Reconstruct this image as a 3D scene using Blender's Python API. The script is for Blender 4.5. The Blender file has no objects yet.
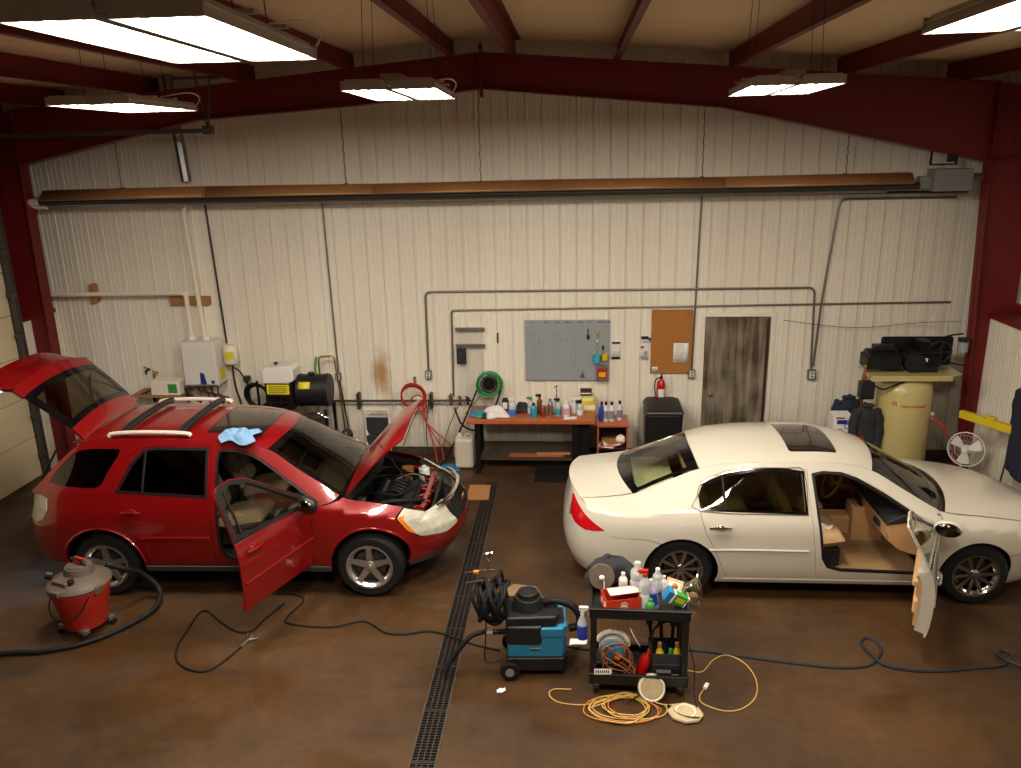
TUBE_E, LAMP_W = 20., 56.
import bpy, math, random
import numpy as np
from mathutils import Vector, Matrix, geometry
random.seed(7)
S = bpy.context.scene
COL = S.collection
PI = math.pi
R = math.radians

# ---------------------------------------------------------------- colours and materials
def lin(c):
    return tuple(((v/255)/12.92 if v/255 <= .04045 else ((v/255+.055)/1.055)**2.4) for v in c)
MATS = {}
def mat(name, rgb, rough=.5, metal=0., coat=0., noise=0., nscale=8., bump=0., bscale=60., spec=.5, emit=None, estr=0., trans=0., rvar=0., alpha=1.):
    m = bpy.data.materials.new(name); m.use_nodes = True
    nt = m.node_tree; b = nt.nodes['Principled BSDF']
    c = lin(rgb)+(1,)
    b.inputs['Base Color'].default_value = c
    b.inputs['Roughness'].default_value = rough
    b.inputs['Metallic'].default_value = metal
    b.inputs['Coat Weight'].default_value = coat
    b.inputs['Coat Roughness'].default_value = .06
    b.inputs['Specular IOR Level'].default_value = spec
    b.inputs['Transmission Weight'].default_value = trans
    b.inputs['Alpha'].default_value = alpha
    if emit: b.inputs['Emission Color'].default_value = lin(emit)+(1,); b.inputs['Emission Strength'].default_value = estr
    if noise or bump or rvar:
        tc = nt.nodes.new('ShaderNodeTexCoord')
        n = nt.nodes.new('ShaderNodeTexNoise'); n.inputs['Scale'].default_value = nscale; n.inputs['Detail'].default_value = 5
        nt.links.new(tc.outputs['Object'], n.inputs['Vector'])
        if noise:
            mx = nt.nodes.new('ShaderNodeMix'); mx.data_type = 'RGBA'
            mx.inputs['A'].default_value = tuple(v*(1-noise) for v in c[:3])+(1,)
            mx.inputs['B'].default_value = tuple(min(1, v*(1+noise)) for v in c[:3])+(1,)
            nt.links.new(n.outputs['Fac'], mx.inputs['Factor']); nt.links.new(mx.outputs['Result'], b.inputs['Base Color'])
        if rvar:
            mr = nt.nodes.new('ShaderNodeMapRange'); mr.inputs['To Min'].default_value = max(0, rough-rvar); mr.inputs['To Max'].default_value = min(1, rough+rvar)
            nt.links.new(n.outputs['Fac'], mr.inputs['Value']); nt.links.new(mr.outputs['Result'], b.inputs['Roughness'])
        if bump:
            n2 = nt.nodes.new('ShaderNodeTexNoise'); n2.inputs['Scale'].default_value = bscale; n2.inputs['Detail'].default_value = 3
            nt.links.new(tc.outputs['Object'], n2.inputs['Vector'])
            bp = nt.nodes.new('ShaderNodeBump'); bp.inputs['Strength'].default_value = bump; bp.inputs['Distance'].default_value = .01
            nt.links.new(n2.outputs['Fac'], bp.inputs['Height']); nt.links.new(bp.outputs['Normal'], b.inputs['Normal'])
    MATS[name] = m
    return m
def glass(name, tint, refl=1.0, rough=.02):
    m = bpy.data.materials.new(name); m.use_nodes = True; nt = m.node_tree
    for n in list(nt.nodes): nt.nodes.remove(n)
    o = nt.nodes.new('ShaderNodeOutputMaterial'); t = nt.nodes.new('ShaderNodeBsdfTransparent'); g = nt.nodes.new('ShaderNodeBsdfGlossy')
    mx = nt.nodes.new('ShaderNodeMixShader'); f = nt.nodes.new('ShaderNodeFresnel'); f.inputs['IOR'].default_value = 1.75
    t.inputs['Color'].default_value = lin(tint)+(1,); g.inputs['Roughness'].default_value = rough; g.inputs['Color'].default_value = (refl,)*3+(1,)
    nt.links.new(f.outputs[0], mx.inputs[0]); nt.links.new(t.outputs[0], mx.inputs[1]); nt.links.new(g.outputs[0], mx.inputs[2]); nt.links.new(mx.outputs[0], o.inputs[0])
    MATS[name] = m
    return m

# ---------------------------------------------------------------- objects
def tag(o, label=None, cat=None, group=None, kind=None):
    if label: o['label'] = label
    if cat: o['category'] = cat
    if group: o['group'] = group
    if kind: o['kind'] = kind
    return o
def thing(name, label, cat, loc=(0,0,0), rot=0, group=None):
    o = bpy.data.objects.new(name, None); COL.objects.link(o)
    o.empty_display_size = .1
    o.location = loc; o.rotation_euler = rot if isinstance(rot, tuple) else (0,0,rot)
    return tag(o, label, cat, group)
def copy_tree(o, parent=None):
    c = o.copy(); COL.objects.link(c)
    if parent: c.parent = parent
    for ch in list(o.children): copy_tree(ch, c)
    return c
def empty(name, parent, loc=(0,0,0), rot=(0,0,0)):
    o = bpy.data.objects.new(name, None); COL.objects.link(o); o.empty_display_size = .05
    o.parent = parent; o.location = loc; o.rotation_euler = rot
    return o
def catmull(pts, n=8, closed=False):
    pts = [Vector(p) for p in pts]; out = []
    m = len(pts); rng = range(m if closed else m-1)
    for i in rng:
        p1, p2 = pts[i], pts[(i+1) % m]
        p0 = pts[(i-1) % m] if closed or i > 0 else p1*2-p2
        p3 = pts[(i+2) % m] if closed or i+2 < m else p2*2-p1
        for k in range(n):
            t = k/n
            out.append(.5*((2*p1)+(p2-p0)*t+(2*p0-5*p1+4*p2-p3)*t*t+(-p0+3*p1-3*p2+p3)*t**3))
    if not closed: out.append(pts[-1])
    return out

class MB:
    """collects shapes, then links them as one mesh object"""
    def __init__(s): s.v = []; s.f = []; s.m = []
    def add(s, vs, fs, mi=0, M=None):
        b = len(s.v)
        s.v += [tuple(M @ Vector(v)) if M else tuple(v) for v in vs]
        s.f += [tuple(b+i for i in f) for f in fs]; s.m += [mi]*len(fs)
        return s
    def box(s, c, d, rot=(0,0,0), mi=0, taper=1.):
        x, y, z = (q/2 for q in d)
        from mathutils import Euler
        M = Matrix.Translation(c) @ Euler(rot).to_matrix().to_4x4()
        t = taper
        vs = [(-x,-y,-z),(x,-y,-z),(x,y,-z),(-x,y,-z),(-x*t,-y*t,z),(x*t,-y*t,z),(x*t,y*t,z),(-x*t,y*t,z)]
        return s.add(vs, [(0,3,2,1),(4,5,6,7),(0,1,5,4),(1,2,6,5),(2,3,7,6),(3,0,4,7)], mi, M)
    def b2(s, x0, x1, y0, y1, z0, z1, mi=0):
        return s.box(((x0+x1)/2,(y0+y1)/2,(z0+z1)/2), (abs(x1-x0),abs(y1-y0),abs(z1-z0)), mi=mi)
    def cyl(s, p0, p1, r0, r1=None, n=16, mi=0, caps=True):
        if r1 is None: r1 = r0
        p0, p1 = Vector(p0), Vector(p1); d = (p1-p0)
        q = d.to_track_quat('Z', 'Y').to_matrix()
        vs = []
        for p, r in ((p0, r0), (p1, r1)):
            for i in range(n):
                a = 2*PI*i/n; vs.append(p+q @ Vector((r*math.cos(a), r*math.sin(a), 0)))
        fs = [(i, (i+1) % n, n+(i+1) % n, n+i) for i in range(n)]
        if caps: fs += [tuple(range(n-1, -1, -1)), tuple(range(n, 2*n))]
        return s.add(vs, fs, mi)
    def lathe(s, prof, n=24, M=None, mi=0, caps=True):
        vs = []
        for r, z in prof:
            for i in range(n):
                a = 2*PI*i/n; vs.append((r*math.cos(a), r*math.sin(a), z))
        fs = []
        for k in range(len(prof)-1):
            for i in range(n):
                fs.append((k*n+i, k*n+(i+1) % n, (k+1)*n+(i+1) % n, (k+1)*n+i))
        if caps:
            fs += [tuple(range(n-1, -1, -1)), tuple((len(prof)-1)*n+i for i in range(n))]
        return s.add(vs, fs, mi, M)
    def tube(s, pts, r, n=8, mi=0, closed=False, smooth=0, rf=None):
        if smooth: pts = catmull(pts, smooth, closed)
        pts = [Vector(p) for p in pts]; m = len(pts); vs = []
        up = Vector((0,0,1)); prev = None
        for i, p in enumerate(pts):
            if closed: t = pts[(i+1) % m]-pts[i-1]
            else: t = pts[min(i+1, m-1)]-pts[max(i-1, 0)]
            if t.length < 1e-9: t = Vector((1,0,0))
            t.normalize()
            if prev is None:
                a = up.cross(t)
                if a.length < .1: a = Vector((1,0,0)).cross(t)
            else:
                a = prev - t*prev.dot(t)
                if a.length < 1e-6: a = up.cross(t)
            a.normalize(); prev = a; b = t.cross(a)
            rr = rf(i/(m-1)) if rf else r
            for k in range(n):
                w = 2*PI*k/n; vs.append(p+a*(rr*math.cos(w))+b*(rr*math.sin(w)))
        fs = []
        for i in range(m if closed else m-1):
            j = (i+1) % m
            for k in range(n): fs.append((i*n+k, i*n+(k+1) % n, j*n+(k+1) % n, j*n+k))
        if not closed: fs += [tuple(range(n-1, -1, -1)), tuple((m-1)*n+k for k in range(n))]
        return s.add(vs, fs, mi)
    def prism(s, poly, h0, h1, axis='z', mi=0, M=None):
        def P(a, b, h): return {'z': (a, b, h), 'y': (a, h, b), 'x': (h, a, b)}[axis]
        n = len(poly)
        ar = sum(poly[i][0]*poly[(i+1) % n][1]-poly[(i+1) % n][0]*poly[i][1] for i in range(n))
        if (ar < 0) != (axis == 'y'): poly = poly[::-1]
        vs = [P(a, b, h0) for a, b in poly]+[P(a, b, h1) for a, b in poly]
        fs = [tuple(range(n-1, -1, -1)), tuple(range(n, 2*n))]+[(i, (i+1) % n, n+(i+1) % n, n+i) for i in range(n)]
        if h1 < h0: fs = [f[::-1] for f in fs]
        return s.add(vs, fs, mi, M)
    def ball(s, c, r, n=12, mi=0, sc=(1,1,1), M=None):
        pr = [(max(1e-4, r*math.sin(PI*k/n)), -r*math.cos(PI*k/n)) for k in range(n+1)]
        T = Matrix.Translation(c) @ (M or Matrix.Identity(4)) @ Matrix.Diagonal((*sc, 1))
        return s.lathe(pr, 2*n, T, mi)
    def torus(s, c, Rr, r, axis=(0,0,1), n=32, m=8, mi=0, a0=0, a1=2*PI):
        q = Vector(axis).to_track_quat('Z', 'Y').to_matrix()
        full = abs(a1-a0-2*PI) < 1e-6
        k = n if full else n+1
        pts = [Vector(c)+q @ Vector((Rr*math.cos(a0+(a1-a0)*i/n), Rr*math.sin(a0+(a1-a0)*i/n), 0)) for i in range(k)]
        return s.tube(pts, r, m, mi, closed=full)
    def grid(s, fn, nu, nv, mi=0):
        vs = [fn(i/nu, j/nv) for i in range(nu+1) for j in range(nv+1)]
        fs = [(i*(nv+1)+j, (i+1)*(nv+1)+j, (i+1)*(nv+1)+j+1, i*(nv+1)+j+1) for i in range(nu) for j in range(nv)]
        return s.add(vs, fs, mi)
    def build(s, name, m, parent=None, loc=(0,0,0), rot=(0,0,0), bevel=0, ang=38, sub=0, solid=0, flat=False):
        me = bpy.data.meshes.new(name); me.from_pydata(s.v, [], s.f)
        ml = m if isinstance(m, (list, tuple)) else [m]
        for q in ml: me.materials.append(MATS[q] if isinstance(q, str) else q)
        me.polygons.foreach_set('material_index', s.m)
        if not flat: me.shade_smooth(); me.set_sharp_from_angle(angle=R(ang))
        me.update()
        o = bpy.data.objects.new(name, me); COL.objects.link(o)
        if parent: o.parent = parent
        o.location = loc; o.rotation_euler = rot
        if solid: q = o.modifiers.new('solid', 'SOLIDIFY'); q.thickness = solid; q.offset = 0
        if bevel:
            q = o.modifiers.new('bevel', 'BEVEL'); q.width = bevel; q.segments = 2; q.limit_method = 'ANGLE'; q.angle_limit = R(50)
            q.harden_normals = True
        if sub: q = o.modifiers.new('sub', 'SUBSURF'); q.levels = sub; q.render_levels = sub
        return o
def struct(name, mb, m, **k): return tag(mb.build(name, m, **k), kind='structure')
def text_obj(name, body, size, m, parent, loc, rot, ext=.001, align='CENTER'):
    c = bpy.data.curves.new(name, 'FONT'); c.body = body; c.size = size; c.extrude = ext; c.align_x = align
    t = bpy.data.objects.new(name, c); COL.objects.link(t)
    dg = bpy.context.evaluated_depsgraph_get(); me = bpy.data.meshes.new_from_object(t.evaluated_get(dg))
    bpy.data.objects.remove(t); bpy.data.curves.remove(c)
    me.materials.clear(); me.materials.append(MATS[m])
    o = bpy.data.objects.new(name, me); COL.objects.link(o); o.parent = parent; o.location = loc; o.rotation_euler = rot
    return o

# ---------------------------------------------------------------- shared materials
mat('red_steel', (112,16,16), .55, noise=.25, nscale=3)
mat('dark_steel', (58,20,17), .6, noise=.3, nscale=3)
mat('galv', (150,148,145), .35, metal=.8, noise=.2)
mat('conduit', (125,120,112), .4, metal=.6)
mat('dark_pipe', (60,55,52), .5, metal=.4)
mat('white_plastic', (225,222,215), .4)
mat('grey_plastic', (128,130,132), .5)
mat('black_plastic', (22,22,24), .45)
mat('black_rubber', (16,16,17), .65, spec=.3)
mat('black_metal', (28,28,30), .4, metal=.5)
mat('chrome', (225,225,228), .12, metal=1.)
mat('alloy', (205,203,200), .28, metal=.9)
mat('tire', (22,21,21), .8, spec=.3, bump=.3, bscale=90)
mat('pvc', (238,228,208), .45)
mat('wood_orange', (150,82,48), .45, noise=.2, nscale=6)
mat('wood_raw', (165,115,70), .7, noise=.25, nscale=12)
mat('copper', (150,75,50), .4, metal=.7)
mat('brass', (170,135,60), .35, metal=.9)
mat('paper', (232,230,226), .8)
mat('yellow', (215,190,30), .5)
mat('label_yellow', (225,205,40), .5)
mat('blue_label', (35,45,130), .5)
mat('red_plastic', (190,40,30), .4)
mat('red_gloss', (190,20,20), .3)
mat('blue_plastic', (40,125,175), .4)
mat('green_plastic', (60,150,60), .45)
mat('navy', (28,32,52), .85, noise=.2)
mat('dark_cloth', (42,44,48), .9, noise=.3)
mat('dull_card', (128,104,74), .8, noise=.15, nscale=8)
# ================================================================= camera
cam = bpy.data.cameras.new('camera'); co = bpy.data.objects.new('camera', cam); COL.objects.link(co)
F_PX, PITCH, YAW, ROLL, CAM_H = 805., R(16.3), R(4.68), R(1.31), 4.57
cam.sensor_fit = 'HORIZONTAL'; cam.sensor_width = 36; cam.lens = 36*F_PX/1021; cam.clip_end = 100
_right = Vector((math.cos(YAW), math.sin(YAW), 0))
_f = Vector((-math.sin(YAW)*math.cos(PITCH), math.cos(YAW)*math.cos(PITCH), -math.sin(PITCH)))
_d = _f.cross(_right)
_x = _right*math.cos(ROLL)+_d*math.sin(ROLL); _y = -(-_right*math.sin(ROLL)+_d*math.cos(ROLL))
M_ = Matrix((( _x.x,_y.x,-_f.x,0),(_x.y,_y.y,-_f.y,0),(_x.z,_y.z,-_f.z,CAM_H),(0,0,0,1)))
co.matrix_world = M_
S.camera = co
S.view_settings.view_transform = 'Standard'; S.view_settings.look = 'None'; S.view_settings.gamma = 1
S.view_settings.use_curve_mapping = False
S.view_settings.exposure = EXPO = 0.2

# ================================================================= room
XL, XR, YB, YF = -8.0, 5.6, 11.7, -7.0
RIDGE = -1.2
def roofz(x): return 6.02-.083*abs(x-RIDGE)

def ribbed_material():
    m = bpy.data.materials.new('ribbed_liner'); m.use_nodes = True; nt = m.node_tree; b = nt.nodes['Principled BSDF']
    tc = nt.nodes.new('ShaderNodeTexCoord')
    n = nt.nodes.new('ShaderNodeTexNoise'); n.inputs['Scale'].default_value = .8; n.inputs['Detail'].default_value = 6
    mp = nt.nodes.new('ShaderNodeMapping'); mp.inputs['Scale'].default_value = (1.2,1.2,.25)
    nt.links.new(tc.outputs['Object'], mp.inputs[0]); nt.links.new(mp.outputs[0], n.inputs['Vector'])
    cr = nt.nodes.new('ShaderNodeValToRGB'); e = cr.color_ramp.elements
    e[0].position = .3; e[0].color = lin((232,224,208))+(1,); e[1].position = .7; e[1].color = lin((243,237,222))+(1,)
    nt.links.new(n.outputs['Fac'], cr.inputs[0])
    # dirt towards the floor with a ragged upper edge
    sp = nt.nodes.new('ShaderNodeSeparateXYZ'); nt.links.new(tc.outputs['Object'], sp.inputs[0])
    n2 = nt.nodes.new('ShaderNodeTexNoise'); n2.inputs['Scale'].default_value = 3.; n2.inputs['Detail'].default_value = 6; nt.links.new(tc.outputs['Object'], n2.inputs['Vector'])
    ad = nt.nodes.new('ShaderNodeMath'); ad.operation = 'MULTIPLY_ADD'; ad.inputs[1].default_value = 1.1; nt.links.new(n2.outputs['Fac'], ad.inputs[0]); nt.links.new(sp.outputs['Z'], ad.inputs[2])
    mr = nt.nodes.new('ShaderNodeMapRange'); mr.inputs['From Min'].default_value = .55; mr.inputs['From Max'].default_value = 1.5; mr.inputs['To Min'].default_value = .55; mr.inputs['To Max'].default_value = 0
    nt.links.new(ad.outputs[0], mr.inputs['Value'])
    mx = nt.nodes.new('ShaderNodeMix'); mx.data_type = 'RGBA'; mx.inputs['B'].default_value = lin((130,112,84))+(1,)
    nt.links.new(mr.outputs['Result'], mx.inputs['Factor']); nt.links.new(cr.outputs[0], mx.inputs['A'])
    # orange rust stain beside the hose
    vm = nt.nodes.new('ShaderNodeVectorMath'); vm.operation = 'SUBTRACT'; vm.inputs[1].default_value = (-2.93,11.7,1.32)
    nt.links.new(tc.outputs['Object'], vm.inputs[0])
    v2 = nt.nodes.new('ShaderNodeVectorMath'); v2.operation = 'MULTIPLY'; v2.inputs[1].default_value = (4.6,1,1.9); nt.links.new(vm.outputs[0], v2.inputs[0])
    vl = nt.nodes.new('ShaderNodeVectorMath'); vl.operation = 'LENGTH'; nt.links.new(v2.outputs[0], vl.inputs[0])
    m3 = nt.nodes.new('ShaderNodeMath'); m3.operation = 'ADD'; nt.links.new(vl.outputs['Value'], m3.inputs[0]); nt.links.new(n2.outputs['Fac'], m3.inputs[1])
    m4 = nt.nodes.new('ShaderNodeMapRange'); m4.inputs['From Min'].default_value = .75; m4.inputs['From Max'].default_value = 1.35; m4.inputs['To Min'].default_value = .85; m4.inputs['To Max'].default_value = 0
    nt.links.new(m3.outputs[0], m4.inputs['Value'])
    mx2 = nt.nodes.new('ShaderNodeMix'); mx2.data_type = 'RGBA'; mx2.inputs['B'].default_value = lin((178,126,54))+(1,)
    nt.links.new(m4.outputs['Result'], mx2.inputs['Factor']); nt.links.new(mx.outputs['Result'], mx2.inputs['A'])
    nt.links.new(mx2.outputs['Result'], b.inputs['Base Color'])
    b.inputs['Roughness'].default_value = .42
    MATS['liner'] = m
ribbed_material()

def ribbed(mb, a0, a1, z0, ztop, pos, axis='x', step=.236, phase=-2.32, flip=False, rib=.012):
    """ribbed liner: flat pans, a raised rib and a dark lap at every step; runs along axis"""
    prof = []
    k = math.floor((a0-phase)/step)
    a = phase+k*step
    prof.append((a0, 0))
    while a < a1:
        for da, d in ((-.010,0),(-.009,-.022),(-.001,-.022),(0,rib),(.020,rib),(.028,0),(.050,0),(.074,0),(.078,.005),(.090,.005),(.094,0),(.142,0),(.146,.005),(.158,.005),(.162,0)):
            if a0 < a+da < a1: prof.append((a+da, d))
        a += step
    prof.append((a1, 0))
    vs = []
    for q, d in prof:
        zt = ztop(q) if callable(ztop) else ztop
        for z in (z0, zt):
            vs.append((q, pos-d, z) if axis == 'x' else (pos+(d if flip else -d), q, z))
    fs = []
    for i in range(len(prof)-1):
        f = (2*i, 2*i+2, 2*i+3, 2*i+1); fs.append(f if not (axis == 'y' and not flip) else f[::-1])
    mb.add(vs, fs)
# back wall with a hole for the door, built of three stretches
DX0, DX1, DZ = 1.90, 2.86, 2.17
mb = MB(); ribbed(mb, -8.25, DX0, 0, lambda x: roofz(x)+.1, YB); ribbed(mb, DX1, 5.95, 0, lambda x: roofz(x)+.1, YB)
ribbed(mb, DX0, DX1, DZ, lambda x: roofz(x)+.1, YB)
struct('wall_back', mb, 'liner', ang=20)
# left: outer wall above, liner below, big overhead door opening
mat('door_cream', (222,206,170), .4, noise=.08, nscale=1.5)
mat('track', (88,84,82), .4, metal=.5)
mb = MB(); mb.b2(-8.35,-8.27,YF,YB+.1,0,5.6)
mb.b2(-8.27,-8.05,YF,YB,4.1,4.3); 
struct('wall_left', mb, 'dark_steel')
mb = MB(); ribbed(mb, 10.78, YB, 0, 2.3, XL-.0, 'y', flip=True); 
struct('trim_1', mb, 'liner', ang=20)
mb = MB(); mb.b2(-8.27,-7.98,10.8,YB,2.3,2.36); mb.b2(-8.27,-8.18,YF,YB,2.36,2.5); struct('trim_2', mb, 'red_steel')
mb = MB()
for k in range(6):   # sections of the overhead door
    z0 = k*.61
    mb.b2(-8.06,-8.0,5.2,10.72,z0+.004,z0+.606)
door = struct('door_2', mb, 'door_cream', bevel=.006)
mb = MB()
for y in (9.85, 8.9): mb.b2(-8.02,-7.975,y,y+.55,1.42,1.78)
fr = mb.build('window_frame', 'white_plastic', door, bevel=.004)
mat('daylight_pane', (200,215,255), .3, emit=(200,220,255), estr=3.)
mb = MB()
for y in (9.85, 8.9): mb.b2(-7.974,-7.97,y+.04,y+.51,1.46,1.74)
mb.build('pane', 'daylight_pane', fr)
mb = MB(); mb.b2(-7.99,-7.9,10.72,10.80,0,4.6); mb.b2(-7.99,-7.9,10.74,10.755,0,4.6); 
for k in range(8): mb.b2(-7.96,-7.87,10.66,10.74,.3+.6*k,.38+.6*k)
struct('trim_3', mb, 'track', bevel=.003)
# right: liner to 2.25 m with a girt on top, outer wall behind
mb = MB(); ribbed(mb, YF, 11.18, 0, 2.25, XR, 'y', phase=.05); struct('wall_right', mb, 'liner', ang=20)
mb = MB(); mb.b2(5.56,5.98,YF,11.2,2.25,2.31); mb.b2(5.9,5.98,YF,11.2,2.31,2.42); struct('trim_4', mb, 'red_steel')
mb = MB(); ribbed(mb, YF, YB, 2.3, 5.6, 5.98, 'y'); struct('trim_5', mb, 'liner', ang=20)
mb = MB(); mb.b2(-8.35,6.1,YF-.08,YF,0,6.1); struct('wall_front', mb, 'liner')
# white roof blanket
mat('blanket', (240,212,170), .7, noise=.12, nscale=1.2, bump=.5, bscale=3)
mb = MB()
def roofp(u, v):
    x = -8.35+14.45*u; y = YF-.1+(YB-YF+.2)*v
    return (x, y, roofz(x)-.015*math.sin((y+.3)*5.1)**2)
mb.grid(roofp, 58, 120); mb.f = [f[::-1] for f in mb.f]
struct('ceiling', mb, 'blanket')

# rafters (tapered I-beams), columns
def rafter(n, yc):
    mb = MB()
    for sx, xk, xo in ((1, 5.28, 5.9), (-1, -7.68, -8.25)):
        zb0, zt0 = 5.33, 5.76
        zbk, ztk = 4.28, 5.23
        if sx < 0: zbk, ztk = 4.50, 5.22
        w = .012
        top = [(RIDGE, zt0), (xk, ztk)]
        # bottom flange line: gentle then steeper to the knee
        bot = [(RIDGE, zb0), (RIDGE+sx*1.6, 5.17), (RIDGE+sx*3.1, 5.02) if sx > 0 else (RIDGE-3.9, 5.03), (xk, zbk)]
        poly = top+bot[::-1]
        mb.prism(poly+[], yc-w/2, yc+w/2, 'y')
        def fl(p, q, t=.014):
            d = Vector((q[0]-p[0], 0, q[1]-p[1])); L = d.length; a = -math.atan2(d.z, d.x)
            mb.box(((p[0]+q[0])/2, yc, (p[1]+q[1])/2), (L+.01, .2, t), (0, a, 0))
        fl(*top)
        for i in range(3): fl(bot[i], bot[i+1])
        # knee web and column
        mb.prism([(xk, ztk), (xo, ztk-.05), (xo, 0), (xk+sx*(.14 if sx > 0 else .04), 0), (xk, zbk)], yc-w/2, yc+w/2, 'y')
        cx0, cx1 = xk, (5.46 if sx > 0 else -7.72)
        fl((cx0, zbk), (cx1, 0)); fl((xk, zbk), (xo, zbk+.05)); fl((xk, zbk), (xk, ztk))
        mb.b2(cx1-.1, cx1+.1, yc-.13, yc+.13, 0, .015)
    mb.b2(RIDGE-.012, RIDGE+.012, yc-.11, yc+.11, 5.22, 5.88)
    for z in (5.26, 5.3, 5.83): mb.cyl((RIDGE-.03, yc-.06, z), (RIDGE+.03, yc-.06, z), .014, n=8)
    struct('trim_%d' % n, mb, 'red_steel')
rafter(6, 11.12); rafter(7, 3.0-.6-3.4); rafter(8, -6.8)
PX = [-7.2, -5.8, -4.4, -3.0, -1.62, -.78, .58, 2.05, 3.45, 4.85]
for i, x in enumerate(PX):
    mb = MB(); z1 = roofz(x)-.02; z0 = z1-.235; s = 1 if x > RIDGE else -1
    mb.b2(x-.004, x+.004, -6.9, 11.6, z0, z1); mb.b2(x, x-s*.075, -6.9, 11.6, z0, z0+.008); mb.b2(x, x+s*.075, -6.9, 11.6, z1-.008, z1)
    mb.b2(x-s*.075, x-s*.068, -6.9, 11.6, z0, z0+.025)
    struct('trim_%d' % (9+i), mb, 'red_steel')
# back door
def door_mat():
    m = bpy.data.materials.new('steel_door'); m.use_nodes = True; nt = m.node_tree; b = nt.nodes['Principled BSDF']
    tc = nt.nodes.new('ShaderNodeTexCoord'); mp = nt.nodes.new('ShaderNodeMapping'); mp.inputs['Scale'].default_value = (14,1,.9); nt.links.new(tc.outputs['Object'], mp.inputs[0])
    n = nt.nodes.new('ShaderNodeTexNoise'); n.inputs['Scale'].default_value = 1.; n.inputs['Detail'].default_value = 5; nt.links.new(mp.outputs[0], n.inputs['Vector'])
    n2 = nt.nodes.new('ShaderNodeTexNoise'); n2.inputs['Scale'].default_value = 2.2; n2.inputs['Detail'].default_value = 4; nt.links.new(tc.outputs['Object'], n2.inputs['Vector'])
    a = nt.nodes.new('ShaderNodeMath'); a.operation = 'ADD'; nt.links.new(n.outputs['Fac'], a.inputs[0]); nt.links.new(n2.outputs['Fac'], a.inputs[1])
    c = nt.nodes.new('ShaderNodeValToRGB'); c.color_ramp.elements[0].position = .42; c.color_ramp.elements[0].color = lin((92,76,62))+(1,); c.color_ramp.elements[1].position = .62; c.color_ramp.elements[1].color = lin((168,158,140))+(1,)
    h = nt.nodes.new('ShaderNodeMath'); h.operation = 'MULTIPLY'; h.inputs[1].default_value = .5; nt.links.new(a.outputs[0], h.inputs[0]); nt.links.new(h.outputs[0], c.inputs[0]); nt.links.new(c.outputs[0], b.inputs['Base Color'])
    b.inputs['Roughness'].default_value = .38; b.inputs['Metallic'].default_value = .3; MATS['steel_door'] = m
door_mat()
mb = MB(); mb.b2(DX0, DX1, YB+.0, YB+.045, .012, DZ)
d1 = struct('door_1', mb, 'steel_door', bevel=.003)
mb = MB(); mb.b2(DX0-.05, DX0+.01, YB-.03, YB+.06, 0, DZ+.05); mb.b2(DX1-.01, DX1+.05, YB-.03, YB+.06, 0, DZ+.05); mb.b2(DX0+.01, DX1-.01, YB-.03, YB+.06, DZ-.01, DZ+.05)
mb.build('door_frame', 'liner', d1, bevel=.004)
mb = MB(); mb.b2(DX1-.06, DX1-.03, YB-.02, YB, .05, DZ-.03); mb.build('weather_strip', 'dark_steel', d1)
mb = MB(); mb.cyl((2.02,YB,1.0),(2.02,YB-.06,1.0),.014); mb.ball((2.02,YB-.075,1.0),.03); mb.build('door_handle', 'galv', d1)
mb = MB(); mb.b2(-8.0, DX0-.05, YB-.03, YB-.013, 0, .12); mb.b2(DX1+.05, 5.6, YB-.03, YB-.013, 0, .12)
mat('dark_base', (60,50,40), .8, noise=.3)
struct('baseboard_back', mb, 'dark_base')

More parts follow.
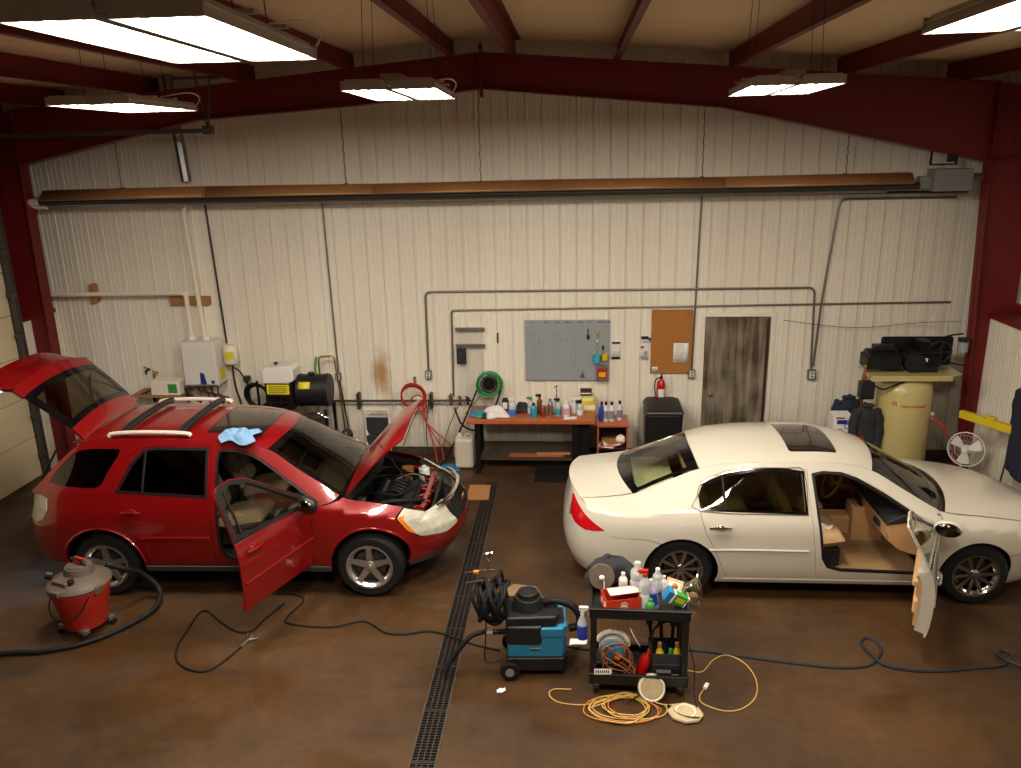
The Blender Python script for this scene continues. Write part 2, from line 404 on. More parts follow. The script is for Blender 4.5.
# floor: brown stained concrete, glossy where wet
def floor_mat():
    m = bpy.data.materials.new('concrete_floor'); m.use_nodes = True; nt = m.node_tree; b = nt.nodes['Principled BSDF']; N = nt.nodes.new; L = nt.links.new
    tc = N('ShaderNodeTexCoord')
    def noise(sc, det=6, rough=.6, map=None):
        n = N('ShaderNodeTexNoise'); n.inputs['Scale'].default_value = sc; n.inputs['Detail'].default_value = det; n.inputs['Roughness'].default_value = rough
        if map: mp = N('ShaderNodeMapping'); mp.inputs['Scale'].default_value = map; L(tc.outputs['Object'], mp.inputs[0]); L(mp.outputs[0], n.inputs['Vector'])
        else: L(tc.outputs['Object'], n.inputs['Vector'])
        return n
    a = noise(.55); cr = N('ShaderNodeValToRGB'); e = cr.color_ramp.elements
    e[0].position = .3; e[0].color = lin((50,33,18))+(1,); e[1].position = .72; e[1].color = lin((86,59,31))+(1,)
    L(a.outputs['Fac'], cr.inputs[0])
    f = noise(9., 8, .7); mx = N('ShaderNodeMix'); mx.data_type = 'RGBA'; mx.blend_type = 'MULTIPLY'; mx.inputs['Factor'].default_value = .6
    cf = N('ShaderNodeValToRGB'); cf.color_ramp.elements[0].position = .3; cf.color_ramp.elements[0].color = (.55,.5,.45,1); cf.color_ramp.elements[1].position = .6; cf.color_ramp.elements[1].color = (1,1,1,1)
    L(f.outputs['Fac'], cf.inputs[0]); L(cr.outputs[0], mx.inputs['A']); L(cf.outputs[0], mx.inputs['B'])
    # tire and oil stains
    st = noise(1.3, 4, .5, (1,2.2,1)); cs = N('ShaderNodeMapRange'); cs.inputs['From Min'].default_value = .55; cs.inputs['From Max'].default_value = .75; cs.inputs['To Max'].default_value = .55
    L(st.outputs['Fac'], cs.inputs['Value']); mx2 = N('ShaderNodeMix'); mx2.data_type = 'RGBA'; mx2.inputs['B'].default_value = lin((36,26,20))+(1,)
    L(cs.outputs['Result'], mx2.inputs['Factor']); L(mx.outputs['Result'], mx2.inputs['A']); 
    # small pale specks
    sp = noise(38., 2, .5); ms = N('ShaderNodeMapRange'); ms.inputs['From Min'].default_value = .78; ms.inputs['From Max'].default_value = .8
    L(sp.outputs['Fac'], ms.inputs['Value']); mx3 = N('ShaderNodeMix'); mx3.data_type = 'RGBA'; mx3.inputs['B'].default_value = lin((120,100,76))+(1,)
    L(ms.outputs['Result'], mx3.inputs['Factor']); L(mx2.outputs['Result'], mx3.inputs['A']); L(mx3.outputs['Result'], b.inputs['Base Color'])
    # wet patches
    w = noise(.7, 3, .5, (1,1.6,1)); mr = N('ShaderNodeMapRange'); mr.inputs['From Min'].default_value = .42; mr.inputs['From Max'].default_value = .6; mr.inputs['To Min'].default_value = .72; mr.inputs['To Max'].default_value = .36; b.inputs['Specular IOR Level'].default_value = .35
    L(w.outputs['Fac'], mr.inputs['Value']); L(mr.outputs['Result'], b.inputs['Roughness'])
    bp = N('ShaderNodeBump'); bp.inputs['Strength'].default_value = .15; bp.inputs['Distance'].default_value = .01; L(f.outputs['Fac'], bp.inputs['Height']); L(bp.outputs['Normal'], b.inputs['Normal'])
    MATS['floor'] = m
floor_mat()
mb = MB()
# floor with a slot for the trench drain
for x0, x1, y0, y1 in ((-8.35,-1.28,YF-.1,11.75),(-1.06,6.1,YF-.1,11.75),(-1.28,-1.06,10.6,11.75)):
    mb.b2(x0,x1,y0,y1,-.1,0)
mb.b2(-1.28,-1.06,YF-.1,10.6,-.2,-.12)
struct('floor', mb, 'floor')
# trench drain grates: one thing per cast section
mat('grate', (52,46,42), .5, metal=.4, noise=.3, nscale=20)
mb = MB()
GL = .606
for e in (-.1, .092): mb.b2(e, e+.008, 0, GL-.006, -.03, -.002)
for e in (0, GL-.016): mb.b2(-.1, .1, e, e+.012, -.03, -.002)
for k in range(1, 19): mb.b2(-.095, .095, k*.0318, k*.0318+.01, -.022, -.003)
for e in (-.055, -.008, .04): mb.b2(e, e+.012, .01, GL-.02, -.028, -.002)
mat('grate_frame', (78,66,54), .5, metal=.3)
g0 = None
for i in range(10):
    y = 10.58-GL*(i+1)
    if g0 is None: g = mb.build('drain_grate', 'grate'); g0 = g
    else: g = g0.copy(); COL.objects.link(g)
    g.location = (-1.17, y, 0)
    tag(g, 'black slotted drain grate, %s' % ((['first','second','third','fourth','fifth','sixth','seventh','eighth','ninth','tenth'][i]+' one counted from the back wall') if i < 10 else 'hidden below the photo edge'), 'drain grate', 'grates of the floor drain')
mb = MB(); mb.b2(-1.278,-1.265,4.5,10.59,-.04,.002); mb.b2(-1.075,-1.062,4.5,10.59,-.04,.002)
struct('trim_19', mb, 'grate_frame')

# ================================================================= lamps
mat('tube_glow', (255,248,235), .5, emit=(255,246,232), estr=TUBE_E)
mat('housing', (190,182,172), .5)
mat('reflector', (245,242,235), .3, metal=.8)
def make_fixture(label, loc, rot, top):
    t = thing('ceiling_light', label, 'ceiling light', loc, rot, 'hanging fluorescent fixtures')
    for sx in (-1, 1):
        mb = MB(); c = sx*.172; w = .148
        # an inverted tray
        mb.b2(c-w, c+w, -.61, .61, .035, .042, mi=1)
        mb.prism([(c-w,0),(c-w-.006,0),(c-w+.03,.07),(c+w-.03,.07),(c+w+.006,0),(c+w,0),(c+w-.035,.062),(c-w+.035,.062)], -.62, .62, 'y')
        mb.b2(c-w, c+w, -.625, -.615, .0, .06); mb.b2(c-w, c+w, .615, .625, .0, .06)
        for k in (-1, 0, 1): mb.prism([(c+k*.08-.012,.035),(c+k*.08,.008),(c+k*.08+.012,.035)], -.61, .61, 'y', mi=1)
        mb.build('reflector_tray', ['housing','reflector'], t)
        for k in range(4):
            x = c-.111+.074*k
            mb = MB(); mb.cyl((x,-.585,.02),(x,.585,.02),.013, n=8); mb.build('fluorescent_tube', 'tube_glow', t)
    mb = MB(); mb.b2(-.02, .02, -.6, .6, .03, .075); mb.b2(-.33,.33,-.2,-.16,.07,.085); mb.b2(-.33,.33,.16,.2,.07,.085); mb.b2(-.07,.07,-.5,.5,.075,.11)
    mb.build('ballast_cover', 'housing', t)
    mb = MB(); mb.tube([(.25,.63,.03),(.3,.68,.06),(.33,.66,.12),(.28,.55,.15),(.1,.4,.11)], .006, 6, smooth=6)
    mb.build('whip_cable', 'white_plastic', t)
    h = top-loc[2]
    for sx, sy in ((-.25,-.18),(.25,-.18),(-.25,.18),(.25,.18)): mb = MB(); mb.cyl((sx,sy,.08),(sx*.9,sy,h),.0025,n=5); mb.build('hanging_wire', 'dark_pipe', t)
    for k in range(2):
        ld = bpy.data.lights.new('tube_light', 'AREA'); ld.shape = 'RECTANGLE'; ld.size = .26; ld.size_y = 1.17
        ld.energy = LAMP_W; ld.color = (1.,.90,.76)
        lo = bpy.data.objects.new('tube_light', ld); COL.objects.link(lo); lo.parent = t; lo.location = ((-.172,.172)[k],0,.004)
    return t
make_fixture('fluorescent fixture at the upper left corner, biggest in view', (-1.44,3.15,4.97), R(2), 5.8)
make_fixture('small far left fluorescent fixture above the red car roof', (-3.66,6.75,4.955), R(2), 5.7)
make_fixture('fluorescent fixture hanging left of the roof ridge', (-1.27,6.3,4.97), R(2), 5.8)
make_fixture('fluorescent fixture hanging high above the white car', (1.6,6.75,4.955), R(-3), 5.7)
make_fixture('fluorescent fixture cut by the right frame edge', (1.68,2.95,4.97), R(-2), 5.7)
w = bpy.data.worlds.new('world'); S.world = w; w.use_nodes = True
w.node_tree.nodes['Background'].inputs[0].default_value = (.9,.75,.55,1); w.node_tree.nodes['Background'].inputs[1].default_value = .02
# ================================================================= cars: smooth surfaces cut into panels
def tabf(pts):
    """monotone cubic through (x, v) points, vectorised, clamped"""
    P = sorted(pts); x = np.array([p[0] for p in P], float); y = np.array([p[1] for p in P], float)
    h = np.diff(x); d = np.diff(y)/h; m = np.zeros(len(x)); m[0] = d[0]; m[-1] = d[-1]
    for i in range(1, len(x)-1):
        if d[i-1]*d[i] > 0:
            w1 = 2*h[i]+h[i-1]; w2 = h[i]+2*h[i-1]; m[i] = (w1+w2)/(w1/d[i-1]+w2/d[i])
    def f(q):
        q = np.clip(np.asarray(q, float), x[0], x[-1]); i = np.clip(np.searchsorted(x, q, 'right')-1, 0, len(h)-1)
        t = (q-x[i])/h[i]; a = 2*t**3-3*t**2+1; b = t**3-2*t**2+t; c = -2*t**3+3*t**2; e = t**3-t**2
        return a*y[i]+b*h[i]*m[i]+c*y[i+1]+e*h[i]*m[i+1]
    return f
class Body:
    def __init__(s, wz, xf, xr, xsf, xsr, nf, nr, zs, E, C, up=1.3, tp=2.4):
        s.wz, s.xf, s.xr, s.zs = tabf(wz), tabf(xf), tabf(xr), tabf(zs)
        s.xsf, s.xsr, s.nf, s.nr, s.up, s.tp = xsf, xsr, nf, nr, up, tp
        s.Ey, s.Ez = tabf([(a,b) for a,b,c in E]), tabf([(a,c) for a,b,c in E])
        s.e0, s.e1 = E[0][0], E[-1][0]
        s.Cx, s.Cz = tabf([(a,b) for a,b,c in C]), tabf([(a,c) for a,b,c in C])
        def arc(a, b, n):
            t = np.linspace(0, PI/2, 400); x = a*np.sin(t)**(2/n); y = b*np.cos(t)**(2/n)
            L = np.concatenate([[0], np.cumsum(np.hypot(np.diff(x), np.diff(y)))]); return t, L
        s.tf, s.Lf = arc(float(s.xf(.55))-xsf, float(s.wz(.6)), nf)
        s.tr, s.Lr = arc(xsr-float(s.xr(.55)), float(s.wz(.6)), nr)
        s.sf = xsf+s.Lf[-1]; s.sr = xsr-s.Lr[-1]     # arc positions of nose and tail centre
    def wrap(s, q, z):
        w = s.wz(z); x = np.array(q, float); y = w.copy()*np.ones_like(x)
        f = q > s.xsf; r = q < s.xsr
        t = np.interp(q-s.xsf, s.Lf, s.tf); xx = s.xsf+(s.xf(z)-s.xsf)*np.sin(t)**(2/s.nf); x = np.where(f, xx, x); y = np.where(f, w*np.cos(t)**(2/s.nf), y)
        t = np.interp(s.xsr-q, s.Lr, s.tr); xx = s.xsr-(s.xsr-s.xr(z))*np.sin(t)**(2/s.nr); x = np.where(r, xx, x); y = np.where(r, w*np.cos(t)**(2/s.nr), y)
        return x, y, z*np.ones_like(x)
    def edge(s, q):
        """the upper edge curve for arc position q"""
        q = np.asarray(q, float)
        xc = np.clip(q, s.e0, s.e1)
        x, y, z = xc.copy(), s.Ey(xc), s.Ez(xc)
        for cond, e, end in ((q > s.e1, s.e1, s.sf), (q < s.e0, s.e0, s.sr)):
            t = 1-np.clip((q-e)/(end-e), 0, 1); ex, ey, ez = e, s.Ey(e), s.Ez(e); cx, cz = s.Cx(e), s.Cz(e)
            x = np.where(cond, ex+(cx-ex)*(1-t*t), x); y = np.where(cond, t*ey, y); z = np.where(cond, ez+(cz-ez)*(1-t**s.tp), z)
        return x, y, z
    def side(s, q, z):
        q = np.asarray(q, float); z = np.asarray(z, float); zb = s.zs(q)
        x, y, zz = s.wrap(q, np.minimum(z, zb)); ex, ey, ez = s.edge(q)
        tau = np.clip((z-zb)/np.maximum(ez-zb, 1e-3), 0, 1); g = tau**s.up
        bx, by, bz = s.wrap(q, zb)
        up = z > zb
        return (np.where(up, bx+(ex-bx)*g, x), -np.where(up, by+(ey-by)*g, y), np.where(up, zb+(ez-zb)*tau, zz))
    def top(s, e, t):
        e = np.asarray(e, float); t = np.asarray(t, float)
        ey, ez, cx, cz = s.Ey(e), s.Ez(e), s.Cx(e), s.Cz(e)
        return (e+(cx-e)*(1-t*t), t*ey, ez+(cz-ez)*(1-np.abs(t)**s.tp))
    def sy(s, y, rear=True):
        """arc position where the outline is |y| from the middle"""
        n = s.nr if rear else s.nf
        t = math.acos(min(1, (abs(y)/float(s.wz(.6)))**(n/2)))
        return s.xsr-float(np.interp(t, s.tr, s.Lr)) if rear else s.xsf+float(np.interp(t, s.tf, s.Lf))
    def ztop(s, q): return float(s.edge(np.array([q]))[2][0])

def dens(poly, d):
    out = []
    n = len(poly)
    for i in range(n):
        a, b = poly[i], poly[(i+1) % n]; L = math.hypot(b[0]-a[0], b[1]-a[1]); k = max(1, int(math.ceil(L/d)))
        out += [(a[0]+(b[0]-a[0])*j/k, a[1]+(b[1]-a[1])*j/k) for j in range(k)]
    return out
def inside(P, poly):
    x, y = P[:,0], P[:,1]; c = np.zeros(len(P), bool); n = len(poly)
    for i in range(n):
        (x0, y0), (x1, y1) = poly[i], poly[i-1]
        if y0 == y1: continue
        c ^= ((y0 > y) != (y1 > y)) & (x < (x1-x0)*(y-y0)/(y1-y0)+x0)
    return c
def cut2d(outline, holes, step, bd, sx=1.):
    loops = [dens(outline, bd)]+[dens(h, bd) for h in holes]
    bv = [p for l in loops for p in l]; B = np.array(bv)
    x0, y0 = B.min(0); x1, y1 = B.max(0)
    g = []; r = 0; y = y0+step*.5
    while y < y1:
        xs = np.arange(x0+(step/2 if r % 2 else step/4), x1, step); g += [(x, y) for x in xs]; y += step*.87; r += 1
    G = np.array(g) if g else np.zeros((0,2))
    if len(G):
        k = inside(G, loops[0])
        for h in loops[1:]: k &= ~inside(G, h)
        G = G[k]
        if len(G):
            d = np.min(np.hypot(G[:,None,0]-B[None,:,0], G[:,None,1]-B[None,:,1]), 1); G = G[d > step*.45]
    pts = bv+[tuple(p) for p in G]
    edges = []; o = 0
    for l in loops: edges += [(o+i, o+(i+1) % len(l)) for i in range(len(l))]; o += len(l)
    res = geometry.delaunay_2d_cdt([Vector(p) for p in pts], edges, [], 0, 1e-6)
    V = np.array([tuple(v) for v in res[0]]); T = [tuple(f) for f in res[2] if len(f) == 3]
    cen = np.array([V[list(f)].mean(0) for f in T]); k = inside(cen, loops[0])
    for h in loops[1:]: k &= ~inside(cen, h)
    T = [f for f, kk in zip(T, k) if kk]
    # boundary edges, directed
    cnt = {}
    for f in T:
        for i in range(3):
            e = (f[i], f[(i+1) % 3]); cnt[e] = 1
    be = [e for e in cnt if (e[1], e[0]) not in cnt]
    return V, T, be
def panel(name, fn, outline, holes=(), m='paint', inner='trim_in', th=.018, off=0., step=.05, bd=.03, parent=None, mirror=False, M=None, flip=False):
    """cut a panel out of a surface fn(u, v): outer skin, inner skin and rim, shaded by the surface itself"""
    V, T, be = cut2d(outline, holes, step, bd)
    def ev(U, W): return np.stack(fn(U, W), 1)
    P = ev(V[:,0], V[:,1]); h = 2e-3
    du = ev(V[:,0]+h, V[:,1])-ev(V[:,0]-h, V[:,1]); dv = ev(V[:,0], V[:,1]+h)-ev(V[:,0], V[:,1]-h)
    N = np.cross(du, dv); ln = np.linalg.norm(N, axis=1, keepdims=True); N = N/np.maximum(ln, 1e-9)
    # fix degenerate normals
    bad = ln[:,0] < 1e-9
    if bad.any(): N[bad] = N[~bad].mean(0)
    if flip: N = -N; T = [f[::-1] for f in T]; be = [(b, a) for a, b in be]
    a = V[T[0][1]]-V[T[0][0]]; b = V[T[0][2]]-V[T[0][0]]; ccw = a[0]*b[1]-a[1]*b[0] > 0
    if ccw == flip: T = [f[::-1] for f in T]; be = [(y, x) for x, y in be]
    P = P+N*off; Q = P-N*th
    if mirror: P, Q, N = P*[1,-1,1], Q*[1,-1,1], N*[1,-1,1]; T = [f[::-1] for f in T]; be = [(y, x) for x, y in be]
    if M is not None:
        A = np.array(M)[:3,:3]; t = np.array(M)[:3,3]; P = P@A.T+t; Q = Q@A.T+t; N = N@A.T
    n = len(P); vs = [tuple(p) for p in P]; ns = [tuple(v) for v in N]; fs = list(T); mi = [0]*len(T)
    if th > 0:
        vs += [tuple(p) for p in Q]; ns += [tuple(-v) for v in N]; fs += [tuple(n+i for i in f[::-1]) for f in T]; mi += [1]*len(T)
        for x, y in be:
            o = len(vs); q = [P[y], P[x], Q[x], Q[y]]; fn_ = np.cross(q[1]-q[0], q[2]-q[0]); fn_ /= max(np.linalg.norm(fn_), 1e-9)
            vs += [tuple(p) for p in q]; ns += [tuple(fn_)]*4; fs.append((o, o+1, o+2, o+3)); mi.append(0)
    me = bpy.data.meshes.new(name); me.from_pydata(vs, [], fs); me.materials.append(MATS[m]); me.materials.append(MATS[inner])
    me.polygons.foreach_set('material_index', mi); me.shade_smooth(); me.update()
    me.normals_split_custom_set_from_vertices(ns)
    o = bpy.data.objects.new(name, me); COL.objects.link(o)
    if parent: o.parent = parent
    return o
def arcp(cx, cz, r, a0, a1, n=16, rz=None):
    rz = rz or r
    return [(cx+r*math.cos(R(a0+(a1-a0)*i/n)), cz+rz*math.sin(R(a0+(a1-a0)*i/n))) for i in range(n+1)]
def smooth_poly(pts, n=5): return [(v.x, v.y) for v in catmull([(p[0], p[1], 0) for p in pts], n, True)]
def inset_poly(poly, d):
    P = [Vector(p) for p in poly]; n = len(P)
    ar = sum(P[i].x*P[(i+1) % n].y-P[(i+1) % n].x*P[i].y for i in range(n)); sg = 1 if ar > 0 else -1
    out = []
    for i in range(n):
        a = (P[i]-P[i-1]); b = (P[(i+1) % n]-P[i])
        if a.length < 1e-7 or b.length < 1e-7: out.append(tuple(P[i])); continue
        a.normalize(); b.normalize(); na = Vector((-a.y, a.x))*sg; nb = Vector((-b.y, b.x))*sg; m = na+nb
        if m.length < 1e-3: m = na
        m.normalize(); k = d/max(.5, m.dot(na)); out.append((P[i].x+m.x*k, P[i].y+m.y*k))
    return out
def rot_about(o, p, ang, axis='Z'):
    """turn a finished part about a hinge point given in the parent's frame"""
    p = Vector(p); o.matrix_basis = Matrix.Translation(p) @ Matrix.Rotation(ang, 4, axis) @ Matrix.Translation(-p)

# ---- wheels
def wheel(parent, x, y, r, spokes, side, steer=0, kind='five'):
    """side -1: outer face towards -y"""
    w = empty('wheel', parent, (x, y, r), (0, 0, steer + (0 if side < 0 else PI)))
    W = .215; rr = r*.66
    Mx = Matrix.Rotation(PI/2, 4, 'X')     # lathe z -> -y
    mb = MB()
    mb.lathe([(rr*.97,-W/2+.01),(rr+.015,-W/2),(r-.035,-W/2+.004),(r-.01,-W/2+.03),(r,-W/2+.06),(r,W/2-.06),(r-.01,W/2-.03),(r-.035,W/2-.004),(rr+.015,W/2),(rr*.97,W/2-.01)], 48, Mx, caps=False)
    for k in (-.055,-.02,.02,.055): mb.torus((0,k,0), r-.001, .004, (0,1,0), 40, 5)
    mb.build('tire', 'tire', w)
    mb = MB()
    mb.lathe([(rr+.012,W/2-.004),(rr+.012,W/2+.004),(rr-.008,W/2+.002),(rr-.02,W/2-.02),(rr-.035,W/2-.035),(rr-.04,-W/2),(rr,-W/2)], 48, Mx, caps=False)
    def spoke(a, hw0, hw1, r0, r1, yo0, yo1):
        ca, sa = math.cos(a), math.sin(a)
        def P(rad, l, d): return (rad*ca-l*sa, d, rad*sa+l*ca)
        yo = -W/2
        v = [P(r0,-hw0,yo+yo0), P(r0,hw0,yo+yo0), P(r1,hw1,yo+yo1), P(r1,-hw1,yo+yo1), P(r0,-hw0,yo+yo0+.03), P(r0,hw0,yo+yo0+.03), P(r1,hw1,yo+yo1+.03), P(r1,-hw1,yo+yo1+.03)]
        mb.add(v, [(0,1,2,3),(7,6,5,4),(0,4,5,1),(1,5,6,2),(2,6,7,3),(3,7,4,0)][::1])
    if kind == 'five':
        for k in range(5): spoke(PI/2+2*PI*k/5, .036, .024, .03, rr-.015, .03, .012); spoke(PI/2+2*PI*k/5, .016, .05, rr*.72, rr-.01, .016, .01)
    else:
        for k in range(10):
            a = 2*PI*k/10+.1; spoke(a, .014, .02, .035, rr-.01, .035, .010)
    mb.lathe([(.03,W/2-.015),(.052,W/2-.02),(.06,W/2-.045),(.06,-W/2+.09)], 20, Mx, caps=False)
    mb.lathe([(.001,W/2-.008),(.028,W/2-.010),(.031,W/2-.02)], 20, Mx, caps=False)
    mb.build('rim', 'alloy' if kind == 'five' else 'chrome_rim', w, ang=30)
    mb = MB(); mb.cyl((0,-W/2+.075,0),(0,-W/2+.09,0), rr*.72, n=32)
    mb.build('brake_disc', 'brake', w)
    return w
mat('chrome_rim', (190,188,186), .16, metal=1.)
mat('brake', (70,66,62), .5, metal=.6)
mat('arch_black', (9,9,9), .9, spec=.2)
mat('head_lens', (178,176,160), .15, coat=.6, noise=.3, nscale=14, bump=.5, bscale=30)
mat('amber_lens', (215,120,30), .2, coat=.5)
mat('red_lens', (190,12,20), .15, coat=1., noise=.3, nscale=60, emit=None)
mat('dash_black', (22,22,24), .7)

def arch_liner(parent, B, x, z, r, side):
    mb = MB(); n = 20; W = float(B.wz(.6)); y1 = side*(W-.36)
    def yo(a):
        u = 0; k = 2.6
        if a > B.xsf: u = (a-B.xsf)/(float(B.xf(.5))-B.xsf); k = B.nf
        if a < B.xsr: u = (B.xsr-a)/(B.xsr-float(B.xr(.5))); k = B.nr
        return side*(W*(1-min(.99, u)**k)**(1/k)-.035)
    pts = [(x+r*math.cos(PI*k/n), z+.02+r*math.sin(PI*k/n)) for k in range(n+1)]
    vs = [(a, yo(a), b) for a, b in pts]+[(a, y1, b) for a, b in pts]
    mb.add(vs, [(i, i+1, n+2+i, n+1+i) for i in range(n)]); mb.add([(a, y1, b) for a, b in pts], [tuple(range(n+1))])
    return mb.build('wheel_well', 'arch_black', parent, solid=.006)

# ---- seats
def seat(parent, x, y, zf, m, name='front_seat', w=.5, back=25, hr=True, panel=None):
    s = empty(name, parent, (x, y, zf))
    def pad(nm, L, Wd, T, loc, rot, mm, crown=.03, bulge=.04):
        mb = MB()
        def f(u, v, sg):
            a = (u-.5)*2; b = (v-.5)*2; e = (1-abs(a)**4)*(1-abs(b)**4)
            side = 1+.0*a
            z = sg*(T/2*(e**.25 if e > 0 else 0)+(crown*e - bulge*max(0, 1-abs(b)*1.6)*e if sg > 0 else 0))
            return (a*L/2*(1-.04*b*b), b*Wd/2*(1-.05*a*a), z)
        mb.grid(lambda u, v: f(u, v, 1), 14, 14); mb.grid(lambda u, v: f(u, v, -1), 14, 14)
        n = 15*15*2; k = len(mb.f)//2; mb.f = mb.f[:k]+[q[::-1] for q in mb.f[k:]]
        return mb.build(nm, mm, s, loc, rot, ang=60)
    pad('seat_cushion', .54, w, .16, (0,0,.28), (0,-R(8),0), m)
    L = .62; b = R(90+back); cx = -.25; 
    pad('seat_back', L, w*.96, .13, (cx-math.sin(R(back))*L/2, 0, .33+math.cos(R(back))*L/2), (0, R(90-back), 0), m)
    if hr:
        hx = cx-math.sin(R(back))*(L+.12); hz = .33+math.cos(R(back))*(L+.12)
        mb = MB()
        for k in (-.06,.06): mb.cyl((cx-math.sin(R(back))*L, k, .33+math.cos(R(back))*L-.03),(hx,k,hz),.006,n=6)
        mb.build('headrest_post', 'galv', s)
        pad('headrest', .17, .27, .1, (hx,0,hz), (0,R(90-back),0), m, .02, 0)
    mb = MB(); mb.box((0,0,.1),(.46,w*.8,.2)); mb.build('seat_base', 'dash_black', s, bevel=.02)
    return s
# ================================================================= white sedan
mat('pearl', (198,192,178), .3, coat=.8)
mat('paint_red', (126,6,11), .32, coat=1., metal=.15)
mat('tan_trim', (190,150,105), .55, noise=.08)
mat('tan_leather', (196,158,115), .45, noise=.06, bump=.15, bscale=40)
mat('tan_carpet', (150,118,80), .95, noise=.15)
mat('seal', (14,13,16), .5)
mat('gloss_black', (10,10,13), .12, coat=.6)
mat('sunroof_tint', (38,28,26), .06, coat=.8)
mat('mirror_dark', (96,92,90), .08, metal=1.)
glass('glass_dark', (150,156,122)); mat('pale_shelf', (240,232,205), .7); glass('glass_green', (236,246,224)); glass('glass_clear', (222,232,215))
def make_sedan():
    B = Body(
        wz=[(.18,.85),(.26,.895),(.42,.925),(.6,.935),(.75,.932),(.86,.918),(.93,.895),(1.0,.865),(1.1,.84)],
        xf=[(.2,3.86),(.4,3.95),(.55,3.97),(.68,3.94),(.8,3.86)], xr=[(.2,-1.12),(.4,-1.2),(.55,-1.22),(.75,-1.2),(.9,-1.165),(1.05,-1.12)],
        xsf=2.5, xsr=-.25, nf=2.7, nr=3.2,
        zs=[(-1.9,.97),(-1.0,.93),(-.5,.955),(.16,.975),(1.3,.965),(2.3,.925),(2.7,.89),(3.3,.80),(3.8,.68),(4.8,.64)],
        E=[(-1.02,.60,1.015),(-.75,.625,1.04),(-.47,.62,1.08),(-.2,.60,1.19),(.2,.575,1.345),(.5,.60,1.415),(.9,.625,1.44),(1.4,.625,1.445),(1.75,.605,1.405),(1.93,.59,1.345),(2.2,.64,1.19),(2.45,.70,1.045),(2.58,.73,.975),(2.66,.75,.955),(3.0,.76,.925),(3.4,.73,.865),(3.72,.62,.76)],
        C=[(-1.02,-1.15,1.06),(-.75,-.86,1.08),(-.47,-.60,1.13),(-.2,-.31,1.26),(.2,.15,1.44),(.5,.48,1.50),(.9,.9,1.52),(1.4,1.42,1.52),(1.75,1.8,1.48),(1.93,2.04,1.43),(2.2,2.36,1.26),(2.45,2.62,1.10),(2.58,2.76,1.025),(2.66,2.84,1.03),(3.0,3.12,1.0),(3.4,3.52,.93),(3.72,3.86,.80)], up=1.12)
    car = thing('white_sedan', 'long white four-door sedan with its front passenger door open and a dark sunroof', 'car', (1.10,8.46,0))
    def P(*a, **k): k.setdefault('m', 'pearl'); k.setdefault('inner', 'tan_trim'); k.setdefault('parent', car); return panel(*a, **k)
    both = (False, True)
    tp = lambda a, b, n=24: [(a+(b-a)*i/n, B.ztop(a+(b-a)*i/n)-.003) for i in range(n+1)]
    lamp_up = [(-.80,.775),(B.sy(.83),.84),(B.sy(.74),.905),(B.sy(.62),.975),(B.sy(.55),1.0)]
    lamp_lo = [(B.sy(.49),.985),(B.sy(.49),.90),(B.sy(.56),.81),(B.sy(.66),.76),(B.sy(.78),.735),(-.92,.745)]
    fopen = [(1.30,1.345),(1.335,.97),(1.40,.52),(1.46,.41),(1.6,.37),(2.38,.345),(2.49,.40),(2.525,.6),(2.46,.89),(2.03,1.155),(1.76,1.30),(1.6,1.355),(1.42,1.37)]
    fdoor = [(1.275,1.37),(1.30,.97),(1.385,.285),(2.485,.275),(2.53,.6),(2.49,.90),(2.04,1.175),(1.77,1.325),(1.6,1.375),(1.42,1.39)]
    fwin = [(1.325,.99),(1.312,1.335),(1.43,1.36),(1.6,1.345),(1.76,1.29),(2.02,1.14),(2.38,.935)]
    rdoor = [(1.255,1.375),(1.28,.97),(1.365,.285),(.47,.285),(.41,.42),(.35,.58),(.24,.78),(.175,1.02),(.15,1.12),(.20,1.235),(.45,1.345),(.81,1.392),(1.1,1.39)]
    rwin = [(1.222,.998),(1.205,1.345),(1.05,1.365),(.81,1.362),(.47,1.31),(.235,1.21),(.19,1.12),(.205,1.02)]
    arch = arcp(0,.33,.385,-20,122)
    side = [(2.50,.20),(.42,.20)]+arch+[(-.36,.70),(-.72,.712)]+lamp_up+tp(B.sy(.55),2.57,40)+[(2.56,.93),(2.50,.90),(2.535,.6),(2.50,.25)]
    rhole = inset_poly(rdoor, -.004)
    for mi in both:
        P('body_side', B.side, side, [fopen if not mi else inset_poly(fdoor,-.004), rhole], mirror=mi, th=.02)
        f = [(2.505,.20),(2.54,.6),(2.505,.895),(2.575,.93)]+tp(2.58,3.72,14)+[(3.66,.74),(3.52,.62),(3.36,.56)]+arcp(2.936,.33,.385,36,200)
        P('front_fender', B.side, f, mirror=mi)
        P('tail_lamp', B.side, lamp_up+lamp_lo[0:], m='red_lens', inner='red_lens', mirror=mi, off=.002)
        P('headlamp', B.side, [(3.535,.62),(3.68,.735),(B.sy(.60,False),.74),(B.sy(.45,False),.66),(B.sy(.52,False),.60)], m='head_lens', mirror=mi)
        for x in (0, 2.936): arch_liner(car, B, x, .33, .40, 1 if mi else -1)
        P('rocker_strip', B.side, [(.43,.212),(2.48,.212),(2.48,.262),(.43,.262)], off=.006, mirror=mi)
    # bumpers run round from one arch to the other
    rb = [(B.sr,.24),(B.sy(.5),.24),(-.7,.215),(-.37,.21)]+arcp(0,.33,.385,200,124,10)+[(-.36,.693),(-.72,.705)]+[(-.79,.768)]+lamp_lo[::-1][:-2]+[(B.sy(.48),.76),(B.sr,.74)]
    fb = [(B.sf,.22),(B.sy(.5,False),.2),(3.30,.2)]+arcp(2.936,.33,.385,-20,34,8)+[(3.35,.55),(3.51,.61),(B.sy(.52,False),.585),(B.sy(.45,False),.64),(B.sf,.64)]
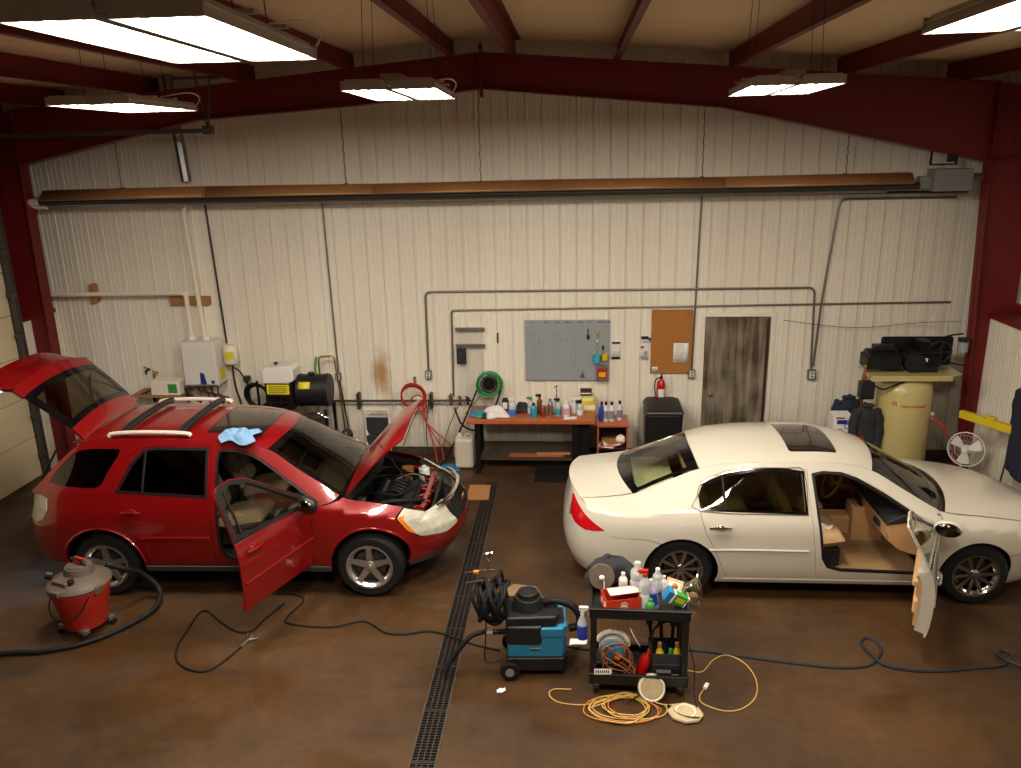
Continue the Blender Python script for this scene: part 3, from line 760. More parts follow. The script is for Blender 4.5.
    for mi in both:
        P('rear_bumper', B.side, rb, mirror=mi, bd=.02); P('front_bumper', B.side, fb, mirror=mi, bd=.02)
        P('trunk_lid_face', B.side, [(B.sr,.748),(B.sy(.475),.768),(B.sy(.48),.885),(B.sy(.48),.985),(B.sy(.54),.99)]+[(B.sy(.55)+(B.sr-B.sy(.55))*k/8, B.ztop(B.sy(.55)+(B.sr-B.sy(.55))*k/8)-.002) for k in range(9)], mirror=mi)
        P('grille', B.side, [(B.sf,.645),(B.sy(.44,False),.645),(B.sy(.44,False),.73),(B.sf,.75)], m='chrome', mirror=mi)
    T = B.top
    P('trunk_lid', T, [(-1.02,-.99),(-.485,-.98),(-.485,.98),(-1.02,.99)], bd=.04)
    rg = [(-.475,-.965),(.19,-.965),(.19,.965),(-.475,.965)]; rgi = [(-.40,-.88),(.09,-.88),(.09,.88),(-.40,.88)]
    P('rear_window_surround', T, rg, [rgi], m='gloss_black', inner='gloss_black', off=-.002, th=.006, bd=.04)
    P('rear_window', T, inset_poly(rgi,-.004), m='glass_green', inner='glass_green', th=0, off=-.005)
    sun = [(1.15,-.70),(1.58,-.70),(1.60,-.66),(1.60,.66),(1.58,.70),(1.15,.70),(1.13,.66),(1.13,-.66)]
    P('roof_panel', T, [(.197,-1),(1.925,-1),(1.925,1),(.197,1)], [inset_poly(sun,-.006)], bd=.05, step=.06)
    P('sunroof', T, sun, m='sunroof_tint', inner='sunroof_tint', off=-.003)
    P('windshield', T, [(1.94,-.965),(2.535,-.965),(2.535,.965),(1.94,.965)], m='glass_clear', inner='glass_clear', th=0, off=-.006)
    P('windshield_surround', T, [(1.93,-.99),(2.60,-.99),(2.60,.99),(1.93,.99)], [[(1.965,-.92),(2.50,-.93),(2.50,.93),(1.965,.92)]], m='gloss_black', inner='gloss_black', off=-.003, th=.006)
    P('cowl', T, [(2.56,-.97),(2.63,-.97),(2.63,.97),(2.56,.97)], m='seal', inner='seal', off=-.012)
    P('hood', T, [(2.625,-.985),(3.715,-.985),(3.715,.985),(2.625,.985)], bd=.05)
    def stube(nm, pts, r, m, par=None, off=.004, mi=False, n=6, sm=4):
        q = catmull([(a, b, 0) for a, b in pts], sm); u = np.array([v.x for v in q]); w = np.array([v.y for v in q]); x, y, z = B.side(u, w)
        mb = MB(); s = 1 if not mi else -1
        mb.tube([(a, s*(b-off), c) for a, b, c in zip(x, y, z)], r, n); return mb.build(nm, m, par or car)
    # doors
    def door(nm, outl, win, mi, split=None, x0=0):
        d = empty(nm, car)
        s = -1 if not mi else 1
        P('door_panel', B.side, outl, [win], mirror=mi, parent=d)
        low = [p for p in inset_poly(outl, .02) if p[1] < 1.0]; xs = [p[0] for p in low]
        lo = sorted(low, key=lambda p: math.atan2(p[1]-.65, p[0]-(min(xs)+max(xs))/2))
        P('door_shell', B.side, lo, m='pearl', inner='pearl', mirror=mi, parent=d, off=-.019, th=.085)
        P('inner_trim', B.side, inset_poly(lo, .03), m='tan_trim', inner='tan_trim', mirror=mi, parent=d, off=-.105, th=.025)
        P('window_glass', B.side, inset_poly(win,-.008), m='glass_dark', inner='glass_dark', th=0, off=-.012, mirror=mi, parent=d)
        P('window_trim', B.side, inset_poly(win,-.022), [win], m='gloss_black', inner='seal', off=.002, th=.012, mirror=mi, parent=d, bd=.04)
        stube('chrome_trim', inset_poly(win,-.024)+[inset_poly(win,-.024)[0]], .005, 'chrome', d, .004, mi, sm=3)
        hx = x0+.21
        mb = MB(); mb.tube([(hx-.11,s*.952,.845),(hx-.06,s*.960,.85),(hx+.04,s*.960,.85),(hx+.11,s*.95,.845)], .013, 8, smooth=4); mb.ball((hx,s*.94,.85),.035, 8, sc=(1.3,.3,.8))
        mb.build('door_handle', 'chrome', d)
        xa, xb = min(p[0] for p in outl), max(p[0] for p in outl)
        stube('side_molding', [(xa+.13,.60),((xa+xb)/2,.605),(xb-.1,.60)], .011, 'pearl', d, .002, mi)
        y = -s
        mb = MB(); mb.b2(xa+.3, xb-.25, s*.74, s*.815, .66, .73); mb.b2(xa+.25, xb-.3, s*.765, s*.82, .42, .56); mb.build('armrest', 'tan_leather', d, bevel=.02)
        mb = MB(); mb.b2(xb-.42, xb-.36, s*.785,s*.80,.78,.82); mb.prism([(xa+.4,.74),(xa+.62,.76),(xa+.5,.82)], s*.785, s*.80, 'y'); mb.build('door_pull', 'seal', d, bevel=.003)
        return d
    d = door('front_door', fdoor, fwin, False, x0=1.27)
    mb = MB()
    mb.ball((2.16,-.975,1.03), .11, 12, sc=(.55,1.15,.78)); mb.tube([(2.30,-.87,.97),(2.25,-.94,1.0)], .03, 8)
    q = mb.build('side_mirror', 'pearl', d)
    mb = MB(); mb.ball((2.125,-.975,1.03), .098, 12, sc=(.4,1.12,.72)); mb.build('mirror_glass', 'mirror_dark', d)
    rot_about(d, (2.515,-.905,0), R(65))
    mb = MB()
    for i, (a, b) in enumerate(((1.36,.62),(1.38,.5),(1.345,.72))): mb.b2(a-.012,a+.012,-.925,-.915,b,b+.03)
    mb.build('door_striker', 'seal', car)
    door('front_door', fdoor, fwin, True, x0=1.27)
    for mi in both:
        d = door('rear_door', rdoor, rwin, mi, x0=.17)
        stube('window_divider', [(.44,1.01),(.425,1.15),(.415,1.30)], .013, 'seal', d, -.004, mi)
    mb = MB(); mb.ball((2.30,1.06,.985), .11, 12, sc=(.62,1.05,.78)); mb.tube([(2.34,.88,.95),(2.32,.97,.965)], .03, 8); mb.build('side_mirror', 'pearl', car)
    fopen_s = smooth_poly(fopen, 3)
    P('door_seal', B.side, inset_poly(fopen,.004), [inset_poly(fopen,.026)], m='seal', inner='seal', off=.002, th=.03)
    mb = MB(); mb.prism([(.9,0),(1.06,0),(1.0,.055)], -.012, .012, 'y'); fin = mb.build('roof_antenna', 'pearl', car, (-.55,0,1.45), bevel=.005)
    mb = MB(); mb.b2(2.70,2.80,-.925,-.915,.86,.885); 
    # wheels
    for x, y, st in ((0,-.793,0),(0,.793,0),(2.936,-.793,0),(2.936,.793,0)): wheel(car, x, y, .335, 10, -1 if y < 0 else 1, st, 'ten')
    # floor pan, bulkheads, cabin
    mb = MB(); mb.b2(-.95,3.6,-.56,.56,.18,.24); mb.b2(.42,2.52,-.84,.84,.2,.25); mb.b2(2.55,2.58,-.8,.8,.25,.88); mb.b2(-.1,-.07,-.8,.8,.25,.95); mb.b2(-1.05,-.1,-.56,.56,.3,.34)
    mb.b2(2.6,3.7,-.55,.55,.3,.6)
    mb.build('floor_pan', 'arch_black', car)
    mb = MB(); mb.b2(.42,2.52,-.83,.83,.252,.265); mb.b2(.2,2.4,-.12,.12,.265,.40); mb.build('cabin_carpet', 'tan_carpet', car, bevel=.01)
    mb = MB(); mb.b2(-.42,.02,-.72,.72,.93,.96); mb.build('parcel_shelf', 'pale_shelf', car)
    mb = MB(); mb.b2(1.4,1.95,-.1,.1,.3,.6); mb.b2(1.95,2.3,-.13,.13,.3,.72); mb.build('centre_console', 'tan_trim', car, bevel=.03)
    mb = MB(); mb.prism([(2.55,.95),(2.2,.93),(2.05,.85),(2.08,.66),(2.2,.55),(2.35,.5),(2.55,.5)], -.80, .80, 'y'); dsh = mb.build('dashboard', 'tan_trim', car, bevel=.02)
    mb = MB(); mb.prism([(2.56,.965),(2.2,.945),(2.06,.875),(2.045,.83),(2.3,.87),(2.56,.88)], -.81, .81, 'y'); mb.b2(2.03,2.06,-.62,-.48,.73,.80); mb.b2(2.03,2.06,-.1,.1,.62,.82)
    mb.build('dashboard_top', 'dash_black', car, bevel=.015)
    mb = MB(); mb.torus((1.86,.38,.80), .185, .015, (-.9,0,.45)); mb.cyl((1.86,.38,.8),(2.1,.38,.7),.03); mb.ball((1.865,.38,.80),.06,8,sc=(.5,1.2,1)); mb.build('steering_wheel', 'tan_trim', car)
    for y in (-.40,.40): seat(car, 1.46, y, .27, 'tan_leather', w=.56)
    for y in (-.42,.42): seat(car, .62, y, .24, 'tan_leather', name='rear_seat', w=.72, back=20, hr=False)
    mb = MB(); mb.ball((2.22,0,1.22),.05,8,sc=(.3,2.2,.7)); mb.build('rear_view_mirror','dash_black',car)
    return car, B
sedan, SB = make_sedan()
# small white cloth left on the passenger seat
mb = MB()
mb.grid(lambda u, v: (.26*(u-.5)+.03*math.sin(5*v), .2*(v-.5)+.02*math.sin(7*u), .015*math.sin(9*u+3*v)+.012*math.sin(11*v)), 16, 12)
o = mb.build('cleaning_cloth', 'paper', loc=(2.58,7.98,.66), rot=(0,0,.4), solid=.004); tag(o, 'small white cloth lying on the tan front seat of the white sedan', 'cloth')
# ================================================================= red suv
mat('grey_seat', (120,98,88), .8, noise=.12)
mat('grey_trim', (70,66,64), .7)
mat('engine_dark', (30,30,32), .5, metal=.3, noise=.4, nscale=30)
mat('engine_alu', (120,118,112), .4, metal=.8, noise=.3, nscale=30)
mat('sill_grey', (74,76,80), .6)
mat('rail_silver', (236,220,208), .35, metal=.3)
mat('reservoir', (205,215,205), .4); mat('cap_tan', (170,120,60), .5)
glass('glass_gate', (120,112,92)); glass('glass_suv', (205,208,180)); glass('glass_black', (48,48,48))
def make_suv():
    B = Body(
        wz=[(.3,.85),(.38,.885),(.5,.90),(.65,.905),(.85,.903),(.98,.89),(1.08,.868),(1.2,.838),(1.3,.82)],
        xf=[(.3,3.66),(.45,3.77),(.6,3.82),(.69,3.82),(.76,3.77),(.88,3.70),(1.0,3.6)], xr=[(.35,-.93),(.5,-1.0),(.65,-1.01),(.8,-1.0),(.95,-.95),(1.1,-.91),(1.25,-.84)],
        xsf=2.55, xsr=-.05, nf=2.5, nr=3.2,
        zs=[(-1.6,1.08),(-.9,1.1),(-.5,1.17),(.25,1.19),(1.2,1.14),(2.3,1.04),(2.7,.99),(3.2,.90),(3.5,.82),(4.6,.80)],
        E=[(-.80,.70,1.15),(-.70,.69,1.24),(-.45,.655,1.48),(-.25,.625,1.64),(-.15,.61,1.69),(0,.61,1.705),(.6,.62,1.71),(1.2,.615,1.69),(1.6,.60,1.645),(1.80,.59,1.59),(2.1,.65,1.405),(2.4,.705,1.225),(2.58,.735,1.115),(2.66,.745,1.085),(2.95,.74,1.04),(3.2,.71,.985),(3.45,.60,.89)],
        C=[(-.80,-.90,1.15),(-.70,-.78,1.25),(-.45,-.52,1.49),(-.25,-.33,1.66),(-.15,-.22,1.725),(0,-.02,1.745),(.6,.6,1.76),(1.2,1.22,1.745),(1.6,1.66,1.715),(1.80,1.92,1.66),(2.1,2.27,1.465),(2.4,2.6,1.275),(2.58,2.78,1.16),(2.66,2.85,1.145),(2.95,3.13,1.10),(3.2,3.40,1.04),(3.45,3.66,.94)], up=1.12)
    car = thing('red_suv', 'red sport utility car with open hood, open liftgate and open front passenger door', 'car', (-5.031,8.27,0), R(1.68))
    def P(*a, **k): k.setdefault('m', 'paint_red'); k.setdefault('inner', 'grey_trim'); k.setdefault('parent', car); return panel(*a, **k)
    both = (False, True)
    tp = lambda a, b, n=24: [(a+(b-a)*i/n, B.ztop(a+(b-a)*i/n)-.003) for i in range(n+1)]
    fopen = smooth_poly([(1.29,1.59),(1.275,1.4),(1.275,1.1),(1.275,.8),(1.29,.56),(1.40,.46),(1.6,.44),(1.9,.44),(2.12,.45),(2.22,.53),(2.235,.75),(2.235,.95),(2.27,1.05),(2.37,1.08),(2.3,1.13),(2.1,1.26),(1.84,1.435),(1.68,1.535),(1.5,1.597),(1.37,1.605)], 2)
    fdoor = [(1.32,1.625),(1.265,1.59),(1.243,1.52),(1.235,1.2),(1.235,.42),(2.22,.42),(2.265,.6),(2.275,1.05),(2.40,1.075),(2.12,1.285),(1.87,1.46),(1.70,1.57),(1.5,1.632)]
    fwin = [(1.29,1.175),(1.30,1.50),(1.34,1.56),(1.42,1.58),(1.5,1.582),(1.68,1.53),(1.84,1.425),(2.1,1.24),(2.22,1.15),(2.21,1.10)]
    rdoor = [(1.215,1.64),(1.215,1.2),(1.215,.40),(.52,.40),(.47,.55),(.38,.72),(.24,.88),(.17,1.0),(.15,1.15),(.20,1.3),(.32,1.52),(.43,1.62),(.6,1.645)]
    rwin = [(1.17,1.165),(1.165,1.60),(.62,1.61),(.50,1.585),(.38,1.46),(.25,1.22)]
    qg = smooth_poly([(-.20,1.60),(.16,1.615),(.235,1.59),(.12,1.40),(.03,1.26),(-.2,1.25),(-.52,1.27),(-.55,1.30),(-.40,1.46)], 3)
    arch = arcp(.0,.36,.44,-5,150)
    lamp = [(-.62,1.12),(-.60,1.0),(-.66,.88),(B.sy(.80),.85),(B.sy(.68),.86),(B.sy(.66),1.12),(B.sy(.80),1.14)]
    side = [(2.24,.375),(.45,.375)]+arch+[(-.5,.78),(-.70,.80),(B.sy(.67),.80),(B.sy(.665),1.05)]+[(q, z) for q, z in tp(B.sy(.665),2.56,50)]+[(2.5,1.085),(2.29,1.04),(2.28,.6),(2.24,.38)]
    for mi in both:
        P('body_side', B.side, side, [fopen if not mi else inset_poly(fdoor,-.004), inset_poly(rdoor,-.004), inset_poly(qg,-.004), lamp], mirror=mi, th=.02)
        f = [(2.245,.36),(2.285,.6),(2.295,1.035),(2.56,1.083)]+tp(2.60,3.22,10)+[(3.22,.9),(3.30,.73),(3.36,.70)]+arcp(2.89,.36,.44,50,185)
        P('front_fender', B.side, f, mirror=mi)
        P('tail_lamp', B.side, inset_poly(lamp,.004), m='head_lens', inner='red_lens', mirror=mi, off=.006)
        hl = [(3.235,.905),(3.30,.735),(3.42,.66),(B.sy(.56,False),.62),(B.sy(.40,False),.66),(B.sy(.44,False),.82),*[(B.sy(.50,False)+(3.235-B.sy(.50,False))*k/8, B.ztop(B.sy(.50,False)+(3.235-B.sy(.50,False))*k/8)-.006) for k in range(9)]]
        P('headlamp', B.side, inset_poly(hl,.004), m='head_lens', inner='head_lens', mirror=mi, off=.004)
        P('turn_signal', B.side, [(3.235,.90),(3.305,.74),(3.37,.70),(3.33,.80),(3.29,.90)], m='amber_lens', inner='amber_lens', mirror=mi, off=.008)
        fb = [(B.sf,.40),(B.sy(.5,False),.37),(3.32,.36)]+arcp(2.89,.36,.44,0,49,8)+[(3.30,.72),(3.42,.65),(B.sy(.56,False),.61),(B.sy(.42,False),.67),(B.sf,.68)]
        P('front_bumper', B.side, fb, mirror=mi, bd=.02)
        P('bumper_lip', B.side, [(B.sf,.30),(3.36,.31),(3.36,.36),(B.sf,.40)], m='sill_grey', inner='sill_grey', mirror=mi)
        P('grille', B.side, [(B.sf,.685),(B.sy(.415,False),.675),(B.sy(.415,False),.85),(B.sf,.87)], m='engine_dark', inner='engine_dark', mirror=mi, off=-.02)
        P('grille_header', B.side, [(B.sf,.87),(B.sy(.42,False),.85),(B.sy(.48,False),.89),(B.sf,.90)], mirror=mi, off=-.03)
        rb = [(B.sr,.42),(-.46,.40)]+arcp(0,.36,.44,175,151,4)+[(-.5,.775),(-.70,.795),(B.sr,.795)]
        P('rear_bumper', B.side, rb, mirror=mi, bd=.02)
        P('sill_trim', B.side, [(.45,.30),(2.44,.30),(2.44,.37),(.45,.37)], m='sill_grey', inner='sill_grey', mirror=mi, off=.01)
        for x in (0, 2.89): arch_liner(car, B, x, .36, .455, 1 if mi else -1)
        P('quarter_glass', B.side, qg, m='glass_black', inner='glass_black', th=0, off=-.004, mirror=mi)
    T = B.top
    sun = [(1.12,-.74),(1.62,-.74),(1.64,-.70),(1.64,.70),(1.62,.74),(1.12,.74),(1.10,.70),(1.10,-.70)]
    P('roof_panel', T, [(-.14,-1),(1.80,-1),(1.80,1),(-.14,1)], [inset_poly(sun,-.006)], bd=.05, step=.06)
    P('sunroof', T, sun, m='sunroof_tint', inner='sunroof_tint', off=-.003)
    P('windshield', T, [(1.81,-.965),(2.56,-.965),(2.56,.965),(1.81,.965)], m='glass_suv', inner='glass_suv', th=0, off=-.006)
    P('windshield_surround', T, [(1.80,-.985),(2.60,-.985),(2.60,.985),(1.80,.985)], [[(1.86,-.93),(2.54,-.94),(2.54,.94),(1.86,.93)]], m='gloss_black', inner='gloss_black', off=-.004, th=.006)
    P('cowl', T, [(2.58,-.97),(2.67,-.97),(2.67,.97),(2.58,.97)], m='seal', inner='seal', off=-.012)
    # open hood
    h = empty('hood', car)
    P('hood_panel', T, [(2.63,-.985),(3.44,-.985),(3.44,.985),(2.63,.985)], parent=h, bd=.05, inner='paint_red')
    P('hood_liner', T, [(2.72,-.86),(3.30,-.80),(3.30,.80),(2.72,.86)], [[(2.80,-.7),(3.2,-.62),(3.2,-.1),(2.8,-.1)],[(2.8,.1),(3.2,.1),(3.2,.62),(2.8,.7)]], m='paint_red', inner='engine_dark', parent=h, off=-.018, th=.03)
    rot_about(h, (2.60,0,1.11), R(-57), 'Y')
    mb = MB(); mb.cyl((3.42,-.5,.92),(2.98,-.55,1.62),.006,n=6); mb.build('hood_prop', 'black_metal', car)
    # open liftgate
    g = empty('liftgate', car)
    P('gate_spoiler', T, [(-.30,-.97),(-.15,-.97),(-.15,.97),(-.30,.97)], parent=g, th=.03)
    P('gate_glass', T, [(-.70,-.95),(-.305,-.95),(-.305,.95),(-.70,.95)], m='glass_gate', inner='glass_gate', th=0, off=-.003, parent=g)
    P('gate_glass_border', T, [(-.71,-.97),(-.30,-.97),(-.30,.97),(-.71,.97)], [[(-.655,-.83),(-.355,-.83),(-.355,.83),(-.655,.83)]], m='gloss_black', inner='gloss_black', th=.012, off=0, parent=g)
    P('gate_upper', T, [(-.80,-.985),(-.71,-.975),(-.71,.975),(-.80,.985)], parent=g, th=.03)
    for mi in both: P('gate_panel', B.side, [(B.sr,.82),(B.sy(.60),.83),(B.sy(.655),1.0),(B.sy(.655),1.09)]+[(B.sy(.655)+(B.sr-B.sy(.655))*k/8, B.ztop(B.sy(.655)+(B.sr-B.sy(.655))*k/8)-.002) for k in range(9)], mirror=mi, parent=g, th=.05)
    mb = MB(); mb.tube([(-.42,-.12,1.60),(-.55,.1,1.47),(-.66,.35,1.36)], .009, 6); mb.build('rear_wiper', 'black_plastic', g)
    rot_about(g, (-.16,0,1.70), R(84), 'Y')
    for s in (-1, 1):
        mb = MB(); mb.cyl((-.72,s*.63,1.22),(-.50,s*.60,1.58),.012,n=8); mb.cyl((-.50,s*.60,1.58),(-.36,s*.575,2.0-.22),.007,n=6); mb.build('gate_strut', 'black_metal', car)
    # tailgate opening frame and cargo room
    mb = MB(); mb.b2(-.93,-.86,-.62,.62,.76,.82); mb.b2(-.3,-.14,-.60,.60,1.655,1.68); mb.build('gate_sill', 'paint_red', car, bevel=.01)
    # roof rails and cross bars
    for s in (-1, 1):
        mb = MB(); mb.tube([(.10,s*.585,1.735),(.16,s*.585,1.765),(.5,s*.59,1.78),(.92,s*.585,1.765),(.99,s*.58,1.735)], .024, 8, smooth=6); mb.build('roof_rail', 'rail_silver', car)
    for x in (.26,.88):
        mb = MB(); mb.tube([(x,-.57,1.775),(x,-.3,1.80),(x,.3,1.80),(x,.57,1.775)], .034, 8, smooth=5); q = mb.build('roof_cross_bar', 'black_plastic', car); q.scale = (1.15,1,1); q.location.x = -.15*x
    def stube(nm, pts, r, m, par=None, off=.004, mi=False, n=6, sm=4):
        q = catmull([(a, b, 0) for a, b in pts], sm); u = np.array([v.x for v in q]); w = np.array([v.y for v in q]); x, y, z = B.side(u, w)
        mb = MB(); s = 1 if not mi else -1
        mb.tube([(a, s*(b-off), c) for a, b, c in zip(x, y, z)], r, n); return mb.build(nm, m, par or car)
    for mi in both:
        for cx in (0, 2.89): stube('arch_flare', arcp(cx,.36,.455,8,172,14), .012, 'paint_red', None, .0, mi, sm=1)
    # chrome bow over the grille
    q = np.array([B.sy(.60,False)+(B.sf-B.sy(.60,False))*k/14 for k in range(15)]); x, y, z = B.side(q, np.full(15,.86))
    pts = [(a-.0, b, .90+.03*(k/14)**.8) for k, (a, b, c) in enumerate(zip(x, y, z))]
    pts = pts+[(a, -b, c) for a, b, c in pts[::-1][1:]]
    mb = MB(); mb.tube(pts, .026, 8); mb.build('chrome_grille_bar', 'chrome', car)
    for sg in (1,-1):
     mb = MB()
     for k in range(6): 
        x, y, z = B.side(np.array([B.sy(.36-.06*k,False)]*2), np.array([.69,.84])); 
        mb.tube([(x[0]-.005,sg*y[0],.69),(x[1]-.005,sg*y[1],.84)], .006, 4)
     mb.tube([(3.755,sg*.02,.76),(3.73,sg*.38,.765)], .006, 4); mb.build('grille_slats', 'black_plastic', car)
    mb = MB(); mb.torus((3.80,0,.70),.001,.001); 
    mb = MB(); mb.prism([(-.09,-.02),(-.03,-.02),(-.02,-.035),(.02,-.035),(.03,-.02),(.09,-.02),(.09,.02),(.03,.02),(.02,.035),(-.02,.035),(-.03,.02),(-.09,.02)], 0, .012, 'x'); mb.build('grille_emblem', 'brass', car, (3.765,0,.78), bevel=.003)
    def door(nm, outl, win, mi, x0):
        d = empty(nm, car); s = -1 if not mi else 1
        P('door_panel', B.side, outl, [win], mirror=mi, parent=d)
        low = [p for p in inset_poly(outl, .02) if p[1] < 1.19]; xs = [p[0] for p in low]
        lo = sorted(low, key=lambda p: math.atan2(p[1]-.8, p[0]-(min(xs)+max(xs))/2))
        P('door_shell', B.side, lo, m='paint_red', inner='paint_red', mirror=mi, parent=d, off=-.019, th=.085)
        P('inner_trim', B.side, inset_poly(lo, .03), m='grey_trim', inner='grey_trim', mirror=mi, parent=d, off=-.105, th=.025)
        P('window_glass', B.side, inset_poly(win,-.008), m='glass_suv' if x0 > 1 else 'glass_black', inner='glass_black', th=0, off=-.012, mirror=mi, parent=d)
        P('window_trim', B.side, inset_poly(win,-.028), [win], m='seal', inner='seal', off=.002, th=.012, mirror=mi, parent=d, bd=.04)
        hx = x0+.17
        mb = MB(); mb.tube([(hx-.1,s*.908,1.0),(hx-.05,s*.925,1.003),(hx+.05,s*.925,1.003),(hx+.1,s*.905,1.0)], .013, 8, smooth=4); mb.ball((hx,s*.893,1.0),.04, 8, sc=(1.4,.3,.8)); mb.build('door_handle', 'paint_red', d)
        xa, xb = min(p[0] for p in outl), max(p[0] for p in outl)
        stube('side_molding', [(xa+(.28 if x0 < 1 else .03),.705),((xa+xb)/2,.71),(xb-.03,.71)], .016, 'paint_red', d, .0, mi)
        return d
    d = door('front_door', fdoor, fwin, False, 1.27)
    up_ = [(a, b) for a, b in fdoor if b > 1.3]; P('window_frame', B.side, inset_poly([(1.325,1.617),(1.27,1.58),(1.248,1.51),(1.24,1.2),(1.24,1.12),(2.25,1.09),(2.385,1.085),(2.12,1.275),(1.87,1.45),(1.70,1.56),(1.5,1.622)],.0), [fwin], m='seal', inner='seal', off=.004, th=.03, parent=d)
    mb = MB(); mb.ball((2.12,-1.0,1.16), .12, 12, sc=(.6,1.0,.8)); mb.tube([(2.2,-.84,1.12),(2.15,-.93,1.14)], .03, 8); mb.build('side_mirror', 'black_plastic', d)
    mb = MB(); mb.ball((2.085,-1.0,1.16), .10, 12, sc=(.45,1.0,.75)); mb.build('mirror_glass', 'mirror_dark', d)
    stube('window_divider', [(1.36,1.18),(1.37,1.58)], .014, 'seal', d, -.004)
    rot_about(d, (2.27,-.885,0), R(68))
    door('front_door', fdoor, fwin, True, 1.27)
    for mi in both:
        d = door('rear_door', rdoor, rwin, mi, .21)
        stube('window_divider', [(.50,1.18),(.52,1.6)], .012, 'seal', d, -.004, mi)
    mb = MB(); mb.ball((2.22,1.02,1.15), .12, 12, sc=(.6,1.0,.8)); mb.tube([(2.28,.86,1.10),(2.24,.95,1.13)], .03, 8); mb.build('side_mirror', 'black_plastic', car)
    P('door_seal', B.side, inset_poly(fopen,.004), [inset_poly(fopen,.022)], m='seal', inner='seal', off=.002, th=.03)
    for x, y, st in ((0,-.777,0),(0,.777,0),(2.857,-.777,0),(2.857,.777,0)): wheel(car, x, y, .36, 5, -1 if y < 0 else 1, st)
    mb = MB(); mb.b2(-.9,3.4,-.5,.5,.26,.34); mb.b2(.46,2.45,-.84,.84,.36,.42); mb.b2(2.50,2.54,-.8,.8,.4,1.05); mb.b2(-.92,-.1,-.5,.5,.6,.64)
    mb.build('floor_pan', 'arch_black', car)
    mb = MB(); mb.b2(-.9,-.1,-.52,.52,.645,.665); mb.b2(-.12,-.06,-.8,.8,.42,1.1); mb.build('cargo_floor', 'grey_trim', car, bevel=.01)
    mb = MB(); mb.prism([(2.52,1.08),(2.2,1.07),(2.0,.98),(2.03,.75),(2.25,.62),(2.52,.6)], -.78, .78, 'y'); mb.build('dashboard', 'grey_trim', car, bevel=.02)
    mb = MB(); mb.torus((1.80,.38,1.0), .185, .016, (-.9,0,.45)); mb.cyl((1.80,.38,1.0),(2.1,.38,.85),.03); mb.ball((1.805,.38,1.0),.06,8,sc=(.5,1.2,1)); mb.build('steering_wheel', 'dash_black', car)
    for y in (-.40,.40): seat(car, 1.40, y, .46, 'grey_seat')
    for y in (-.40,.40): seat(car, .50, y, .46, 'grey_seat', name='rear_seat', w=.66, back=20)
    mb = MB(); mb.b2(1.3,2.0,-.11,.11,.42,.78); mb.build('centre_console', 'grey_trim', car, bevel=.03)
    # engine bay
    mb = MB(); mb.b2(2.6,3.55,-.62,.62,.42,.46); mb.b2(2.60,2.63,-.68,.68,.46,1.05); [mb.prism([(2.62,.5),(3.2,.5),(3.2,.84),(2.62,1.02)], q_, q_+.03, 'y') for q_ in (-.70,.67)]; mb.build('engine_bay', 'arch_black', car)
    mb = MB()
    mb.b2(3.36,3.41,-.50,.50,.83,.875); mb.b2(3.38,3.41,-.05,.05,.5,.84)
    for k in range(7): mb.box((3.35+.02*(k%2),-.42+.14*k,.85),(.16,.035,.03),(0,0,.5*(-1)**k))
    for s in (-1,1): mb.box((3.22,s*.60,.88),(.30,.05,.03),(0,.12,0)); mb.b2(3.28,3.38,s*.46-.05,s*.46+.05,.79,.82)
    mb.build('radiator_support', 'paint_red', car, bevel=.005)
    mb = MB(); mb.b2(3.47,3.50,-.42,.42,.48,.84); mb.build('radiator', 'engine_dark', car)
    rnd = random.Random(3)
    mb = MB(); mb.b2(2.78,3.28,-.32,.30,.5,.84); mb.b2(2.84,3.05,-.28,.26,.84,.90); mb.b2(3.10,3.24,-.26,.24,.84,.88)
    for k in range(6): mb.cyl((3.12,-.24+.09*k,.88),(3.12,-.24+.09*k,.915),.022,n=8)
    for k in range(6): mb.tube([(2.9,-.2+.08*k,.88),(3.0,-.2+.08*k,.95),(3.12,-.2+.08*k,.9)], .018, 7, smooth=3)
    mb.build('engine_block', 'engine_dark', car, bevel=.006)
    mb = MB(); mb.box((2.95,0,.905),(.13,.3,.03)); mb.cyl((3.28,-.1,.62),(3.34,-.1,.62),.08); mb.cyl((3.28,.15,.7),(3.34,.15,.7),.06); mb.tube([(3.0,-.34,.88),(3.2,-.38,.9),(3.3,-.3,.86)],.02,8,smooth=4); mb.cyl((2.72,-.45,.9),(2.72,-.45,.96),.05); mb.cyl((2.72,.45,.9),(2.72,.45,.96),.05)
    mb.build('intake_manifold', 'engine_alu', car, bevel=.004)
    mb = MB(); mb.b2(3.08,3.30,-.60,-.38,.6,.86); mb.b2(3.10,3.28,-.58,-.40,.86,.88); mb.build('battery', 'black_plastic', car, bevel=.008)
    mb = MB(); mb.b2(2.74,2.98,-.6,-.38,.6,.90); mb.build('air_box', 'black_plastic', car, bevel=.02)
    mb = MB(); mb.cyl((3.26,.50,.74),(3.26,.50,.92),.07,.065,n=14); mb.cyl((3.26,.50,.92),(3.26,.50,.95),.03,n=12); mb.build('coolant_reservoir', 'reservoir', car, bevel=.005)
    mb = MB(); mb.b2(2.98,3.12,.40,.60,.78,.92); mb.cyl((3.05,.5,.92),(3.05,.5,.94),.06); mb.build('fuse_box', 'cap_tan', car, bevel=.02)
    for k, (pts, r) in enumerate([([(3.3,-.2,.75),(3.38,-.3,.86),(3.2,-.45,.93),(2.95,-.5,.93)],.022),([(2.7,-.3,.95),(2.9,-.36,.98),(3.1,-.3,.93),(3.25,-.05,.93)],.014),([(2.66,.2,.98),(2.85,.38,.98),(3.1,.32,.93),(3.3,.3,.8)],.018),([(2.66,0,1.0),(2.8,.1,.98),(2.9,.34,.9)],.012),([(3.36,.4,.84),(3.25,.28,.93),(3.0,.3,.95)],.012),([(2.7,-.6,.97),(3.0,-.62,.95),(3.3,-.6,.88)],.012)]):
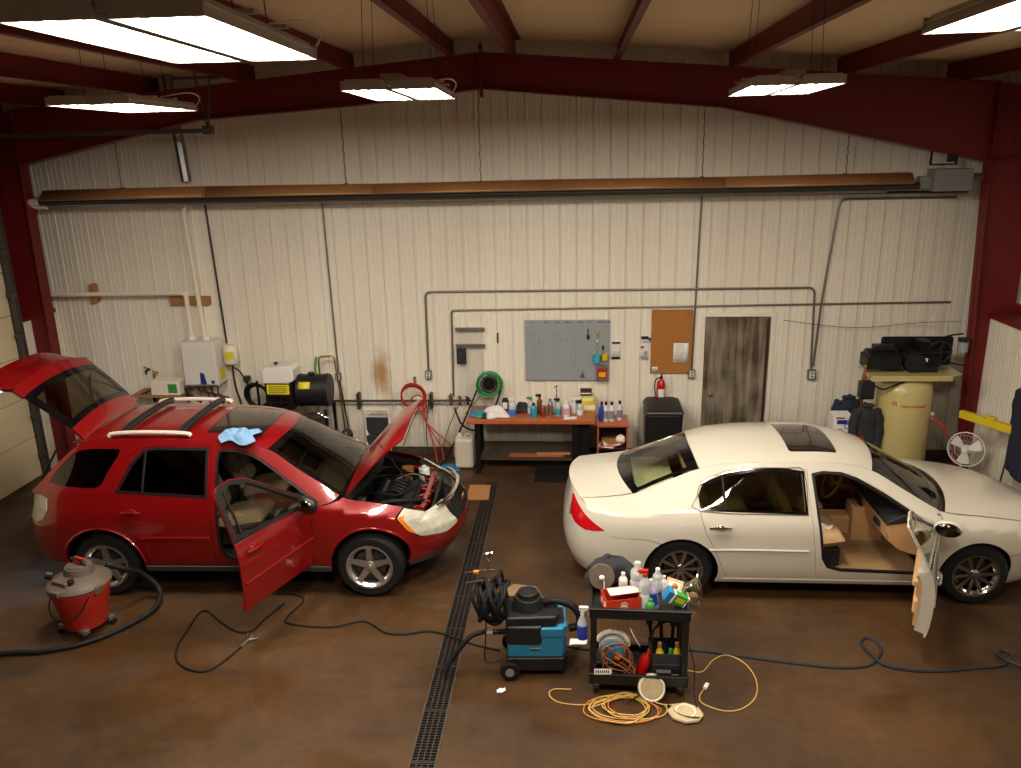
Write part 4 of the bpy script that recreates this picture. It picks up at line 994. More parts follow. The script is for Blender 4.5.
        mb = MB(); mb.tube(pts, r, 8, smooth=6); mb.build('engine_hose', 'black_rubber', car)
    mb = MB(); mb.tube([(3.0,.1,.95),(3.15,.2,.97),(3.25,.22,.95)], .014, 8, smooth=5); mb.build('dipstick_tube', 'chrome', car)
    return car, B
suv, VB = make_suv()
# blue towel on the roof edge above the door
mat('towel_blue', (112,150,188), .9, noise=.12, nscale=30, bump=.6, bscale=50)
mb = MB(); rt = random.Random(5)
def tw(u, v):
    a, b = u-.5, v-.5
    x = .36*a+.03*math.sin(9*v+2); y = .30*b+.03*math.sin(7*u); e = (1-(2*abs(a))**3)*(1-(2*abs(b))**3)
    z = .02+.035*e*(1+.6*math.sin(13*a+4*b)+.5*math.sin(17*b+5*a)) - max(0,-y-.07)*.55
    return (x, y, z)
mb.grid(tw, 40, 30)
o = mb.build('folded_towel', 'towel_blue', loc=(-3.52,7.78,1.712), rot=(0,0,.05), solid=.012); tag(o, 'crumpled light blue towel lying on the roof of the red car beside its sunroof', 'towel')
# ================================================================= things on and along the back wall
def elbow_path(pts, r=.08, n=4):
    """round the corners of a polyline"""
    P = [Vector(p) for p in pts]; out = [P[0]]
    for i in range(1, len(P)-1):
        a, b, c = P[i-1], P[i], P[i+1]; u = (a-b).normalized(); v = (c-b).normalized(); d = min(r, (a-b).length/2, (c-b).length/2)
        for k in range(n+1):
            t = k/n; out.append((b+u*d)*(1-t)**2+b*2*t*(1-t)+(b+v*d)*t*t)
    out.append(P[-1]); return out
def pipe(name, pts, r, m, label, cat, rad=.08, group=None):
    mb = MB(); mb.tube(elbow_path(pts, rad), r, 8); return tag(mb.build(name, m), label, cat, group)
YW = 11.668
def jbox(x, z, label, s=.1):
    t = thing('junction_box', label, 'electrical box', (x, 11.69, z), 0)
    mb = MB(); mb.b2(-s/2,s/2,-.07,-.005,-s*.62,s*.62); mb.build('box', 'galv', t, bevel=.006)
    mb = MB(); mb.b2(-s*.32,s*.32,-.078,-.07,-s*.45,s*.45); mb.build('cover_plate', 'white_plastic', t, bevel=.002)
    mb = MB(); 
    for k in (-.2,.2): mb.b2(-.012,.012,-.081,-.078,k*s-.012,k*s+.012)
    mb.build('outlet_socket', 'black_plastic', t)
# infrared tube heater
t = thing('tube_heater', 'long infrared tube heater with bronze reflector hanging below the rafter', 'heater', (0,11.12,4.05))
mat('bronze_reflector', (184,132,84), .45, metal=.3, noise=.25, nscale=1.5)
def sheet(x0, x1, sag0, sag1):
    mb = MB(); prof = [(-.20,-.03),(-.19,.0),(-.10,.10),(.10,.10),(.19,.0),(.20,-.03)]
    vs = [(x0, y, z+sag0) for y, z in prof]+[(x1, y, z+sag1) for y, z in prof]; n = len(prof)
    mb.add(vs, [(i, n+i, n+i+1, i+1) for i in range(n-1)])
    return mb.build('reflector', 'bronze_reflector', t, solid=.006)
for i in range(5): sheet(-7.4+2.34*i, -7.4+2.34*(i+1)+.03, .012*(i % 2)-.004, .012*((i+1) % 2)-.004)
for s in (-1,1):
    mb = MB(); mb.tube([(-7.4,s*.2,-.03),(-3,s*.2,-.028),(1,s*.2,-.022),(2.4,s*.2,-.03),(4.3,s*.2,-.02)], .007, 6, smooth=6); mb.build('reflector_lip', 'galv', t)
mb = MB(); mb.cyl((-7.5,-.04,-.06),(4.45,-.04,-.06),.05, n=14); mb.build('heat_tube', 'dark_pipe', t)
mb = MB(); mb.cyl((-7.5,.09,-.10),(4.1,.09,-.10),.045, n=12); mb.build('return_tube', 'galv', t)
mb = MB(); mb.b2(4.60,5.08,-.13,.13,-.13,.15); mb.b2(4.45,4.60,-.06,.06,-.1,.06); mb.build('burner_box', 'grey_plastic', t, bevel=.01)
mb = MB(); mb.tube(elbow_path([(-7.5,-.04,-.06),(-7.66,-.04,-.06),(-7.66,.09,-.12),(-7.5,.09,-.12)],.05),.05,10); mb.build('end_elbow', 'pvc', t)
for i, x in enumerate((-6.3,-3.1,-1.25,1.69,3.53)):
    mb = MB(); mb.tube([(x,-.18,-.05),(x,-.1,.11),(x,.1,.11),(x,.18,-.05)], .006, 5)
    top = 5.36-.07*abs(x+1.2)-4.05 if abs(x+1.2) < 3.4 else 4.95-4.05-.12*max(0, abs(x+1.2)-4)
    mb.build('hanger_strap', 'dark_pipe', t)
    mb = MB(); n = 24; 
    mb.tube([(x+.006*math.sin(k*1.6), .006*math.cos(k*1.6), .11+(top-.11)*k/n) for k in range(n+1)], .006, 5); mb.build('hanging_chain', 'dark_pipe', t)
t = thing('steel_rack_frame', 'small square black steel frame above the heater burner at upper right', 'frame', (4.78,11.22,4.24))
mb = MB()
for x in (-.16,.16): mb.b2(x-.012,x+.012,-.012,.012,0,.36)
mb.b2(-.17,.17,-.012,.012,.34,.36); mb.b2(-.17,.17,-.012,.012,0,.02); mb.build('frame', 'black_metal', t)
mb = MB(); mb.b2(.03,.15,-.06,.0,.04,.26); mb.build('control_module', 'black_plastic', t, bevel=.01)
pipe('flue_pipe', [(5.09,11.2,4.08),(5.58,11.2,4.10)], .045, 'galv', 'short round grey duct running from the burner to the right column', 'duct')
# vent stack and white flue pipes
pipe('vent_stack', [(-5.53,11.5,4.22),(-5.62,11.5,5.75)], .075, 'galv', 'shiny round vent stack rising behind the left rafter', 'pipe')
pipe('vent_pipe', [(-7.98,11.5,2.6),(-5.77,11.5,2.61),(-5.77,11.5,1.93)], .035, 'pvc', 'cream vent pipe bending down from the left column to the water heater', 'pipe', .07)
pipe('vent_pipe', [(-5.55,11.5,3.98),(-5.64,11.5,3.80),(-5.56,11.5,1.93)], .035, 'pvc', 'cream vent pipe coming straight down from the ceiling heater to the water heater', 'pipe', .07)
mb = MB(); mb.b2(-6.10,-5.48,11.62,11.70,2.40,2.53); tag(mb.build('wood_bracket', 'wood_raw', bevel=.004), 'raw wood block on the wall behind the two cream vent pipes', 'wood block')
mb = MB(); mb.b2(-7.31,-7.24,11.58,11.70,2.45,2.74); tag(mb.build('wood_bracket', 'wood_raw', bevel=.004), 'short upright wood block holding the long cream pipe near left column', 'wood block')
# water heater
t = thing('water_heater', 'white wall-hung tankless water heater with a blue and a yellow label', 'water heater', (-5.6,11.45,1.22))
mb = MB(); mb.b2(-.27,.26,-.16,.2,0,.68); mb.build('cabinet', 'white_plastic', t, bevel=.025)
mb = MB(); mb.b2(-.24,.23,-.166,-.158,.015,.03); mb.build('front_seam', 'grey_plastic', t)
mb = MB(); mb.prism([(-.02,.02),(.08,.02),(.05,.2),(-.01,.22)], -.164, -.16, 'y'); mb.build('blue_label', 'blue_label', t)
mb = MB(); mb.b2(.26,.263,-.06,.1,.06,.26); mb.build('yellow_label', 'label_yellow', t)
mb = MB(); mb.b2(.15,.2,-.163,-.16,.04,.09); mb.build('control_panel', 'blue_label', t)
for x in (-.17,.05): 
    mb = MB(); mb.lathe([(.06,0),(.06,.04),(.045,.06)], 16, Matrix.Translation((x,.05,.68))); mb.build('vent_collar', 'white_plastic', t)
for k, (x, m) in enumerate(((-.15,'copper'),(-.05,'copper'),(.06,'dark_pipe'),(.16,'copper'))):
    mb = MB(); mb.tube(elbow_path([(x,0,0),(x,0,-.12-.03*k),(x+.1,.12,-.16-.03*k),(x+.12,.12,-1.0)],.05), .014, 8); mb.build('water_line', m, t)
pipe('flex_pipe', [(-6.05,11.5,1.28),(-5.98,11.45,1.15),(-5.85,11.42,1.0),(-5.7,11.4,.95)], .03, 'dark_cloth', 'dark flexible pipe curving down left of the white water heater', 'pipe', .1)
# expansion tank
t = thing('expansion_tank', 'small round cream tank with a yellow label right of the water heater', 'tank', (-5.2,11.52,1.66))
mb = MB(); mb.lathe([(.02,-.15),(.09,-.14),(.11,-.1),(.11,.1),(.09,.14),(.03,.15)], 24); mb.build('tank', 'pvc', t)
mb = MB(); mb.grid(lambda u, v: (.112*math.sin(-.4+1.2*u), -.112*math.cos(-.4+1.2*u), -.06+.12*v), 8, 1); mb.build('yellow_label', 'label_yellow', t)
mb = MB(); mb.tube([(0,0,-.15),(0,.02,-.5),(.06,.05,-.9),(.1,.08,-1.62)], .016, 8, smooth=4); mb.build('pipe', 'dark_pipe', t)
mb = MB(); mb.tube(elbow_path([(0,0,-.2),(.1,0,-.25),(.2,.02,-.45),(.22,.08,-1.62)],.08), .014, 8); mb.build('pipe', 'dark_pipe', t)
mb = MB(); mb.b2(.16,.26,-.04,.04,-.42,-.34); mb.build('valve', 'dark_pipe', t, bevel=.01)
# pale box on a wall shelf left of the water heater
mb = MB(); mb.b2(-6.75,-5.95,11.25,11.69,1.05,1.075); 
t = thing('wall_shelf', 'narrow wooden wall shelf left of the white water heater', 'shelf', (0,0,0)); mb.build('board', 'wood_raw', t, bevel=.003)
mb = MB()
for x in (-6.6,-6.05): mb.b2(x-.015,x+.015,11.35,11.69,1.02,1.05); mb.b2(x-.015,x+.015,11.66,11.69,.85,1.05)
mb.build('shelf_bracket', 'black_metal', t)
t = thing('battery_charger', 'pale cream charger box with cables on the shelf left of water heater', 'charger', (-6.2,11.4,1.077))
mb = MB(); mb.b2(-.22,.24,-.12,.12,0,.22); mb.build('case', 'pvc', t, bevel=.015)
mb = MB(); mb.b2(.06,.2,-.123,-.12,.04,.18); mb.build('panel', 'green_plastic', t); mb = MB(); mb.tube([(-.2,-.1,.1),(-.3,-.12,.05),(-.42,-.05,.0),(-.34,.02,.01)], .01, 6, smooth=5); mb.build('cable', 'black_rubber', t)
for k, (x, c) in enumerate(((-6.62,'dark_cloth'),(-6.5,'brass'))):
    t = thing('wall_tap', ['small dark valve on the wall left of the pale charger box','small brass valve just left of the pale charger box'][k], 'valve', (x,11.66,1.38-.06*k))
    mb = MB(); mb.cyl((0,.03,0),(0,-.08,0),.018,n=10); mb.cyl((0,-.08,.01),(0,-.08,-.05),.015,n=10); mb.build('body', c, t); mb = MB(); mb.box((0,-.05,.04),(.09,.012,.015),(0,.4,0)); mb.build('lever', c, t)
# pressure washer
t = thing('pressure_washer', 'hot-water pressure washer with white control box, yellow label and dark round burner', 'pressure washer', (-4.0,11.0,0))
mb = MB(); mb.prism([(-.46,1.40),(-.08,1.40),(.0,1.44),(.0,1.60),(-.05,1.66),(-.40,1.64),(-.46,1.6)], -.20, .16, 'y'); mb.build('control_box', 'white_plastic', t, bevel=.02)
mb = MB(); mb.ball((-.3,-.02,1.655),.03,6); mb.build('knob', 'black_plastic', t)
mb = MB(); mb.b2(-.45,-.03,-.18,.2,1.0,1.40); mb.build('pump_housing', 'black_metal', t, bevel=.02)
mb = MB(); mb.b2(-.41,-.08,-.187,-.182,1.24,1.385); mb.build('warning_label', 'label_yellow', t)
mb = MB(); 
for k in range(4): mb.b2(-.38,-.12,-.19,-.187,1.26+.03*k,1.27+.03*k)
mb.build('label_text', 'black_plastic', t)
mb = MB(); mb.b2(-.40,-.06,-.187,-.18,1.15,1.20); mb.b2(-.38,-.1,-.187,-.18,1.08,1.11); mb.build('chrome_rails', 'chrome', t)
mb = MB(); mb.cyl((.0,0,1.25),(.46,.02,1.25),.235,n=32); mb.cyl((.02,0,1.25),(.05,0,1.25),.243,n=32); mb.cyl((.40,.02,1.25),(.43,.02,1.25),.243,n=32); mb.cyl((.2,0,1.46),(.2,0,1.52),.05,n=16); mb.build('burner_drum', 'engine_dark', t, bevel=.008)
mb = MB(); mb.grid(lambda u, v: (.06+.17*u, .238*math.cos(PI+.35+.45*v), 1.25-.238*math.sin(PI+.35+.45*v)), 2, 6); mb.build('burner_label', 'label_yellow', t, solid=.002)
mb = MB(); mb.b2(-.45,.5,-.26,.24,.28,.34); 
for x in (-.42,.44):
    for y in (-.22,.2): mb.b2(x-.02,x+.02,y-.02,y+.02,.1,1.02)
mb.build('frame', 'black_metal', t)
mb = MB(); mb.b2(-.3,.3,-.18,.16,.34,.85); mb.build('fuel_tank', 'black_plastic', t, bevel=.04)
for x in (-.36,.36):
    for y in (-.27,.25): mb = MB(); mb.cyl((x,y-.03,.14),(x,y+.03,.14),.14,n=24); mb.build('wheel', 'black_rubber', t, bevel=.01)
for k in range(3):
    mb = MB(); mb.tube([(.2+.06*k,-.28,.98),(.34+.05*k,-.3,1.0-.03*k),(.44+.03*k,-.28,.92)], .012, 6, smooth=4); mb.build('spray_lance', 'chrome', t)
t = thing('hose_reel', 'black hose coil standing left of the pressure washer', 'hose', (-4.75,11.25,0))
mb = MB(); mb.torus((0,0,1.08),.2,.022,(.2,1,.15),32,7); mb.torus((0,.04,1.07),.17,.022,(.15,1,.1),32,7); mb.torus((.02,-.03,1.09),.19,.02,(.25,1,.1),32,7); mb.build('hose_coil', 'black_rubber', t)
mb = MB(); mb.cyl((0,.05,0),(0,.05,1.3),.02,n=8); mb.b2(-.2,.2,-.1,.2,0,.03); mb.build('stand', 'black_metal', t)
pipe('brass_pipe', [(-3.84,11.5,1.2),(-3.84,11.5,1.62),(-3.6,11.5,1.64),(-3.56,11.5,1.2),(-3.55,11.62,.4)], .014, 'brass', 'thin brass pipe with two bends beside the green cable', 'pipe', .06)
pipe('green_cable', [(-3.87,11.5,1.62),(-3.9,11.45,1.4),(-3.78,11.4,1.25),(-3.66,11.4,1.0),(-3.62,11.4,.6)], .018, 'green_plastic', 'green cable hanging right of the dark burner drum', 'cable', .1)
# conduits
pipe('conduit', [(-7.9,11.6,3.97),(-4.8,11.6,3.95),(-1.0,11.6,3.90),(5.3,11.6,3.88)], .018, 'dark_pipe', 'dark conduit running along the wall just under the tube heater', 'conduit')
pipe('conduit', [(-5.38,YW,3.93),(-5.31,YW,1.80)], .016, 'dark_pipe', 'dark vertical conduit from the heater down to the cream round tank', 'conduit')
pipe('conduit', [(-3.63,YW,3.90),(-3.60,YW,1.34)], .013, 'conduit', 'grey vertical conduit from the heater to a box above the pipe bend', 'conduit')
pipe('conduit', [(-3.59,YW,1.2),(-3.5,YW,.3)], .012, 'dark_pipe', 'dark cable going down from the box behind the green cable', 'conduit')
jbox(-3.6,1.27,'small grey electrical box beside the green cable', .09)
pipe('conduit', [(-2.20,YW,1.36),(-2.19,YW,2.565),(3.42,YW,2.575),(3.46,YW,1.34)], .016, 'conduit', 'grey conduit forming a wide arch above the bench, boards and back door', 'conduit', .09)
jbox(-2.2,1.3,'grey electrical box below the left end of the arching conduit')
pipe('conduit', [(-1.83,YW,.95),(-1.81,YW,2.285),(5.3,YW,2.355)], .014, 'conduit', 'lower grey conduit passing just over the boards and door to right column', 'conduit', .05)
pipe('conduit', [(1.78,YW,3.88),(1.74,YW,1.38)], .014, 'conduit', 'vertical grey conduit down the right edge of the cork board', 'conduit')
jbox(1.74,1.31,'grey electrical box at the lower right corner of the cork board')
pipe('conduit', [(5.2,YW,3.80),(3.66,YW,3.80),(3.53,YW,2.4),(3.49,YW,1.42)], .016, 'conduit', 'grey conduit dropping right of the back door from under the heater', 'conduit', .1)
jbox(3.47,1.3,'grey electrical box on the wall right of the back door', .12)
# shop air pipe
t = thing('air_pipe', 'dark iron air pipe running low along the wall behind the red car', 'pipe', (0,11.58,.9))
mb = MB(); mb.cyl((-3.85,0,0),(-1.55,0,.01),.018,n=8); mb.build('pipe', 'dark_pipe', t)
for x in (-3.3,-2.17): mb = MB(); mb.b2(x-.02,x+.02,-.02,.1,-.13,.12); mb.build('bracket', 'dark_pipe', t, bevel=.004)
for k, x in enumerate((-1.86,-1.72,-1.6)):
    mb = MB(); mb.cyl((x,0,-.06),(x,0,.12-.04*k),.02,n=8); mb.ball((x,-.03,.05),.03,6); mb.box((x,-.06,.08),(.08,.01,.02),(0,.5,0)); mb.build('valve', ['brass','galv','dark_pipe'][k], t)
# red air hose coil
t = thing('red_air_hose', 'coiled red air hose hanging on the wall with strands down to floor', 'hose', (-2.42,11.5,1.0))
rg = random.Random(2)
for k in range(4):
    mb = MB(); mb.torus((.01*k-.015,-.02*k,-.01+.015*k),.17+.008*k,.011,(.1*k-.15,1,.1),30,6); mb.build('hose_coil', 'red_plastic', t)
mb = MB(); mb.torus((.08,-.03,-.1),.13,.011,(.3,1,.1),30,6); mb.build('hose_coil', 'red_plastic', t)
for k, (x1, z1) in enumerate(((.45,-.95),(.35,-.98),(.62,-.9))):
    mb = MB(); mb.tube([(.15-.05*k,-.04,-.05),(.2,-.08,-.4),(x1-.05,-.12,-.75),(x1,-.2,z1)], .010, 6, smooth=5); mb.build('hose_strand', 'red_plastic', t)
mb = MB(); mb.cyl((0,.18,.2),(0,-.1,.2),.012,n=8); mb.b2(-.02,.02,.16,.19,.14,.26); mb.build('hook', 'galv', t)
for k, (a, b) in enumerate((((-2.3,.9),(-2.62,.2)),((-2.2,.9),(-2.25,.15)),((-1.72,.9),(-2.02,.15)))):
    pipe('thin_cable', [(a[0],11.55,a[1]),((a[0]+b[0])/2-.03,11.5,(a[1]+b[1])/2),(b[0],11.5,b[1])], .007, 'black_rubber', ['thin dark cable slanting left below the red hose coil','thin dark cable straight down under the red hose coil','thin dark cable slanting from the pipe valves to the floor'][k], 'cable', .2)
pipe('black_hose', [(-1.8,11.5,.82),(-1.7,11.35,.62),(-1.55,11.25,.55),(-1.35,11.2,.56)], .014, 'black_rubber', 'black hose drooping from the pipe valves to the orange workbench', 'hose', .15)
# folding chair leaning on the wall
t = thing('folding_chair', 'white-framed folding chair with dark backrest against wall behind open hood', 'chair', (-3.01,11.5,0))
mb = MB(); mb.tube(elbow_path([(-.19,0,0),(-.18,.04,.70),(-.17,.05,.77),(.17,.05,.77),(.18,.04,.70),(.19,0,0)],.06), .014, 8); mb.build('frame', 'white_plastic', t)
mb = MB(); mb.tube([(-.16,-.12,0),(-.16,.06,.6)], .012, 8); mb.build('leg', 'white_plastic', t); mb = MB(); mb.tube([(.16,-.12,0),(.16,.06,.6)], .012, 8); mb.build('leg', 'white_plastic', t)
mb = MB(); mb.b2(-.17,.17,-.0,.03,.40,.66); mb.build('backrest', 'dark_cloth', t, bevel=.012)
mb = MB(); mb.b2(-.17,.17,-.05,-.02,.1,.38); mb.build('seat', 'dark_cloth', t, bevel=.012)
# wire grid with two shelf rails
t = thing('wire_grid', 'white wire grid panel on the wall with two grey rails at the top', 'wire rack', (-1.55,11.66,0))
mb = MB()
for k in range(13): mb.cyl((-.20+.033*k,0,.90),(-.20+.033*k,0,1.98),.003,n=4)
for k in range(28): mb.cyl((-.21,-.004,.91+.0395*k),(.21,-.004,.91+.0395*k),.003,n=4)
mb.build('grid', 'white_plastic', t)
for z in (2.0,1.75): mb = MB(); mb.b2(-.21,.23,-.04,-.005,z-.025,z+.03); mb.build('rail', 'galv', t, bevel=.003)
t = thing('tool_pouch', 'small dark pouch hung on the wire grid under the lower rail', 'pouch', (-1.68,11.61,1.6)); mb = MB(); mb.b2(-.07,.07,-.03,.02,-.12,.12); mb.b2(-.05,.05,-.05,-.03,-.1,.0); mb.build('pouch', 'dark_cloth', t, bevel=.02)
t = thing('marker_pen', 'thin black marker stuck upright on the wall left of the grey pegboard', 'marker', (-1.13,11.66,1.86)); mb = MB(); mb.cyl((0,0,-.07),(0,0,.05),.011,n=10); mb.build('barrel', 'black_plastic', t); mb = MB(); mb.cyl((0,0,.05),(0,0,.08),.012,n=10); mb.build('cap', 'dark_steel', t)
# green hose coil
t = thing('green_hose', 'coiled bright green hose hanging on wall above left end of the workbench', 'hose', (-1.26,11.5,1.2))
mat('hose_green', (20,130,60), .4)
for k in range(6):
    mb = MB(); mb.torus((.008*math.sin(k*2),-.018*k+.02,.01*math.cos(k*1.7)),.175+.012*math.sin(k*1.3),.013,(.08*math.sin(k),1,.08*math.cos(k*2)),36,6); mb.build('hose_coil', 'hose_green', t)
mb = MB(); mb.cyl((0,.19,0),(0,-.02,0),.10,n=20); mb.torus((0,-.03,0),.12,.012,(0,1,0),24,6); mb.build('reel_hub', 'black_metal', t)
mb = MB(); mb.tube([(-.1,-.06,-.13),(-.25,-.1,-.3),(-.36,-.15,-.42)], .009, 6, smooth=4); mb.build('hose_end', 'hose_green', t)
pipe('black_hose', [(-1.44,11.45,1.12),(-1.6,11.35,.75),(-1.78,11.3,.35),(-1.95,11.3,.05),(-2.0,11.2,.015)], .014, 'black_rubber', 'long black hose hanging left from the green coil to the floor', 'hose', .2)
pipe('black_hose', [(-1.08,11.42,1.12),(-1.14,11.35,.95),(-1.2,11.3,.84)], .014, 'black_rubber', 'short black hose hanging from the green coil onto the bench', 'hose', .1)

# pegboard
mat('peg_grey', (150,155,160), .5, noise=.05)
t = thing('pegboard', 'large grey pegboard on the wall above the orange workbench', 'pegboard', (-.095,11.66,1.67))
mb = MB(); mb.b2(-.625,.625,-.012,.012,-.46,.46); mb.build('board', 'peg_grey', t, bevel=.002)
mat('hole_dark', (70,72,76), .8)
mb = MB()
for i in range(21):
    for j in range(15): mb.add([(-.6+.06*i-.004,-.0128,-.43+.061*j-.004),(-.6+.06*i+.004,-.0128,-.43+.061*j-.004),(-.6+.06*i+.004,-.0128,-.43+.061*j+.004),(-.6+.06*i-.004,-.0128,-.43+.061*j+.004)],[(0,1,2,3)])
tag(mb.build('peg_holes', 'hole_dark', t, flat=True), kind='stuff')
mb = MB(); rg = random.Random(4)
for x0 in (-.55,-.33,-.17,-.03,.15,.3,.45,.54):
    x = x0
    for k in range(rg.randint(3,5)): w = rg.uniform(.008,.02); mb.b2(x,x+w,-.0135,-.0125,.42,.42+rg.uniform(.008,.028)); x += w+.006
mb.build('handwriting', 'hole_dark', t, flat=True)
for x in (-.5,-.42,-.2,-.1,.0,.12):
    for z in ((.24,.1,-.02,-.14,-.3) if x in (-.5,-.2,.12) else (.16,)):
        mb = MB(); mb.tube([(x,-.012,z),(x,-.05,z-.01),(x,-.055,z+.015)], .003, 4); mb.build('peg_hook', 'galv', t)
t = thing('detail_brush', 'small dark brush hanging upside down on the upper right of the pegboard', 'brush', (.21,11.62,1.93))
mb = MB(); mb.cyl((0,0,.08),(0,0,-.02),.007,n=8); mb.build('handle', 'dark_steel', t); mb = MB(); mb.b2(-.02,.02,-.012,.012,-.08,-.02); mb.build('bristles', 'black_plastic', t, bevel=.005)
t = thing('scissors', 'little dark tool hanging at the lower right of the pegboard', 'tool', (.13,11.62,1.31))
mb = MB(); mb.torus((-.015,0,-.03),.015,.004,(0,1,0),14,5); mb.torus((.015,0,-.03),.015,.004,(0,1,0),14,5); mb.build('grips', 'black_plastic', t); mb = MB(); mb.b2(-.008,.008,-.004,.004,-.02,.05); mb.build('blade', 'galv', t)
for k, (x, z, h, m, lab, nm, cat) in enumerate([(.35,1.92,.10,'yellow','yellow-handled tool hanging top of the column at pegboard right edge','screwdriver','tool'),(.35,1.80,.09,'paper','white-handled tool below the yellow one on the pegboard','screwdriver','tool'),(.34,1.68,.10,'yellow','yellow-handled tool just above the cyan cup on the pegboard','screwdriver','tool'),(.43,1.69,.12,'dark_cloth','dark-handled tool hanging right of the yellow ones on the pegboard','screwdriver','tool')]):
    t = thing(nm, lab, cat, (x,11.62,z)); mb = MB(); mb.cyl((0,0,0),(0,0,h*.5),.014,n=10); mb.build('handle', m, t, bevel=.003); mb = MB(); mb.cyl((0,0,-h*.5),(0,0,0),.005,n=8); mb.build('shaft', 'galv', t)
mat('cyan', (60,180,210), .5)
t = thing('tool_cup', 'cyan cup hanging low at the right side of the pegboard', 'cup', (.34,11.58,1.5)); mb = MB(); mb.lathe([(.045,0),(.055,.12),(.05,.12),(.042,.01)], 16, caps=False); mb.cyl((0,0,0),(0,0,.005),.045); mb.build('cup', 'cyan', t)
mb = MB(); mb.torus((0,.045,.09),.02,.004,(1,0,0),12,5); mb.build('hanger', 'galv', t)
t = thing('tool_cup', 'yellow cup hanging right of the cyan cup on the pegboard', 'cup', (.46,11.58,1.54)); mb = MB(); mb.lathe([(.045,0),(.05,.09),(.045,.09),(.04,.01)], 16, caps=False); mb.cyl((0,0,0),(0,0,.005),.045); mb.build('cup', 'yellow', t)
mb = MB(); mb.torus((0,.045,.07),.02,.004,(1,0,0),12,5); mb.build('hanger', 'galv', t)
t = thing('red_bin', 'small red bin with pale rim at the lower right of the pegboard', 'bin', (.42,11.6,1.26)); mb = MB(); mb.b2(-.075,.075,-.05,.03,0,.15); mb.build('bin', 'red_gloss', t, bevel=.01); mb = MB(); mb.b2(-.08,.08,-.055,.03,.145,.2); mb.b2(-.08,.08,-.055,.03,-.02,.0); mb.build('rim', 'galv', t, bevel=.004)
mb = MB(); mb.b2(-.05,.05,-.052,-.05,.03,.1); mb.build('label', 'yellow', t)
# cork board and papers
mat('cork', (170,112,50), .9, noise=.22, nscale=45)
t = thing('cork_board', 'tan cork notice board on the wall left of the back door', 'notice board', (1.43,11.66,1.8))
mb = MB(); mb.b2(-.285,.285,-.012,.012,-.46,.46); mb.build('cork_panel', 'cork', t)
mb = MB()
for a in ((-.295,-.28,-.47,.47),(.28,.295,-.47,.47)): mb.b2(a[0],a[1],-.017,.015,a[2],a[3])
mb.b2(-.295,.295,-.017,.015,.46,.475); mb.b2(-.295,.295,-.017,.015,-.475,-.46); mb.build('frame', 'wood_raw', t, bevel=.002)
def sheet_paper(x, z, w, h, label, y=11.64, blocks=(), m='paper', name='paper_notice'):
    t = thing(name, label, 'paper', (x, y, z)); mb = MB(); mb.grid(lambda u, v: ((u-.5)*w, .004*math.sin(u*3), (v-.5)*h), 4, 2); mb.build('sheet', m, t, solid=.0012)
    mb = MB()
    for k in range(int(h/.03)-1): 
        ww = w*.8*random.uniform(.6,1); mb.b2(-w*.4,-w*.4+ww,-.0015,-.0008,h/2-.028-.03*k,h/2-.024-.03*k)
    mb.build('print', 'grey_plastic', t, flat=True)
    for c, x0, x1, z0, z1 in blocks: mb = MB(); mb.b2(x0,x1,-.004,-.0016,z0,z1); mb.build('printed_block', c, t, flat=True)
sheet_paper(1.57,1.63,.22,.30,'white printed sheet pinned on the right half of the cork board')
sheet_paper(1.2,1.39,.09,.06,'tiny white note at the lower left corner of the cork board')
sheet_paper(.625,1.66,.14,.28,'white sheet with black header taped right of the pegboard',11.688,[('black_plastic',-.06,.06,.10,.13),('black_plastic',-.06,.06,-.13,-.10)])
sheet_paper(1.06,1.83,.16,.11,'small card with a dark blue strip left of the cork board',11.688,[('navy',-.07,.04,0,.045),('dark_steel',.04,.08,-.02,.02)])
sheet_paper(1.035,1.63,.14,.24,'pale sheet with orange and grey pictures left of the cork board',11.688,[('wood_orange',-.05,.0,.06,.09),('peg_grey',.0,.05,-.04,.02),('peg_grey',-.05,.04,-.1,-.05)])
# fire extinguisher
t = thing('fire_extinguisher', 'red fire extinguisher on the wall above the black trash can', 'fire extinguisher', (1.29,11.57,.87))
mb = MB(); mb.lathe([(.001,0),(.055,.005),(.062,.03),(.062,.30),(.05,.345),(.025,.37),(.02,.39)], 24); mb.build('cylinder', 'red_gloss', t)
mb = MB(); mb.cyl((0,0,.39),(0,0,.42),.022); mb.box((0,-.03,.44),(.02,.1,.012),(.3,0,0)); mb.box((0,-.03,.415),(.02,.1,.01),(-.1,0,0)); mb.build('valve_handle', 'black_metal', t)
mb = MB(); mb.tube([(-.02,0,.40),(-.08,-.02,.38),(-.095,-.02,.25),(-.07,-.03,.1)], .009, 8, smooth=4); mb.build('hose', 'black_rubber', t)
mb = MB(); mb.grid(lambda u, v: (.0635*math.sin(-.8+1.6*u), -.0635*math.cos(-.8+1.6*u), .12+.12*v), 8, 1); mb.build('label', 'paper', t)
mb = MB(); mb.b2(-.02,.02,.05,.12,.2,.3); mb.build('wall_bracket', 'black_metal', t)
